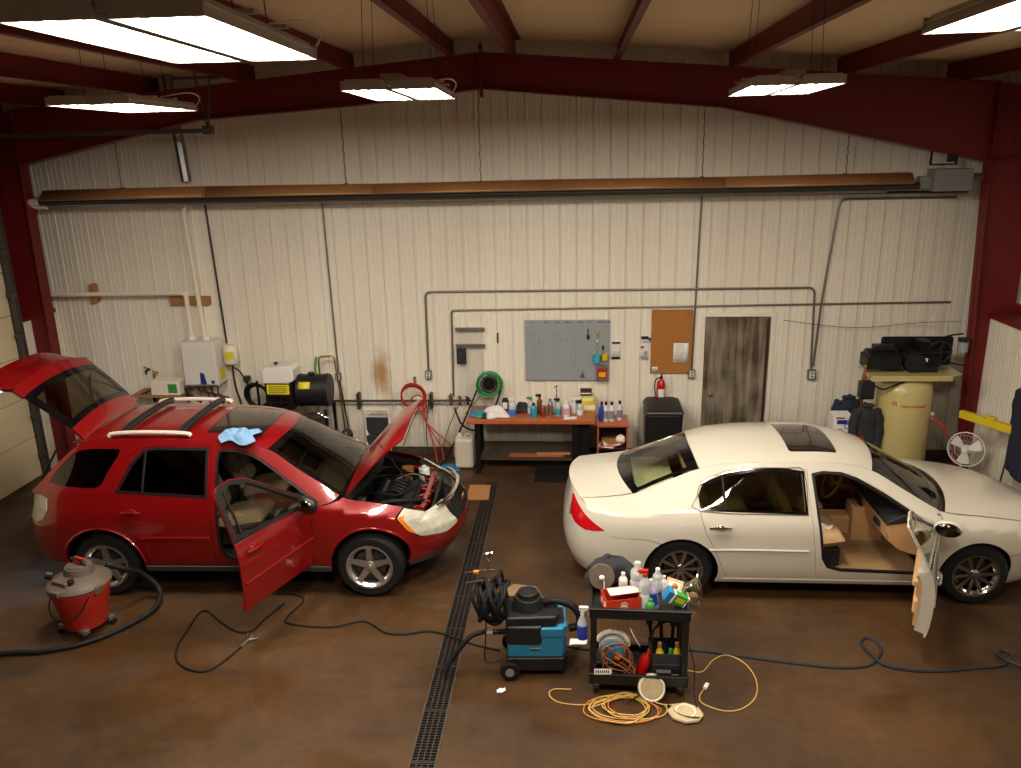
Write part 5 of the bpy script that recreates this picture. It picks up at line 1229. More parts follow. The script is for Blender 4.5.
# trash can
t = thing('trash_can', 'large black wheeled trash can standing left of the back door', 'trash can', (1.29,11.25,0))
mb = MB(); mb.box((0,0,.46),(.46,.44,.86),taper=1.17); mb.build('bin', 'black_plastic', t, bevel=.04)
mb = MB()
mb.add([(-.28,-.29,.89),(.28,-.29,.89),(.28,.27,.92),(-.28,.27,.92),(-.26,-.26,.94),(.26,-.26,.94),(.24,.22,1.0),(-.24,.22,1.0)],[(0,3,2,1),(4,5,6,7),(0,1,5,4),(1,2,6,5),(2,3,7,6),(3,0,4,7)])
mb.build('lid', 'black_plastic', t, bevel=.02)
for x in (-.2,.2): mb = MB(); mb.cyl((x-.02,.24,.1),(x+.02,.24,.1),.1,n=20); mb.build('wheel', 'black_rubber', t, bevel=.01)
mb = MB(); mb.tube([(-.2,.26,.95),(-.2,.33,.96),(.2,.33,.96),(.2,.26,.95)], .014, 8); mb.build('handle', 'black_plastic', t)

# workbench
mat('bench_orange', (176,92,50), .4, noise=.15, nscale=5)
t = thing('workbench', 'long orange-topped workbench with black legs against the back wall', 'workbench', (-.62,11.22,0))
mb = MB(); mb.b2(-.92,.92,-.33,.33,.77,.84); mb.build('tabletop', 'bench_orange', t, bevel=.01)
for x in (-.78,.66):
    for y in (-.24,.24): mb = MB(); mb.b2(x-.035,x+.035,y-.035,y+.035,.03,.77); mb.build('leg', 'black_metal', t, bevel=.004)
    mb = MB(); mb.b2(x-.04,x+.04,-.31,.31,0,.04); mb.build('foot', 'black_metal', t, bevel=.004)
mb = MB(); mb.b2(.6,.86,-.22,.2,.1,.77); mb.build('drawer_unit', 'black_metal', t, bevel=.01)
mb = MB(); mb.b2(-.78,.66,.22,.25,.1,.3); mb.build('back_brace', 'dark_base', t)
mb = MB(); mb.b2(-.76,.62,-.18,.22,.16,.18); mb.build('lower_shelf', 'dark_base', t)
for k, (x, z, L, m, lab) in enumerate([(-.55,.21,.8,'wood_orange','orange-brown board lying on the shelf under the workbench'),(-.3,.235,.5,'wood_raw','pale stick on top of the board under the workbench')]):
    mb = MB(); mb.box((0,0,0),(L,.1-.04*k,.03),(0,0,.06*k)); tag(mb.build('wood_board', m, loc=(x,11.15,z-.011-.0*k), bevel=.004), lab, 'board')
t = thing('side_cabinet', 'small orange cabinet with an open front at the right end of workbench', 'cabinet', (.56,11.18,0))
mb = MB(); mb.b2(-.23,.23,-.23,.23,.71,.75); mb.build('top', 'bench_orange', t, bevel=.006)
for x in (-.22,.2): mb = MB(); mb.b2(x,x+.02,-.21,.22,0,.71); mb.build('side_panel', 'bench_orange', t)
mb = MB(); mb.b2(-.2,.2,-.2,.2,.36,.38); mb.b2(-.2,.2,-.2,.2,.04,.06); mb.b2(-.2,.2,.2,.22,0,.71); mb.build('shelves', 'dark_steel', t)
for k in range(4):
    mb = MB(); mb.box((0,0,0),(.24,.3,.018),(0,0,0)); tag(mb.build('magazine', ['paper','red_plastic','paper','wood_raw'][k], loc=(.50+.02*k,11.14,.391+.0185*k), rot=(0,0,.2*k-.3), bevel=.002), ['bottom pale magazine of the stack inside the orange cabinet','red magazine second from the bottom in the orange cabinet','white magazine second from the top in the orange cabinet','brown magazine topmost of the stack in the orange cabinet'][k], 'magazine', 'magazines in the side cabinet')
mb = MB(); mb.ball((0,0,.08),.08,10,sc=(.9,.8,1.)); o = mb.build('cloth_bundle', 'paper', loc=(.68,11.12,.381)); tag(o, 'pale rag bundle at the right inside the orange cabinet', 'rag')
# bottles
mat('clear_plastic', (214,220,218), .2, alpha=.62)
mat('liq_blue', (60,110,200), .3); mat('liq_teal', (40,150,170), .3); mat('liq_brown', (120,60,35), .4); mat('liq_white', (215,215,220), .4); mat('liq_navy', (40,60,160), .3); mat('liq_pink', (210,150,170), .4)
def bottle(x, y, z, h, r, m, label, cap='white_plastic', spray=False, lab=None, group=None, fill=None, rot=(0,0,0), name=None, parentless=True):
    t = thing(name or ('spray_bottle' if spray else 'bottle'), label, 'bottle', (x,y,z), rot, group)
    mb = MB(); mb.lathe([(r*.9,0),(r,.008),(r,h*.62),(r*.9,h*.7),(r*.4,h*.82),(r*.36,h*.86)], 18); mb.build('body', m, t)
    if fill: mb = MB(); mb.lathe([(r*1.005,.01),(r*1.012,.012),(r*1.012,h*.4),(r*1.0,h*.405)], 18, caps=False); mb.build('liquid', fill, t)
    mb = MB()
    if spray: mb.lathe([(r*.42,h*.84),(r*.42,h*.92),(r*.3,h*.94)], 12); mb.box((-.012,0,h*.98),(.075,.028,.035)); mb.box((-.055,0,h*.985),(.02,.018,.02)); mb.tube([(-.03,0,h*.96),(-.045,0,h*.90),(-.04,0,h*.84)], .005, 5)
    else: mb.lathe([(r*.45,h*.84),(r*.45,h),(r*.4,h)], 14)
    mb.build('sprayer' if spray else 'cap', cap, t, bevel=.002)
    if lab: mb = MB(); mb.grid(lambda u, v: (r*1.02*math.sin(-1+2*u), -r*1.02*math.cos(-1+2*u), h*.15+h*.4*v), 8, 1); mb.build('label', lab, t)
    return t
def bx(px): return -1.53+(px-467)/127*1.82
zb = .84
for px, y, h, r, m, lab, kw in [
 (512,11.08,.26,.055,'clear_plastic','clear spray bottle with blue liquid, leftmost bottle on the workbench',dict(spray=True,fill='liq_blue')),
 (530,11.18,.24,.045,'clear_plastic','spray bottle with green sprayer left of the teal one on bench',dict(spray=True,cap='green_plastic',fill='liq_white')),
 (533.5,11.02,.21,.052,'liq_teal','short teal bottle in the middle of the workbench',dict(cap='black_plastic')),
 (539,11.22,.27,.042,'liq_brown','tall dark brown bottle in the middle row of the workbench',dict(spray=True,cap='black_plastic')),
 (543,11.06,.20,.042,'liq_brown','short brown bottle right of the teal one on the bench',dict(cap='white_plastic')),
 (550,11.10,.25,.038,'galv','silver metal can standing left of the white one on bench',dict(cap='galv')),
 (554,11.24,.27,.04,'liq_white','white capped bottle behind the silver can on the bench',dict()),
 (558,11.12,.24,.04,'clear_plastic','clear spray bottle with teal liquid right of the white cans',dict(spray=True,fill='liq_teal',cap='black_plastic')),
 (566,11.06,.24,.055,'liq_white','white jug-like bottle with a pink label on the bench',dict(lab='liq_pink')),
 (574,11.20,.2,.045,'liq_white','small white bottle left of the yellow boxes on the bench',dict()),
 (580,11.12,.21,.05,'clear_plastic','clear bottle standing in front of the yellow boxes',dict(fill='liq_white',cap='black_plastic',spray=True))]:
    bottle(bx(px), y, zb, h, r, m, lab, group='bottles on the workbench', **kw)
for k, (px, m, fl, lab) in enumerate([(602,'liq_navy',None,'dark bottle, leftmost on the small orange cabinet'),(606,'liq_white','black_plastic','white bottle next to the dark one on the orange cabinet'),(612,'liq_white',None,'middle white bottle with dark cap on the orange cabinet'),(620,'liq_white',None,'white bottle at right on orange cabinet, apart from the others')]):
    bottle(.33+(px-597)/31*.45, 11.12+.05*(k == 3), .75, .29, .042, m, lab, cap='black_plastic', lab='grey_plastic' if k else None, group='bottles on the side cabinet')
def rag(name, label, cat, x, y, z, w, d, h, m, seed, rot=0):
    r_ = random.Random(seed); a = [r_.uniform(4,9) for _ in range(4)]; mb = MB()
    mb.grid(lambda u, v: ((u-.5)*w*(1+.1*math.sin(a[0]*v)), (v-.5)*d*(1+.1*math.sin(a[1]*u)), .008+h*(1-(2*u-1)**4)*(1-(2*v-1)**4)*(.7+.3*math.sin(a[2]*u+a[3]*v*1.7))), 24, 20)
    return tag(mb.build(name, m, loc=(x,y,z), rot=(0,0,rot), solid=.006), label, cat)
rag('rag', 'blue cloth crumpled on the left end of the workbench', 'cloth', bx(478), 11.15, zb, .26, .3, .06, 'blue_plastic', 1)
mat('white_towel', (226,220,220), .9, bump=.5, bscale=60)
rag('rag', 'white towel bundled near the left end of the workbench', 'cloth', bx(495), 11.10, zb, .32, .34, .12, 'white_towel', 2, .3)
rag('rag', 'dark rag bundle behind the clear blue bottle on workbench', 'cloth', bx(521), 11.28, zb, .2, .2, .14, 'dark_cloth', 3)
rag('rag', 'lime green cloth at the front left corner of the workbench', 'cloth', bx(478.5), 11.0, zb, .1, .12, .05, 'green_plastic', 4)
rag('rag', 'dark glove lying on bench between green cloth and white towel', 'glove', bx(484), 10.98, zb, .08, .14, .05, 'dark_cloth', 5)
for k, (x0, x1, y0, y1, z0, z1, m, lab) in enumerate([(500,506,11.3,11.45,0,.16,'navy','small blue box at the back of the bench, left of the bottles'),(571,580,11.3,11.45,0,.20,'paper','white carton behind the bottles beside the yellow box'),(580,596,11.28,11.46,0,.13,'yellow','yellow box, lower one at the right end of the workbench'),(582,594,11.29,11.45,.132,.23,'label_yellow','pale yellow box stacked on the other at bench right end'),(571,584,11.30,11.44,.232,.31,'dark_steel','small dark carton on top of the boxes at bench right end')]):
    mb = MB(); mb.b2(bx(x0),bx(x1),y0,y1,zb+z0+.001,zb+z1)
    if k == 4: mb = MB(); mb.b2(bx(580.5),bx(592),y0,y1,zb+z0+.001,zb+z1)
    t = thing('carton', lab, 'box', (0,0,0)); mb.build('box', m, t, bevel=.004)
    mb = MB(); a, b = (bx(x0), bx(x1)) if k < 4 else (bx(580.5), bx(592)); mb.b2(a+.01,b-.01,y0-.0015,y0,zb+z0+.03,zb+z1-.03); mb.build('label', 'paper' if k != 1 else 'grey_plastic', t, flat=True)
mb = MB(); mb.grid(lambda u, v: ((u-.5)*.2+.04*v,(v-.5)*.12,.003+.002*math.sin(6*u)),6,4); tag(mb.build('paper_sheet','paper',loc=(bx(569),10.97,zb),rot=(0,0,.3),solid=.001),'loose white paper near the front edge of the workbench','paper')
t = thing('pump_dispenser', 'black wiry pump standing behind the bottles on the workbench', 'pump', (bx(556),11.36,zb)); mb = MB(); mb.cyl((0,0,0),(0,0,.2),.03); mb.build('body','clear_plastic',t); mb = MB(); mb.tube([(0,0,.2),(0,0,.36),(.02,0,.38),(-.04,0,.34)],.007,6); mb.build('nozzle','black_plastic',t)
# jug, paper, mat, plate
mat('jug_white', (196,188,172), .5, noise=.12, nscale=6)
t = thing('plastic_jug', 'large dirty white plastic jug on the floor left of the workbench', 'jug', (-1.62,11.2,0))
mb = MB(); mb.box((0,0,.235),(.29,.27,.47)); mb.build('jug', 'jug_white', t, bevel=.05); mb = MB(); mb.cyl((-.07,0,.47),(-.07,0,.52),.035); mb.build('cap', 'white_plastic', t, bevel=.004); mb = MB(); mb.tube([(-.0,0,.46),(.03,0,.51),(.1,0,.5),(.12,0,.45)],.018,8,smooth=4); mb.build('handle','jug_white',t)
mb = MB(); mb.grid(lambda u, v: ((u-.5)*.26,(v-.5)*.34,.004+.003*math.sin(8*u+5*v)),8,8); tag(mb.build('paper_towel','blue_plastic',loc=(-1.86,11.1,0.001),rot=(0,0,.5),solid=.002),'blue paper towel on the floor beside the white jug','paper towel')
mb = MB(); mb.b2(-.28,.28,-.27,.27,0,.012); mb.b2(-.24,.24,-.23,.23,.012,.016); 
t = thing('floor_mat', 'black rubber mat on the floor in front of the workbench', 'mat', (-.28,10.87,0.0)); mb.build('mat', 'black_rubber', t, bevel=.004)
mb = MB(); 
for a in ((-.28,.28,-.27,-.255),(-.28,.28,.255,.27),(-.28,-.265,-.255,.255),(.265,.28,-.255,.255)): mb.b2(*a,.012,.018)
mb.build('raised_edge', 'seal', t)
mb = MB(); mb.box((0,0,.006),(.30,.5,.008)); tag(mb.build('cardboard_sheet','wood_raw',loc=(-1.31,10.22,0.001),rot=(0,0,.04),bevel=.001),'pale cardboard sheet on the floor across the far end of drain','cardboard')

# ---------------------------------------------------------------- left: door rail under the roof
t = thing('door_track', 'horizontal steel overhead-door rail hung from the roof at upper left', 'door rail', (0,9.8,4.83))
mb = MB(); mb.b2(-7.9,-4.35,-.02,.02,0,.05); mb.build('rail', 'track', t)
for s in (-.09,.09): mb = MB(); mb.cyl((-4.36,0,.03),(-4.36+s,0,.62),.012,n=6); mb.build('strut', 'track', t)
mb = MB(); mb.b2(-4.75,-4.15,-.02,.02,.6,.64); mb.cyl((-4.45,0,.64),(-4.45,0,.95),.01,n=6); mb.build('cross_bar', 'track', t)
mb = MB(); mb.b2(-4.42,-4.30,-.04,.04,-.02,.08); mb.build('end_plate', 'track', t, bevel=.005)

# ---------------------------------------------------------------- right: air compressor
mat('tank_tan', (196,180,120), .35, coat=.4, noise=.05)
t = thing('air_compressor', 'tan upright air compressor tank with a black pump and motor on top', 'air compressor', (4.50,10.88,0)); t.scale = (1.13,1.13,1)
mb = MB(); mb.lathe([(.001,.16),(.18,.18),(.28,.26),(.31,.36),(.31,1.32),(.28,1.43),(.2,1.49),(.001,1.52)], 40); mb.build('tank', 'tank_tan', t, ang=60)
for k in range(3):
    a = 2*PI*k/3+.5; mb = MB(); mb.box((.25*math.cos(a),.25*math.sin(a),.15),(.1,.02,.3),(0,0,a)); mb.build('leg', 'tank_tan', t)
mb = MB(); mb.prism([(-.50,-.26),(.42,-.26),(.56,-.18),(.56,.2),(-.50,.2)], 1.56, 1.575, 'z'); mb.b2(-.50,.42,-.265,-.255,1.50,1.575); mb.cyl((0,0,1.48),(0,0,1.56),.12,n=20); mb.build('top_plate', 'tank_tan', t, bevel=.004)
mb = MB(); mb.b2(-.52,-.12,-.14,.14,1.62,1.80); mb.cyl((-.50,0,1.74),(-.15,0,1.74),.14,n=24); mb.b2(-.42,-.18,-.06,.08,1.86,1.93); mb.build('motor', 'black_metal', t, bevel=.015)
mb = MB(); mb.cyl((.02,-.16,1.72),(.02,.1,1.72),.12,n=20); mb.b2(-.02,.3,-.12,.1,1.58,1.78)
for k in range(7): mb.b2(-.04,.32,-.14,.12,1.66+.03*k,1.672+.03*k)
for k in range(6): mb.b2(.08,.2,-.1,.1,1.88+.025*k-.02,1.888+.025*k-.02)
mb.cyl((.15,0,1.74),(.15,0,2.0),.05,n=12); mb.build('pump', 'engine_dark', t)
mb = MB(); mb.b2(-.28,.56,.13,.19,1.60,2.0); mb.build('belt_guard', 'black_metal', t, bevel=.03)
mb = MB(); mb.torus((.38,.10,1.80),.14,.02,(0,1,0),30,8)
for k in range(5): mb.box((.38+.07*math.cos(2*PI*k/5),.10,1.80+.07*math.sin(2*PI*k/5)),(.14,.015,.03),(0,-2*PI*k/5,0))
mb.build('flywheel', 'black_plastic', t)
mb = MB(); mb.b2(.1,.19,-.275,-.268,1.70,1.75) if False else mb.b2(.07,.16,-.146,-.14,1.73,1.78); mb.build('pump_label', 'paper', t, flat=True)
mb = MB(); mb.b2(-.58,-.42,-.2,-.05,1.22,1.46); mb.build('pressure_switch', 'black_plastic', t, bevel=.02)
mb = MB(); mb.tube(elbow_path([(-.44,-.16,1.42),(-.34,-.22,1.36),(-.2,-.24,1.45),(-.05,-.2,1.5)],.06),.012,8); mb.build('cable', 'black_rubber', t)
mb = MB(); mb.tube(elbow_path([(-.52,-.1,1.62),(-.54,-.12,1.5),(-.53,-.14,.5)],.05),.018,8); mb.build('copper_line', 'copper', t)
mb = MB(); mb.tube([(-.52,-.1,1.66),(-.4,-.05,1.78),(-.3,0,1.85)],.012,8,smooth=4); mb.ball((-.52,-.1,1.66),.03,8); mb.cyl((-.54,-.12,1.52),(-.54,-.17,1.52),.03,n=12); mb.build('fittings', 'brass', t)
mb = MB(); mb.ball((-.31,-.1,.95),.03,8); mb.ball((.29,-.13,1.0),.03,8); mb.build('plug', 'white_plastic', t)
tx = MB()
def curved_text(body, size, a0, z, m, nm):
    o = text_obj(nm, body, size, m, t, (0,0,0), (0,0,0), .002, 'LEFT')
    for v in o.data.vertices:
        a = a0+v.co.x/.312; zz = v.co.y; d = v.co.z; v.co = ((.313+d)*math.sin(a), -(.313+d)*math.cos(a), z+zz)
    return o
mat('logo_red', (205,70,40), .4)
curved_text('IR', .085, -.80, 1.155, 'logo_red', 'maker_logo')
curved_text('Ingersoll-Rand', .05, -.48, 1.15, 'logo_red', 'maker_name')
pipe('air_line', [(4.72,10.75,1.0),(4.85,10.6,.95),(5.0,10.6,.78),(5.12,10.62,.56),(5.2,10.7,.3)], .012, 'red_plastic', 'red air line drooping from the tan tank towards the white fan', 'hose', .12)
pipe('power_cable', [(4.85,10.95,1.62),(5.15,11.2,1.60),(5.3,11.02,1.60)], .01, 'black_rubber', 'black cable running from the compressor pump to the right column', 'cable', .05)
pipe('power_cable', [(4.86,10.98,1.9),(5.0,11.0,2.02),(5.2,10.95,2.06)], .012, 'black_rubber', 'thick black cable rising from the compressor to the grey column lamp', 'cable', .08)
t = thing('column_beacon', 'small round grey device mounted on the red right column', 'sensor', (5.22,10.96,1.9)); mb = MB(); mb.cyl((0,0,-.09),(0,0,.05),.065,n=20); mb.build('body','peg_grey',t,bevel=.006); mb = MB(); mb.cyl((0,0,.05),(0,0,.10),.07,n=20); mb.b2(0,.12,.0,.03,.04,.08); mb.build('cap','black_plastic',t,bevel=.006)
pipe('thin_wire', [(3.0,11.6,2.12),(4.0,11.6,1.98),(4.9,11.6,2.08),(5.3,11.3,2.15)], .004, 'dark_pipe', 'thin sagging wire across the wall from the door to the right column', 'wire', .5)
# stand behind the sedan with box, jacket, red cup
t = thing('utility_stand', 'low grey stand behind the white car holding the carton and jackets', 'stand', (3.84,11.12,0))
mb = MB(); mb.b2(-.42,.2,-.3,.3,.50,.53); mb.build('top', 'grey_plastic', t, bevel=.005)
for x in (-.39,.17):
    for y in (-.26,.26): mb = MB(); mb.b2(x-.015,x+.015,y-.015,y+.015,0,.5); mb.build('leg', 'black_metal', t)
t = thing('bottle_carton', 'white carton with blue print behind the white car roof', 'box', (3.69,10.9,.531)); mb = MB(); mb.b2(-.13,.13,-.12,.12,0,.42); mb.build('box', 'paper', t, bevel=.006)
mb = MB()
for k, (a, b, r_) in enumerate(((-.07,.1,.03),(.03,.08,.045),(-.03,.2,.03),(.06,.27,.035))): mb.torus((a,-.122,b),r_,.006,(0,1,0),16,4)
mb.b2(-.08,.06,-.1225,-.12,.30,.36); mb.build('printed_pattern', 'blue_label', t, flat=True); mb = MB(); mb.b2(-.1,.02,-.1225,-.12,.375,.40); mb.build('printed_strip','wood_orange',t,flat=True)
def drape(name, label, cat, x, y, z, w, h, d, m, seed):
    r_ = random.Random(seed); a = [r_.uniform(5,11) for _ in range(5)]; mb = MB()
    def f(u, v):
        th = 2*PI*u; k = (.62+.38*math.sin(PI*min(1, v*1.15)))*(1-.75*max(0, v-.85)/.15 if v > .85 else 1)
        fold = 1+.10*math.sin(a[0]*th/2+3*v)+.07*math.sin(5*th+a[1]*v)
        return (w/2*math.cos(th)*k*fold+.03*math.sin(a[2]*v), d/2*math.sin(th)*k*fold, h*v)
    mb.grid(f, 40, 24); mb.f = mb.f
    return tag(mb.build(name, m, loc=(x,y,z), ang=70, solid=.006), label, cat)
def hang_jacket(label, x, y, z, w, h, d, m, seed, rot=0, top=None):
    t = thing('jacket', label, 'jacket', (x,y,z), rot)
    r_ = random.Random(seed); a = [r_.uniform(4,9) for _ in range(6)]
    prof = tabf([(0,.50),(.15,.50),(.5,.47),(.8,.50),(.9,.42),(.96,.22),(1,.12)])
    def f(u, v):
        th = 2*PI*u; k = float(prof(v)); fold = 1+.07*math.sin(3*th+a[0]*v)+.05*math.sin(7*th+a[1]*v)+.03*math.sin(11*th)
        return (w*k*math.cos(th)*fold+.02*math.sin(a[2]*v), d*.5*(.5+.5*min(1,(1-v)*4))*math.sin(th)*fold, h*v+.02*math.sin(2*th+a[3]))
    mb = MB(); mb.grid(f, 48, 24); mb.build('body', m, t, ang=70, solid=.006)
    for s in (-1,1):
        mb = MB(); mb.tube([(s*w*.36,0,h*.88),(s*w*.52,-.01,h*.74),(s*w*.58,-.03,h*.48),(s*w*.50,-.05,h*.22),(s*w*.47,-.06,h*.1)], .06, 12, smooth=6, rf=lambda q: .07-.02*q+.006*math.sin(q*26+s)); mb.build('sleeve', m, t, ang=70)
    mb = MB(); mb.torus((0,0,h*.98),.07,.025,(0,.2,1),20,8); mb.build('collar', m, t)
    return t
hang_jacket('dark navy jacket heaped left of the tan compressor tank', 3.88, 11.2, .54, .30, .56, .24, 'navy', 1)
hang_jacket('charcoal jacket hanging beside the tan compressor tank, right of navy one', 3.97, 10.72, .40, .30, .74, .14, 'dark_cloth', 2)
t = thing('paint_can', 'red can with a white band in front of the dark jackets', 'can', (3.86,10.62,0)); mb = MB(); mb.cyl((0,0,0),(0,0,.45),.09,n=20); mb.build('support','black_plastic',t); mb = MB(); mb.cyl((0,0,.45),(0,0,.70),.07,n=20); mb.build('can','red_gloss',t,bevel=.004); mb = MB(); mb.cyl((0,0,.56),(0,0,.60),.0715,n=20); mb.build('band','paper',t)
# fan
t = thing('pedestal_fan', 'white round fan between the compressor and the yellow arm', 'fan', (5.2,10.45,0))
mb = MB(); mb.cyl((0,.08,0),(0,.08,.03),.18,n=24); mb.cyl((0,.08,.03),(0,.08,.58),.015,n=10); mb.build('stand', 'white_plastic', t)
hd = empty('fan_head', t, (0,0,.60), (R(-10),0,R(-42)))
mb = MB(); mb.cyl((0,.02,0),(0,.14,0),.06,.045,n=20); mb.build('motor', 'white_plastic', hd, bevel=.008)
mb = MB(); mb.torus((0,0,0),.225,.008,(0,1,0),40,6); mb.torus((0,-.05,0),.19,.002,(0,1,0),32,4); mb.torus((0,-.06,0),.12,.002,(0,1,0),32,4)
for k in range(28): a = 2*PI*k/28; mb.tube([(.225*math.cos(a),0,.225*math.sin(a)),(.18*math.cos(a),-.052,.18*math.sin(a)),(.04*math.cos(a),-.065,.04*math.sin(a))], .0016, 4)
mb.cyl((0,-.07,0),(0,-.06,0),.04,n=16); mb.build('guard', 'white_plastic', hd)
mb = MB()
for k in range(3):
    a0 = 2*PI*k/3+.5
    def bl(u, v, a0=a0): rr = .03+.17*u; a = a0+(v-.5)*(1.1-.3*u); return (rr*math.cos(a), -.01+.03*(v-.5), rr*math.sin(a))
    mb.grid(bl, 8, 6)
mb.cyl((0,-.03,0),(0,.02,0),.04,n=16); mb.build('blades', 'white_plastic', hd, solid=.003)
# yellow arm with jacket
t = thing('steel_beam', 'bright yellow steel arm sticking out from the right wall', 'beam', (5.07,10.45,1.1), math.atan2(9.5-10.45,5.56-5.07))
mb = MB(); mb.b2(0,1.07,-.04,.04,-.05,.05); mb.build('beam', 'yellow', t, bevel=.006)
mb = MB(); mb.cyl((.42,0,.05),(.42,0,.09),.05,n=16); mb.box((.42,.0,.075),(.16,.06,.02)); mb.build('clamp', 'yellow', t, bevel=.005)
mb = MB(); mb.b2(1.03,1.07,-.12,.12,-.15,.15); mb.build('wall_plate', 'yellow', t)
hang_jacket('dark navy work jacket hanging on the right wall by the yellow arm', 5.41, 9.62, .60, .50, 1.12, .17, 'navy', 6, R(82))
t = thing('broom', 'thin dark broom handle leaning on the right wall under the jacket', 'broom', (5.50,10.02,0)); mb = MB(); mb.cyl((-.05,.03,.02),(.03,0,.95),.011,n=8); mb.build('handle','dark_pipe',t); mb = MB(); mb.box((-.05,.03,.05),(.05,.25,.1),taper=.6); mb.build('bristles','dark_cloth',t)
# ================================================================= things on the floor in front
# shop vacuum
mat('vac_red', (200,48,34), .4, noise=.1, nscale=5)
mat('vac_grey', (88,77,66), .55, noise=.15, nscale=12)
t = thing('shop_vacuum', 'red tub shop vacuum with grey lid beside the rear wheel of the red car', 'vacuum', (-4.90,6.78,0), R(-20)); t.scale = (.96,.96,.96)
mb = MB(); mb.lathe([(.20,.09),(.215,.11),(.285,.50),(.30,.52),(.30,.55)], 36, caps=True); mb.build('tub', 'vac_red', t)
mb = MB(); mb.lathe([(.305,.535),(.312,.56),(.30,.585),(.26,.61),(.22,.63),(.14,.66),(.001,.67)], 36); mb.box((0,-.12,.63),(.2,.22,.07)); mb.box((0,-.27,.57),(.16,.09,.06)); mb.build('lid', 'vac_grey', t, bevel=.012)
mb = MB(); mb.cyl((0,.02,.62),(0,.02,.74),.155,.13,n=28); mb.cyl((0,.02,.74),(0,.02,.755),.11,n=24); mb.build('motor_head', 'vac_grey', t, bevel=.012)
mb = MB(); mb.tube([(-.1,.02,.74),(-.08,.02,.80),(.08,.02,.80),(.1,.02,.74)], .018, 8); mb.build('handle', 'black_plastic', t)
mb = MB(); mb.b2(-.03,.045,.0,.08,.755,.80); mb.b2(-.045,.06,.015,.04,.79,.83); mb.build('switch', 'red_plastic', t, bevel=.01)
mb = MB(); mb.cyl((.10,-.16,.60),(.10,-.16,.675),.035,n=14); mb.build('drain_cap', 'black_plastic', t, bevel=.004)
mb = MB(); mb.box((.245,-.07,.598),(.075,.05,.006),(0,.55,-.2)); mb.build('label', 'amber_lens', t)
mb = MB(); mb.cyl((-.22,-.12,.64),(-.27,-.16,.66),.045,n=16); mb.build('hose_port', 'black_plastic', t, bevel=.004)
mb = MB(); mb.tube([(-.25,-.12,.5),(-.2,-.24,.33),(0,-.30,.27),(.2,-.22,.33),(.26,-.1,.5)], .007, 6, smooth=5); mb.build('bail_cord', 'black_rubber', t)
for s in (-1,1): mb = MB(); mb.box((s*.29,-.02,.54),(.03,.09,.09)); mb.build('latch', 'vac_grey', t, bevel=.006)
for k in range(4):
    a = PI/4+PI/2*k; x, y = .25*math.cos(a), .25*math.sin(a)
    c = empty('caster', t, (x,y,0)); mb = MB(); mb.box((-x*.15,-y*.15,.09),(.09,.07,.05)); mb.cyl((0,0,.055),(0,0,.09),.012,n=8); mb.build('bracket','galv',c,bevel=.006); mb = MB(); mb.cyl((-.012,0,.033),(.012,0,.033),.032,n=16); mb.build('caster_wheel','black_rubber',c)
def floor_line(name, pts, r, m, label, cat, smooth=8, z=None, group=None, n=6):
    z = r if z is None else z
    P = [(p[0], p[1], (p[2] if len(p) > 2 else 0)+z) for p in pts]
    mb = MB(); mb.tube(P, r, n, smooth=smooth); return tag(mb.build(name, m), label, cat, group)
t = thing('vacuum_hose', 'fat black vacuum hose curling round the red shop vacuum to the left edge', 'hose')
pts = [(-6.4,5.95,.03),(-5.5,6.28,.03),(-5.1,6.34,.03),(-4.75,6.50,.03),(-4.50,6.8,.03),(-4.36,7.1,.05),(-4.42,7.34,.12),(-4.56,7.33,.3),(-4.62,7.16,.46),(-4.72,7.06,.56)]
P = catmull(pts, 16); mb = MB(); mb.tube(P, .028, 10, rf=lambda u: .028+.0035*math.sin(u*900)); mb.build('hose', 'black_rubber', t, ang=80)
mb = MB(); mb.cyl(P[-1],(-4.76,7.03,.60),.034,n=14); mb.build('cuff', 'black_plastic', t)
# carpet extractor
mat('ext_blue', (38,120,158), .35, coat=.3)
t = thing('carpet_extractor', 'black and blue carpet extractor on wheels beside the floor drain', 'carpet extractor', (-.34,6.40,0), R(3))
mb = MB(); mb.prism([(-.27,-.2),(.24,-.2),(.28,-.14),(.28,.16),(.22,.22),(-.27,.22)], .06, .20, 'z'); mb.build('base', 'black_plastic', t, bevel=.02)
mb = MB()
for z0, z1, s in ((.20,.40,1.),): 
    mb.prism([(-.26,-.19),(.23,-.19),(.27,-.13),(.27,.15),(.21,.21),(-.26,.21)], z0, z1, 'z')
mb.prism([(.03,-.20),(.23,-.20),(.275,-.13),(.275,.15),(.21,.215),(.03,.215)], .40, .50, 'z')
mb.build('solution_tank', 'ext_blue', t, bevel=.018)
mb = MB(); mb.b2(.10,.25,-.12,.14,.495,.505); mb.build('tank_opening', 'black_plastic', t)
mb = MB(); mb.prism([(-.27,-.20),(.02,-.205),(.06,-.19),(.06,.2),(-.27,.22)], .33, .52, 'z'); mb.prism([(-.27,-.19),(.18,-.17),(.2,-.1),(.2,.15),(-.27,.21)], .48, .60, 'z'); mb.build('recovery_tank', 'black_plastic', t, bevel=.025)
mb = MB(); mb.cyl((-.07,.02,.60),(-.07,.02,.70),.15,.12,n=28); mb.cyl((-.07,.02,.70),(-.07,.02,.74),.10,.09,n=28); mb.torus((-.07,.02,.74),.085,.012,(0,0,1),28,6); mb.build('vacuum_dome', 'black_plastic', t, bevel=.01)
mb = MB(); mb.tube([(.05,.03,.62),(.16,.0,.66),(.30,-.03,.64),(.385,-.05,.55),(.38,-.05,.44),(.30,-.04,.40)], .034, 10, smooth=8); mb.build('side_hose', 'black_rubber', t)
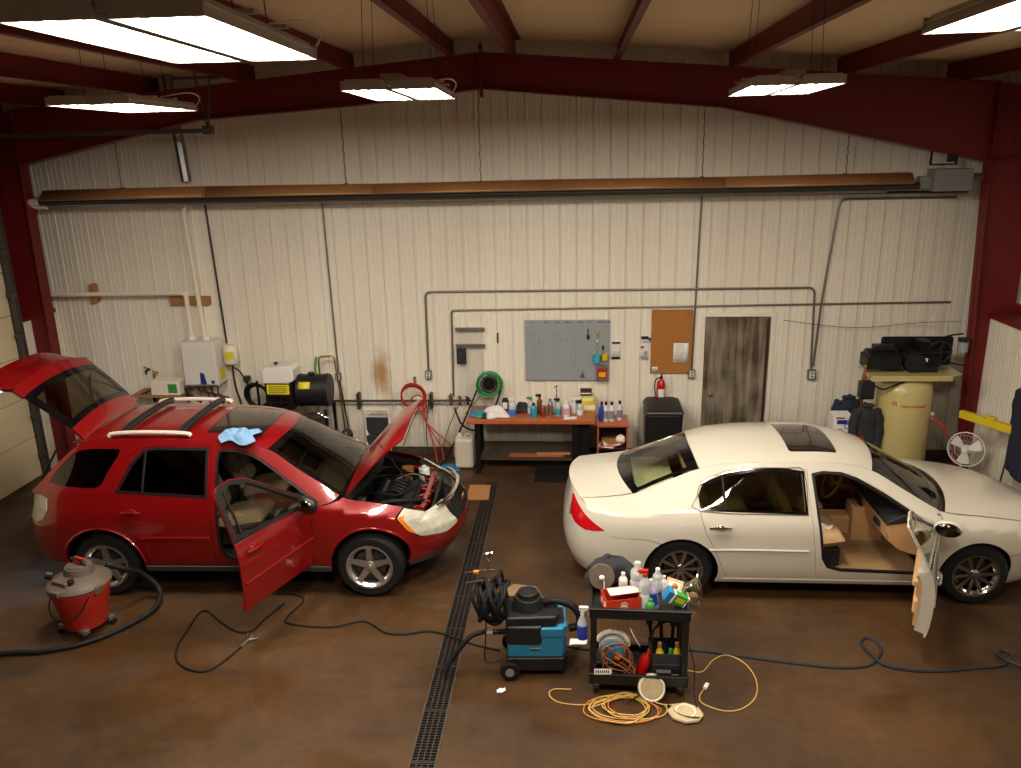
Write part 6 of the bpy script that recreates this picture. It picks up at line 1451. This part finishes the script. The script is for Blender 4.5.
for s in (-1,1):
    mb = MB(); mb.cyl((-.24,s*.23-.025,.09),(-.24,s*.23+.025,.09),.088,n=28); mb.build('wheel', 'black_rubber', t, bevel=.012); mb = MB(); mb.cyl((-.24,s*.23-.03,.09),(-.24,s*.23+.03,.09),.04,n=20); mb.build('wheel_hub', 'grey_plastic', t)
for s in (-1,1):
    mb = MB(); mb.cyl((.22,s*.15-.012,.033),(.22,s*.15+.012,.033),.033,n=16); mb.build('caster', 'black_rubber', t)
mb = MB(); mb.tube([(-.27,-.02,.36),(-.34,-.03,.36),(-.40,-.04,.37)], .026, 10); mb.build('hose_cuff', 'black_plastic', t)
mb = MB(); mb.cyl((-.40,-.04,.37),(-.46,-.045,.375),.024,n=14); mb.build('grey_coupling', 'white_plastic', t)
mb = MB(); mb.tube([(-.46,-.045,.375),(-.6,-.08,.34),(-.76,-.14,.16),(-.84,-.2,.04)], .023, 10, smooth=6); mb.build('suction_hose', 'black_rubber', t)
# handle frame with the coiled hoses
mb = MB(); mb.tube(elbow_path([(-.24,-.15,.5),(-.32,-.12,.93),(-.32,.12,.93),(-.24,.18,.5)],.08), .013, 8); mb.build('handle_frame', 'black_metal', t)
for k, z in enumerate((1.0,.90)):
    mb = MB(); mb.tube([(-.36,-.02,z-.02),(-.48,-.06,z),(-.62,-.1,z)], .009, 6); mb.build('chrome_peg', 'chrome', t)
mb = MB(); mb.tube([(-.42,-.08,1.0),(-.41,-.07,1.10),(-.46,-.06,1.15),(-.38,-.05,1.17),(-.42,-.02,1.10)], .010, 6, smooth=3); mb.build('trigger_wand', 'chrome', t)
mb = MB(); mb.box((-.52,-.1,1.01),(.05,.03,.03)); mb.build('orange_clip', 'amber_lens', t, bevel=.006)
for k in range(12):
    mb = MB(); c = (-.38+.022*(k-6)*.95,-.06+.03*math.sin(k*2.4),.74-.012*(k % 3))
    pts = [(c[0]+.035*math.sin(a*2+k)+.02*math.cos(a), c[1]+.14*math.cos(a), c[2]+(.17+.012*math.sin(k*2.3))*math.sin(a)-.02) for a in [2*PI*i/20 for i in range(20)]]
    mb.tube(pts, .0185, 7, closed=True); mb.build('hose_coil', 'black_rubber', t)
mb = MB(); mb.tube([(-.48,-.12,.66),(-.42,-.14,.54),(-.34,-.14,.52),(-.27,-.12,.60)], .020, 8, smooth=5); mb.build('hose_loop', 'black_rubber', t)
mb = MB(); mb.tube([(-.44,-.12,.62),(-.45,-.2,.4),(-.46,-.22,.2),(-.40,-.22,.17),(-.3,-.21,.2)], .006, 6, smooth=5); mb.build('solution_line', 'black_rubber', t)
mb = MB(); mb.b2(-.06,.04,-.21,-.203,.30,.31); mb.build('decal_line', 'grey_plastic', t, flat=True)
mb = MB(); mb.prism([(-.19,-.17),(.17,-.2),(.2,.05),(.0,.2),(-.17,.12)], 0, .006, 'z'); tag(mb.build('cardboard_sheet','dull_card',loc=(-.56,7.62,0.001), rot=(0,0,.5)),'tan cardboard piece lying on the floor behind the carpet extractor','cardboard')
# utility cart
t = thing('utility_cart', 'black two-shelf plastic utility cart crowded with detailing supplies', 'cart', (.56,6.22,0), R(-1.5))
def tray(z0, z1, zf, nm):
    mb = MB(); x, y = .42, .235
    mb.b2(-x,x,-y,y,zf-.02,zf)
    for a in ((-x,x,-y,-y+.025),(-x,x,y-.025,y),(-x,-x+.025,-y,y),(x-.025,x,-y,y)): mb.b2(*a,z0,z1)
    mb.b2(-x-.01,x+.01,-y-.01,-y+.015,z1-.02,z1); mb.b2(-x-.01,x+.01,y-.015,y+.01,z1-.02,z1)
    return mb.build(nm, 'black_plastic', t, bevel=.008)
tray(.745,.845,.79,'top_tray'); tray(.10,.21,.14,'bottom_tray')
for sx in (-1,1):
    for sy in (-1,1):
        mb = MB(); mb.box((sx*.385,sy*.20,.47),(.055,.05,.62)); mb.build('post', 'black_plastic', t, bevel=.008)
        c = empty('caster', t, (sx*.36,sy*.19,0)); mb = MB(); mb.cyl((-.014,0,.045),(.014,0,.045),.045,n=20); mb.build('caster_wheel','black_rubber',c,bevel=.005); mb = MB(); mb.b2(-.025,.025,-.03,.03,.08,.10); mb.b2(-.024,-.018,-.015,.015,.04,.09); mb.b2(.018,.024,-.015,.015,.04,.09); mb.build('fork','galv',c)
ZT = .792
# red tissue box, lid open
mat('box_red', (196,58,32), .5)
t = thing('red_box', 'open red carton with a raised pale flap on the cart top left', 'box', (.40,6.13,ZT), R(14))
mb = MB(); w, d, h = .15, .10, .12
for a in ((-w,w,-d,-d+.004),(-w,w,d-.004,d),(-w,-w+.004,-d,d),(w-.004,w,-d,d)): mb.b2(*a,0,h)
mb.b2(-w,w,-d,d,0,.004); mb.build('carton', 'box_red', t)
mb = MB(); mb.add([(-w+.05,d,h),(w,d,h),(w+.02,-d+.03,h+.035),(-w+.04,-d+.03,h+.03)],[(0,1,2,3)]); mb.build('flap', 'wood_raw', t, solid=.003); 
mb = MB(); mb.add([(-w+.05,d,h+.003),(w,d,h+.003),(w+.02,-d+.03,h+.038),(-w+.04,-d+.03,h+.033)],[(0,1,2,3)]); mb.build('flap_face', 'pvc', t, solid=.001)
mb = MB(); mb.torus((-.0,-d-.001,.06),.03,.003,(0,1,0),20,4); mb.b2(-.02,.02,-d-.002,-d,.05,.07); mb.b2(-.12,-.06,-d-.002,-d,.02,.03); mb.build('printed_logo', 'pvc', t)
mb = MB(); 
for k in range(2): mb.torus((-w-.001,-.04+.08*k,.06),.022,.003,(1,0,0),18,4)
mb.build('side_print', 'pvc', t)
# polisher pad
t = thing('polisher', 'round grey polisher pad with white knob at the left end of the cart', 'polisher', (.245,6.40,ZT+.13))
mb = MB(); mb.cyl((0,-.06,.0),(0,-.02,-.0),.115,n=36); mb.build('pad', 'vac_grey', t, bevel=.012, rot=(R(-20),0,0)); mb = MB(); mb.cyl((0,-.02,0),(0,.08,0),.06,n=20); mb.cyl((0,.04,-.02),(0,.04,-.13),.03,n=12); mb.build('body', 'black_plastic', t, bevel=.01)
mb = MB(); mb.ball((0,-.085,.03),.024,8); mb.tube([(0,-.08,.03),(.02,-.09,-.01),(.02,-.1,-.07)],.006,6); mb.build('knob', 'white_plastic', t)
# dark bundle
mat('bundle', (38,38,42), .9, noise=.3, nscale=12, bump=.4, bscale=20)
t = thing('work_jacket', 'dark charcoal jacket bundled over the back left corner of the cart', 'jacket', (.33,6.50,.0))
mb = MB(); rq = random.Random(8); aq = [rq.uniform(3,8) for _ in range(6)]
def dj(u, v):
    th = 2*PI*u; ph = PI*v; rr = 1+.10*math.sin(3*th+aq[0]*v)+.07*math.sin(5*th-aq[1]*v*2)+.05*math.sin(9*th+aq[2])
    return (.20*math.cos(th)*math.sin(ph)*rr, .13*math.sin(th)*math.sin(ph)*rr, .93-.13*math.cos(ph)*(1+.1*math.sin(4*th+aq[3])))
mb.grid(dj, 48, 22); mb.build('cloth', 'bundle', t, ang=80)
mb = MB(); mb.tube([(.12,-.05,.98),(.18,-.08,.93),(.21,-.09,.86),(.20,-.1,.80)], .04, 10, smooth=4, rf=lambda q: .045-.01*q); mb.build('sleeve', 'bundle', t)
mb = MB(); mb.tube([(-.15,-.06,.95),(-.2,-.1,.9),(-.19,-.12,.83)], .04, 10, smooth=4); mb.build('sleeve', 'bundle', t)
G_ = 'bottles on top of the cart'
for x, y, h, r, m, lab, kw in [
 (.433,6.36,.19,.04,'white_plastic','small white bottle behind the open red box on the cart',dict(cap='white_plastic')),
 (.56,6.405,.27,.065,'clear_plastic','big cloudy bottle at the back middle of the cart top',dict(cap='clear_plastic',fill='liq_white')),
 (.60,6.13,.34,.05,'clear_plastic','tall clear spray bottle with red and white trigger on the cart',dict(spray=True,cap='red_plastic',fill='liq_white')),
 (.735,6.39,.22,.045,'clear_plastic','clear bottle with label in front of the white car wheel',dict(cap='white_plastic',lab='paper')),
 (.645,6.05,.12,.034,'green_plastic','small lime green bottle at the front edge of the cart',dict(cap='green_plastic')),
 (.79,6.37,.16,.03,'liq_white','slim white-capped bottle behind the beige packet on the cart',dict(cap='white_plastic')),
 ]:
    bottle(x, y, ZT, h, r, m, lab, group=G_, **kw)
mat('lavender', (170,160,200), .4)
bottle(.69, 6.12, ZT, .27, .038, 'lavender', 'lavender bottle with white cap leaning at the front middle of the cart', cap='white_plastic', lab='liq_navy', group=G_, rot=(0,R(-9),0))
t = thing('packet', 'beige paper packet lying across the bottles at the cart right side', 'packet', (.875,6.33,ZT+.09), (R(55),R(8),R(-20))); mb = MB(); mb.b2(-.075,.075,-.055,.055,-.008,.008); mb.build('packet','tan_leather',t,bevel=.006); mb = MB(); mb.b2(-.05,.05,-.03,.03,.0081,.009); mb.build('label','pvc',t,flat=True)
t = thing('wipes_box', 'tilted blue, white and green box at the right end of the cart', 'box', (.865,6.15,ZT+.088), (R(12),R(28),R(12)))
mb = MB(); mb.b2(-.10,.10,-.045,.045,-.055,.055); mb.build('box', 'green_plastic', t, bevel=.008)
mb = MB(); mb.b2(-.102,-.05,-.047,.047,-.057,.057); mb.build('blue_end', 'blue_plastic', t, bevel=.006); mb = MB(); mb.b2(-.05,-.03,-.0465,.0465,-.0565,.0565); mb.b2(.085,.101,-.046,.046,-.056,.056); mb.build('white_band', 'paper', t, bevel=.003)
mb = MB(); mb.b2(-.01,.07,-.0475,-.046,-.02,.03); mb.build('label_print','label_yellow',t,flat=True)
t = thing('spray_can', 'white and purple spray can leaning right of the green box', 'can', (.955,6.17,ZT+.01), (0,R(-30),0)); mb = MB(); mb.cyl((0,0,.01),(0,0,.17),.024,n=18); mb.build('can','paper',t,bevel=.003); mb = MB(); mb.cyl((0,0,.03),(0,0,.12),.0245,n=18); mb.build('purple_band','lavender',t); mb = MB(); mb.cyl((0,0,.17),(0,0,.21),.022,n=18); mb.build('cap','amber_lens',t,bevel=.003)
mat('bag_tan', (170,130,80), .6); glass('bag_clear', (205,205,200), .9, .25)
t = thing('plastic_bag', 'crumpled clear plastic bag with a tan sponge at the cart right corner', 'bag', (1.01,6.20,.79))
mb = MB(); mb.grid(lambda u, v: ((.085+.02*math.sin(11*u+5*v)+.015*math.sin(23*u))*math.cos(2*PI*u)*(1-.35*v), (.08+.018*math.sin(9*u+8*v))*math.sin(2*PI*u)*(1-.35*v), .006+.20*v+.02*math.sin(14*u)*v), 30, 10); mb.build('bag','bag_clear',t,flat=True)
mb = MB(); mb.ball((0,-.01,.07),.05,8,sc=(1.1,.9,.7)); mb.build('sponge','bag_tan',t)
# hanging spray bottle
t = thing('spray_bottle', 'spray bottle half full of blue liquid hanging off the cart left side', 'bottle', (.075,6.08,.50))
mb = MB(); mb.lathe([(.04,0),(.045,.01),(.045,.15),(.018,.22),(.016,.24)], 20); mb.build('body','clear_plastic',t)
mb = MB(); mb.lathe([(.0455,.004),(.0462,.008),(.0462,.135),(.0455,.137)], 20); mb.build('liquid','liq_navy',t)
mb = MB(); mb.cyl((0,0,.235),(0,0,.27),.02,n=12); mb.box((.01,0,.29),(.08,.03,.035)); mb.tube([(.03,0,.28),(.05,0,.24),(.045,0,.2)],.006,6); mb.build('sprayer','white_plastic',t,bevel=.003)
# lower shelf
zs_ = .142
t = thing('buffer_machine', 'round silver-blue buffer tangled in orange cord on the cart lower shelf', 'polisher', (.36,6.18,zs_))
mb = MB(); mb.cyl((-.02,-.06,.22),(-.02,.08,.22),.12,n=32); mb.build('housing','peg_grey',t,bevel=.02); mb = MB(); mb.cyl((-.02,-.10,.22),(-.02,-.06,.22),.085,n=28); mb.build('blue_face','blue_plastic',t,bevel=.01)
mb = MB(); mb.b2(-.18,.14,-.1,.12,0,.12); mb.build('base','black_plastic',t,bevel=.02)
mb = MB(); mb.torus((-.02,.0,.24),.135,.022,(0,1,.1),30,8,a0=.3,a1=3.2); mb.build('rim_guard','pvc',t)
mb = MB(); mb.ball((.02,-.12,.2),.035,8); mb.build('orange_knob','amber_lens',t)
mat('cord_orange', (190,120,60), .5); mat('cord_yellow', (196,160,80), .5)
rg = random.Random(9)
t = thing('orange_cord', 'tangle of thin orange cord over the buffer on the lower cart shelf', 'cord', (.36,6.14,zs_))
for k in range(5):
    pts = [( .02+(.12+.03*math.sin(k))*math.cos(a+k)+rg.uniform(-.02,.02), -.13+.02*k+rg.uniform(-.02,.02), .19+(.13+.02*math.cos(k*2))*math.sin(a)+rg.uniform(-.02,.02)) for a in [2*PI*i/9 for i in range(9)]]
    mb = MB(); mb.tube(pts, .0055, 5, smooth=4, closed=True); mb.build('cord_loop', 'cord_orange' if k % 2 else 'wood_orange', t)
t = thing('name_tag', 'white printed strip at the lower left front of the cart shelf', 'tag', (.25,5.988,.235), (R(-8),0,R(3))); mb = MB(); mb.b2(-.075,.075,-.002,.002,-.025,.025); mb.build('strip','paper',t); mb = MB()
for k in range(7): mb.b2(-.06+.017*k,-.05+.017*k,-.003,-.002,-.012,.012)
mb.build('print','black_plastic',t,flat=True)
bottle(.585,6.12,zs_,.24,.05,'red_gloss','red bottle leaning in the middle of the lower cart shelf',cap='red_plastic',rot=(0,R(18),0),group='bottles on the lower shelf')
t = thing('tool_caddy', 'black tool bag on the right side of the lower cart shelf', 'tool bag', (.80,6.17,zs_))
mb = MB(); x, y = .14, .13
for a in ((-x,x,-y,-y+.015),(-x,x,y-.015,y),(-x,-x+.015,-y,y),(x-.015,x,-y,y)): mb.b2(*a,0,.24)
mb.b2(-x,x,-y,y,0,.01); mb.build('bag','dark_cloth',t,bevel=.01)
mb = MB(); mb.b2(-.13,.13,-.145,-.13,.03,.15); mb.build('front_pocket','black_plastic',t,bevel=.01); mb = MB(); mb.b2(-.09,.03,-.148,-.145,.07,.10); mb.b2(.04,.10,-.148,-.145,.05,.06); mb.build('patch','grey_plastic',t,flat=True)
mb = MB(); mb.tube([(-.12,-.1,.24),(-.13,-.1,.42),(-.05,-.08,.52),(.08,-.08,.50),(.12,-.1,.24)], .010, 7, smooth=5); mb.build('handle','black_rubber',t)
for k, (a, b, m, lab) in enumerate([(-.06,-.06,'yellow','yellow-capped bottle at the left in the black tool bag'),(.09,-.05,'yellow','yellow-capped bottle at the right in the black tool bag'),(.03,-.09,'green_plastic','lime green bottle between the yellow caps in the tool bag')]):
    bottle(.80+a,6.17+b,zs_+.012,.30-.04*(k == 2),.04,m,lab,cap='wood_raw' if k < 2 else 'green_plastic',group='bottles in the tool bag')
for k, (a, b, h) in enumerate(((-.08,.06,.40),(-.02,.03,.44),(.05,.06,.42),(.1,.05,.37))):
    t = thing('hand_brush', ['black brush handle at the left back in the tool bag','tallest black brush handle in the tool bag','black brush handle right of the tallest in the tool bag','short black brush handle at the right back in the tool bag'][k], 'brush', (.80+a,6.17+b,zs_+.012), (R(-6+4*k),R(5*k-8),0), 'brushes in the tool bag'); mb = MB(); mb.cyl((0,0,0),(0,0,h),.016,n=10); mb.build('handle','black_metal',t,bevel=.004); mb = MB(); mb.b2(-.03,.03,-.015,.015,h-.02,h+.03); mb.build('head','black_plastic',t,bevel=.01)
mb = MB(); mb.tube([(.42,6.18,.70),(.48,6.1,.60),(.53,6.08,.50),(.57,6.1,.42)], .005, 5, smooth=5); tag(mb.build('thin_flex','pvc'),'thin pale cord slanting across the open middle of the cart','cord')
# cords on the floor
fl = floor_line
t = thing('extension_lead', 'coil of yellow extension cord lying in front of the utility cart', 'cord')
rg = random.Random(11)
for k in range(8):
    cx, cy = .42+rg.uniform(-.05,.07), 5.80+rg.uniform(-.03,.03); a_, b_ = rg.uniform(.16,.32), rg.uniform(.10,.19)
    pts = [(cx+a_*math.cos(q)+rg.uniform(-.015,.015), cy+b_*math.sin(q)+rg.uniform(-.012,.012), .006+.004*k) for q in [2*PI*i/11 for i in range(11)]]
    mb = MB(); mb.tube(pts, .0055, 5, smooth=4, closed=True); mb.build('cord_loop', 'cord_yellow' if k % 3 else 'cord_orange', t)
mb = MB(); mb.tube([(.55,5.98,.03),(.3,5.92,.02),(.1,5.84,.01),(-.12,5.86,.008),(-.21,5.95,.008),(-.18,6.03,.008),(-.02,6.04,.008)], .0055, 5, smooth=6); mb.build('cord_tail', 'cord_yellow', t)
mb = MB(); mb.tube([(.12,5.78,.02),(.5,5.94,.04),(.75,5.86,.02),(.95,5.9,.01)], .0055, 5, smooth=6); mb.build('cord_tail', 'cord_yellow', t)
t = thing('extension_lead', 'thin yellow cord looping right of the cart and ending in a plug', 'cord')
mb = MB(); mb.tube([(1.0,6.36,.008),(1.15,6.34,.006),(1.28,6.52,.006),(1.42,6.60,.006),(1.56,6.48,.006),(1.61,6.25,.006),(1.56,6.02,.006),(1.42,5.86,.006),(1.26,5.82,.006),(1.10,5.90,.006),(1.08,5.99,.008),(1.13,6.08,.02)], .0055, 5, smooth=8); mb.build('cord', 'cord_yellow', t)
mb = MB(); mb.box((1.155,6.12,.02),(.035,.075,.03),(0,0,-.5)); mb.build('plug', 'pvc', t, bevel=.008)
t = thing('extension_lead', 'thin black cord running down the cart right side onto a pad', 'cord')
mb = MB(); mb.tube([(.98,6.0,.5),(1.02,5.96,.3),(1.02,5.93,.1),(1.03,5.75,.02),(1.02,5.68,.045),(.88,5.70,.05),(.80,5.86,.02)], .005, 5, smooth=8); mb.build('cord', 'black_rubber', t)
fl('floor_cable', [(.70,6.0,.08),(.62,5.97,.05),(.52,5.90,.04),(.45,5.84,.03)], .006, 'black_rubber', 'short black cord crossing the upright round pad in front of cart', 'cord')
# pads
mat('pad_wool', (178,162,128), .95, noise=.2, nscale=20, bump=.6, bscale=40)
t = thing('buffing_pad', 'round woolly buffing pad leaning on the front of the cart', 'buffing pad', (.665,5.955,.112), (R(58),0,R(4)))
mb = MB(); mb.lathe([(.001,-.02),(.10,-.02),(.118,-.012),(.12,.0),(.112,.014),(.07,.02),(.001,.022)], 36); mb.build('pad','pad_wool',t,ang=60); mb = MB(); mb.torus((0,0,.016),.105,.008,(0,0,1),36,6); mb.build('rim','paper',t)
t = thing('buffing_pad', 'pale square-ish bonnet pad lying flat at the cart right front', 'buffing pad', (.93,5.76,.0), R(-8))
mb = MB(); mb.lathe([(.001,0.002),(.13,.002),(.15,.014),(.145,.032),(.11,.04),(.001,.042)], 8); 
for i, v in enumerate(mb.v): mb.v[i] = (v[0]*1.02, v[1]*.85, v[2])
mb.build('pad','pad_wool',t,bevel=.012,ang=60); mb = MB(); mb.torus((0,0,.042),.08,.007,(0,0,1),20,5); mb.build('stitching','pvc',t)
# long hoses
mat('hose_dark', (30,42,50), .5)
fl('air_line', [(-.02,6.66),(.15,6.63),(.6,6.66),(1.18,6.65),(1.88,6.52),(2.35,6.45),(2.62,6.48),(2.76,6.58),(2.86,6.75),(2.84,6.90),(2.76,6.92),(2.70,6.80),(2.74,6.62,.02),(2.80,6.50,.01),(3.0,6.44),(3.26,6.44),(3.6,6.50),(3.86,6.56),(4.0,6.70),(3.96,6.78),(3.88,6.70),(3.92,6.58,.02),(4.06,6.52),(4.2,6.62),(4.3,6.8),(4.6,6.9),(5.0,6.7)], .0125, 'hose_dark', 'dark blue air line with a loop on the floor before the white car', 'hose')
fl('floor_cable', [(-3.2,7.50),(-2.98,7.48),(-2.86,7.36),(-2.93,7.05),(-2.85,6.93),(-2.43,6.89),(-2.18,7.0),(-2.05,6.98),(-1.85,6.82),(-1.66,6.80),(-1.45,6.86),(-1.29,6.83),(-1.15,6.76,.0),(-.95,6.66),(-.7,6.58)], .009, 'black_rubber', 'black cord winding from under the red car across the floor drain', 'cord')
t = thing('blow_gun_hose', 'thin black air hose with a blow gun looping below the red door', 'hose')
mb = MB(); mb.tube([(-3.05,7.3,.01),(-3.15,7.0,.01),(-3.2,6.80,.01),(-3.35,6.78,.01),(-3.6,6.95,.01),(-3.80,7.12,.01),(-3.88,7.08,.01),(-3.86,6.8,.01),(-3.83,6.5,.01),(-3.72,6.28,.01),(-3.55,6.16,.01),(-3.38,6.14,.01),(-3.28,6.28,.01),(-3.20,6.52,.012)], .010, 6, smooth=8); mb.build('hose', 'black_rubber', t)
mb = MB(); mb.tube([(-3.20,6.52,.015),(-3.17,6.62,.02),(-3.15,6.70,.02)], .014, 8); mb.cyl((-3.17,6.62,.02),(-3.09,6.66,.02),.008,n=8); mb.tube([(-3.19,6.66,.02),(-3.22,6.74,.02)],.007,6); mb.build('blow_gun', 'galv', t)
mb = MB(); mb.grid(lambda u, v: ((u-.5)*.17+.03*v,(v-.5)*.10,.004+.004*math.sin(5*u+2*v)),8,6); tag(mb.build('paper_scrap','paper',loc=(.03,6.76,.001),rot=(0,0,.2),solid=.001),'white paper scrap on the floor between the extractor and the cart','paper')
mb = MB(); mb.grid(lambda u, v: ((u-.5)*.08+.01*v,(v-.5)*.05,.004+.006*math.sin(9*u+4*v)),8,6); tag(mb.build('paper_scrap','paper',loc=(-.64,6.0,.001),rot=(0,0,.4),solid=.001),'tiny crumpled white scrap beside the extractor rear wheel','paper')
mb = MB(); mb.tube([(-.12,6.58,.07),(.0,6.62,.03),(.08,6.65,.02)], .009, 6, smooth=4); tag(mb.build('short_hose','black_rubber'),'short black hose end between the extractor and the cart','hose')
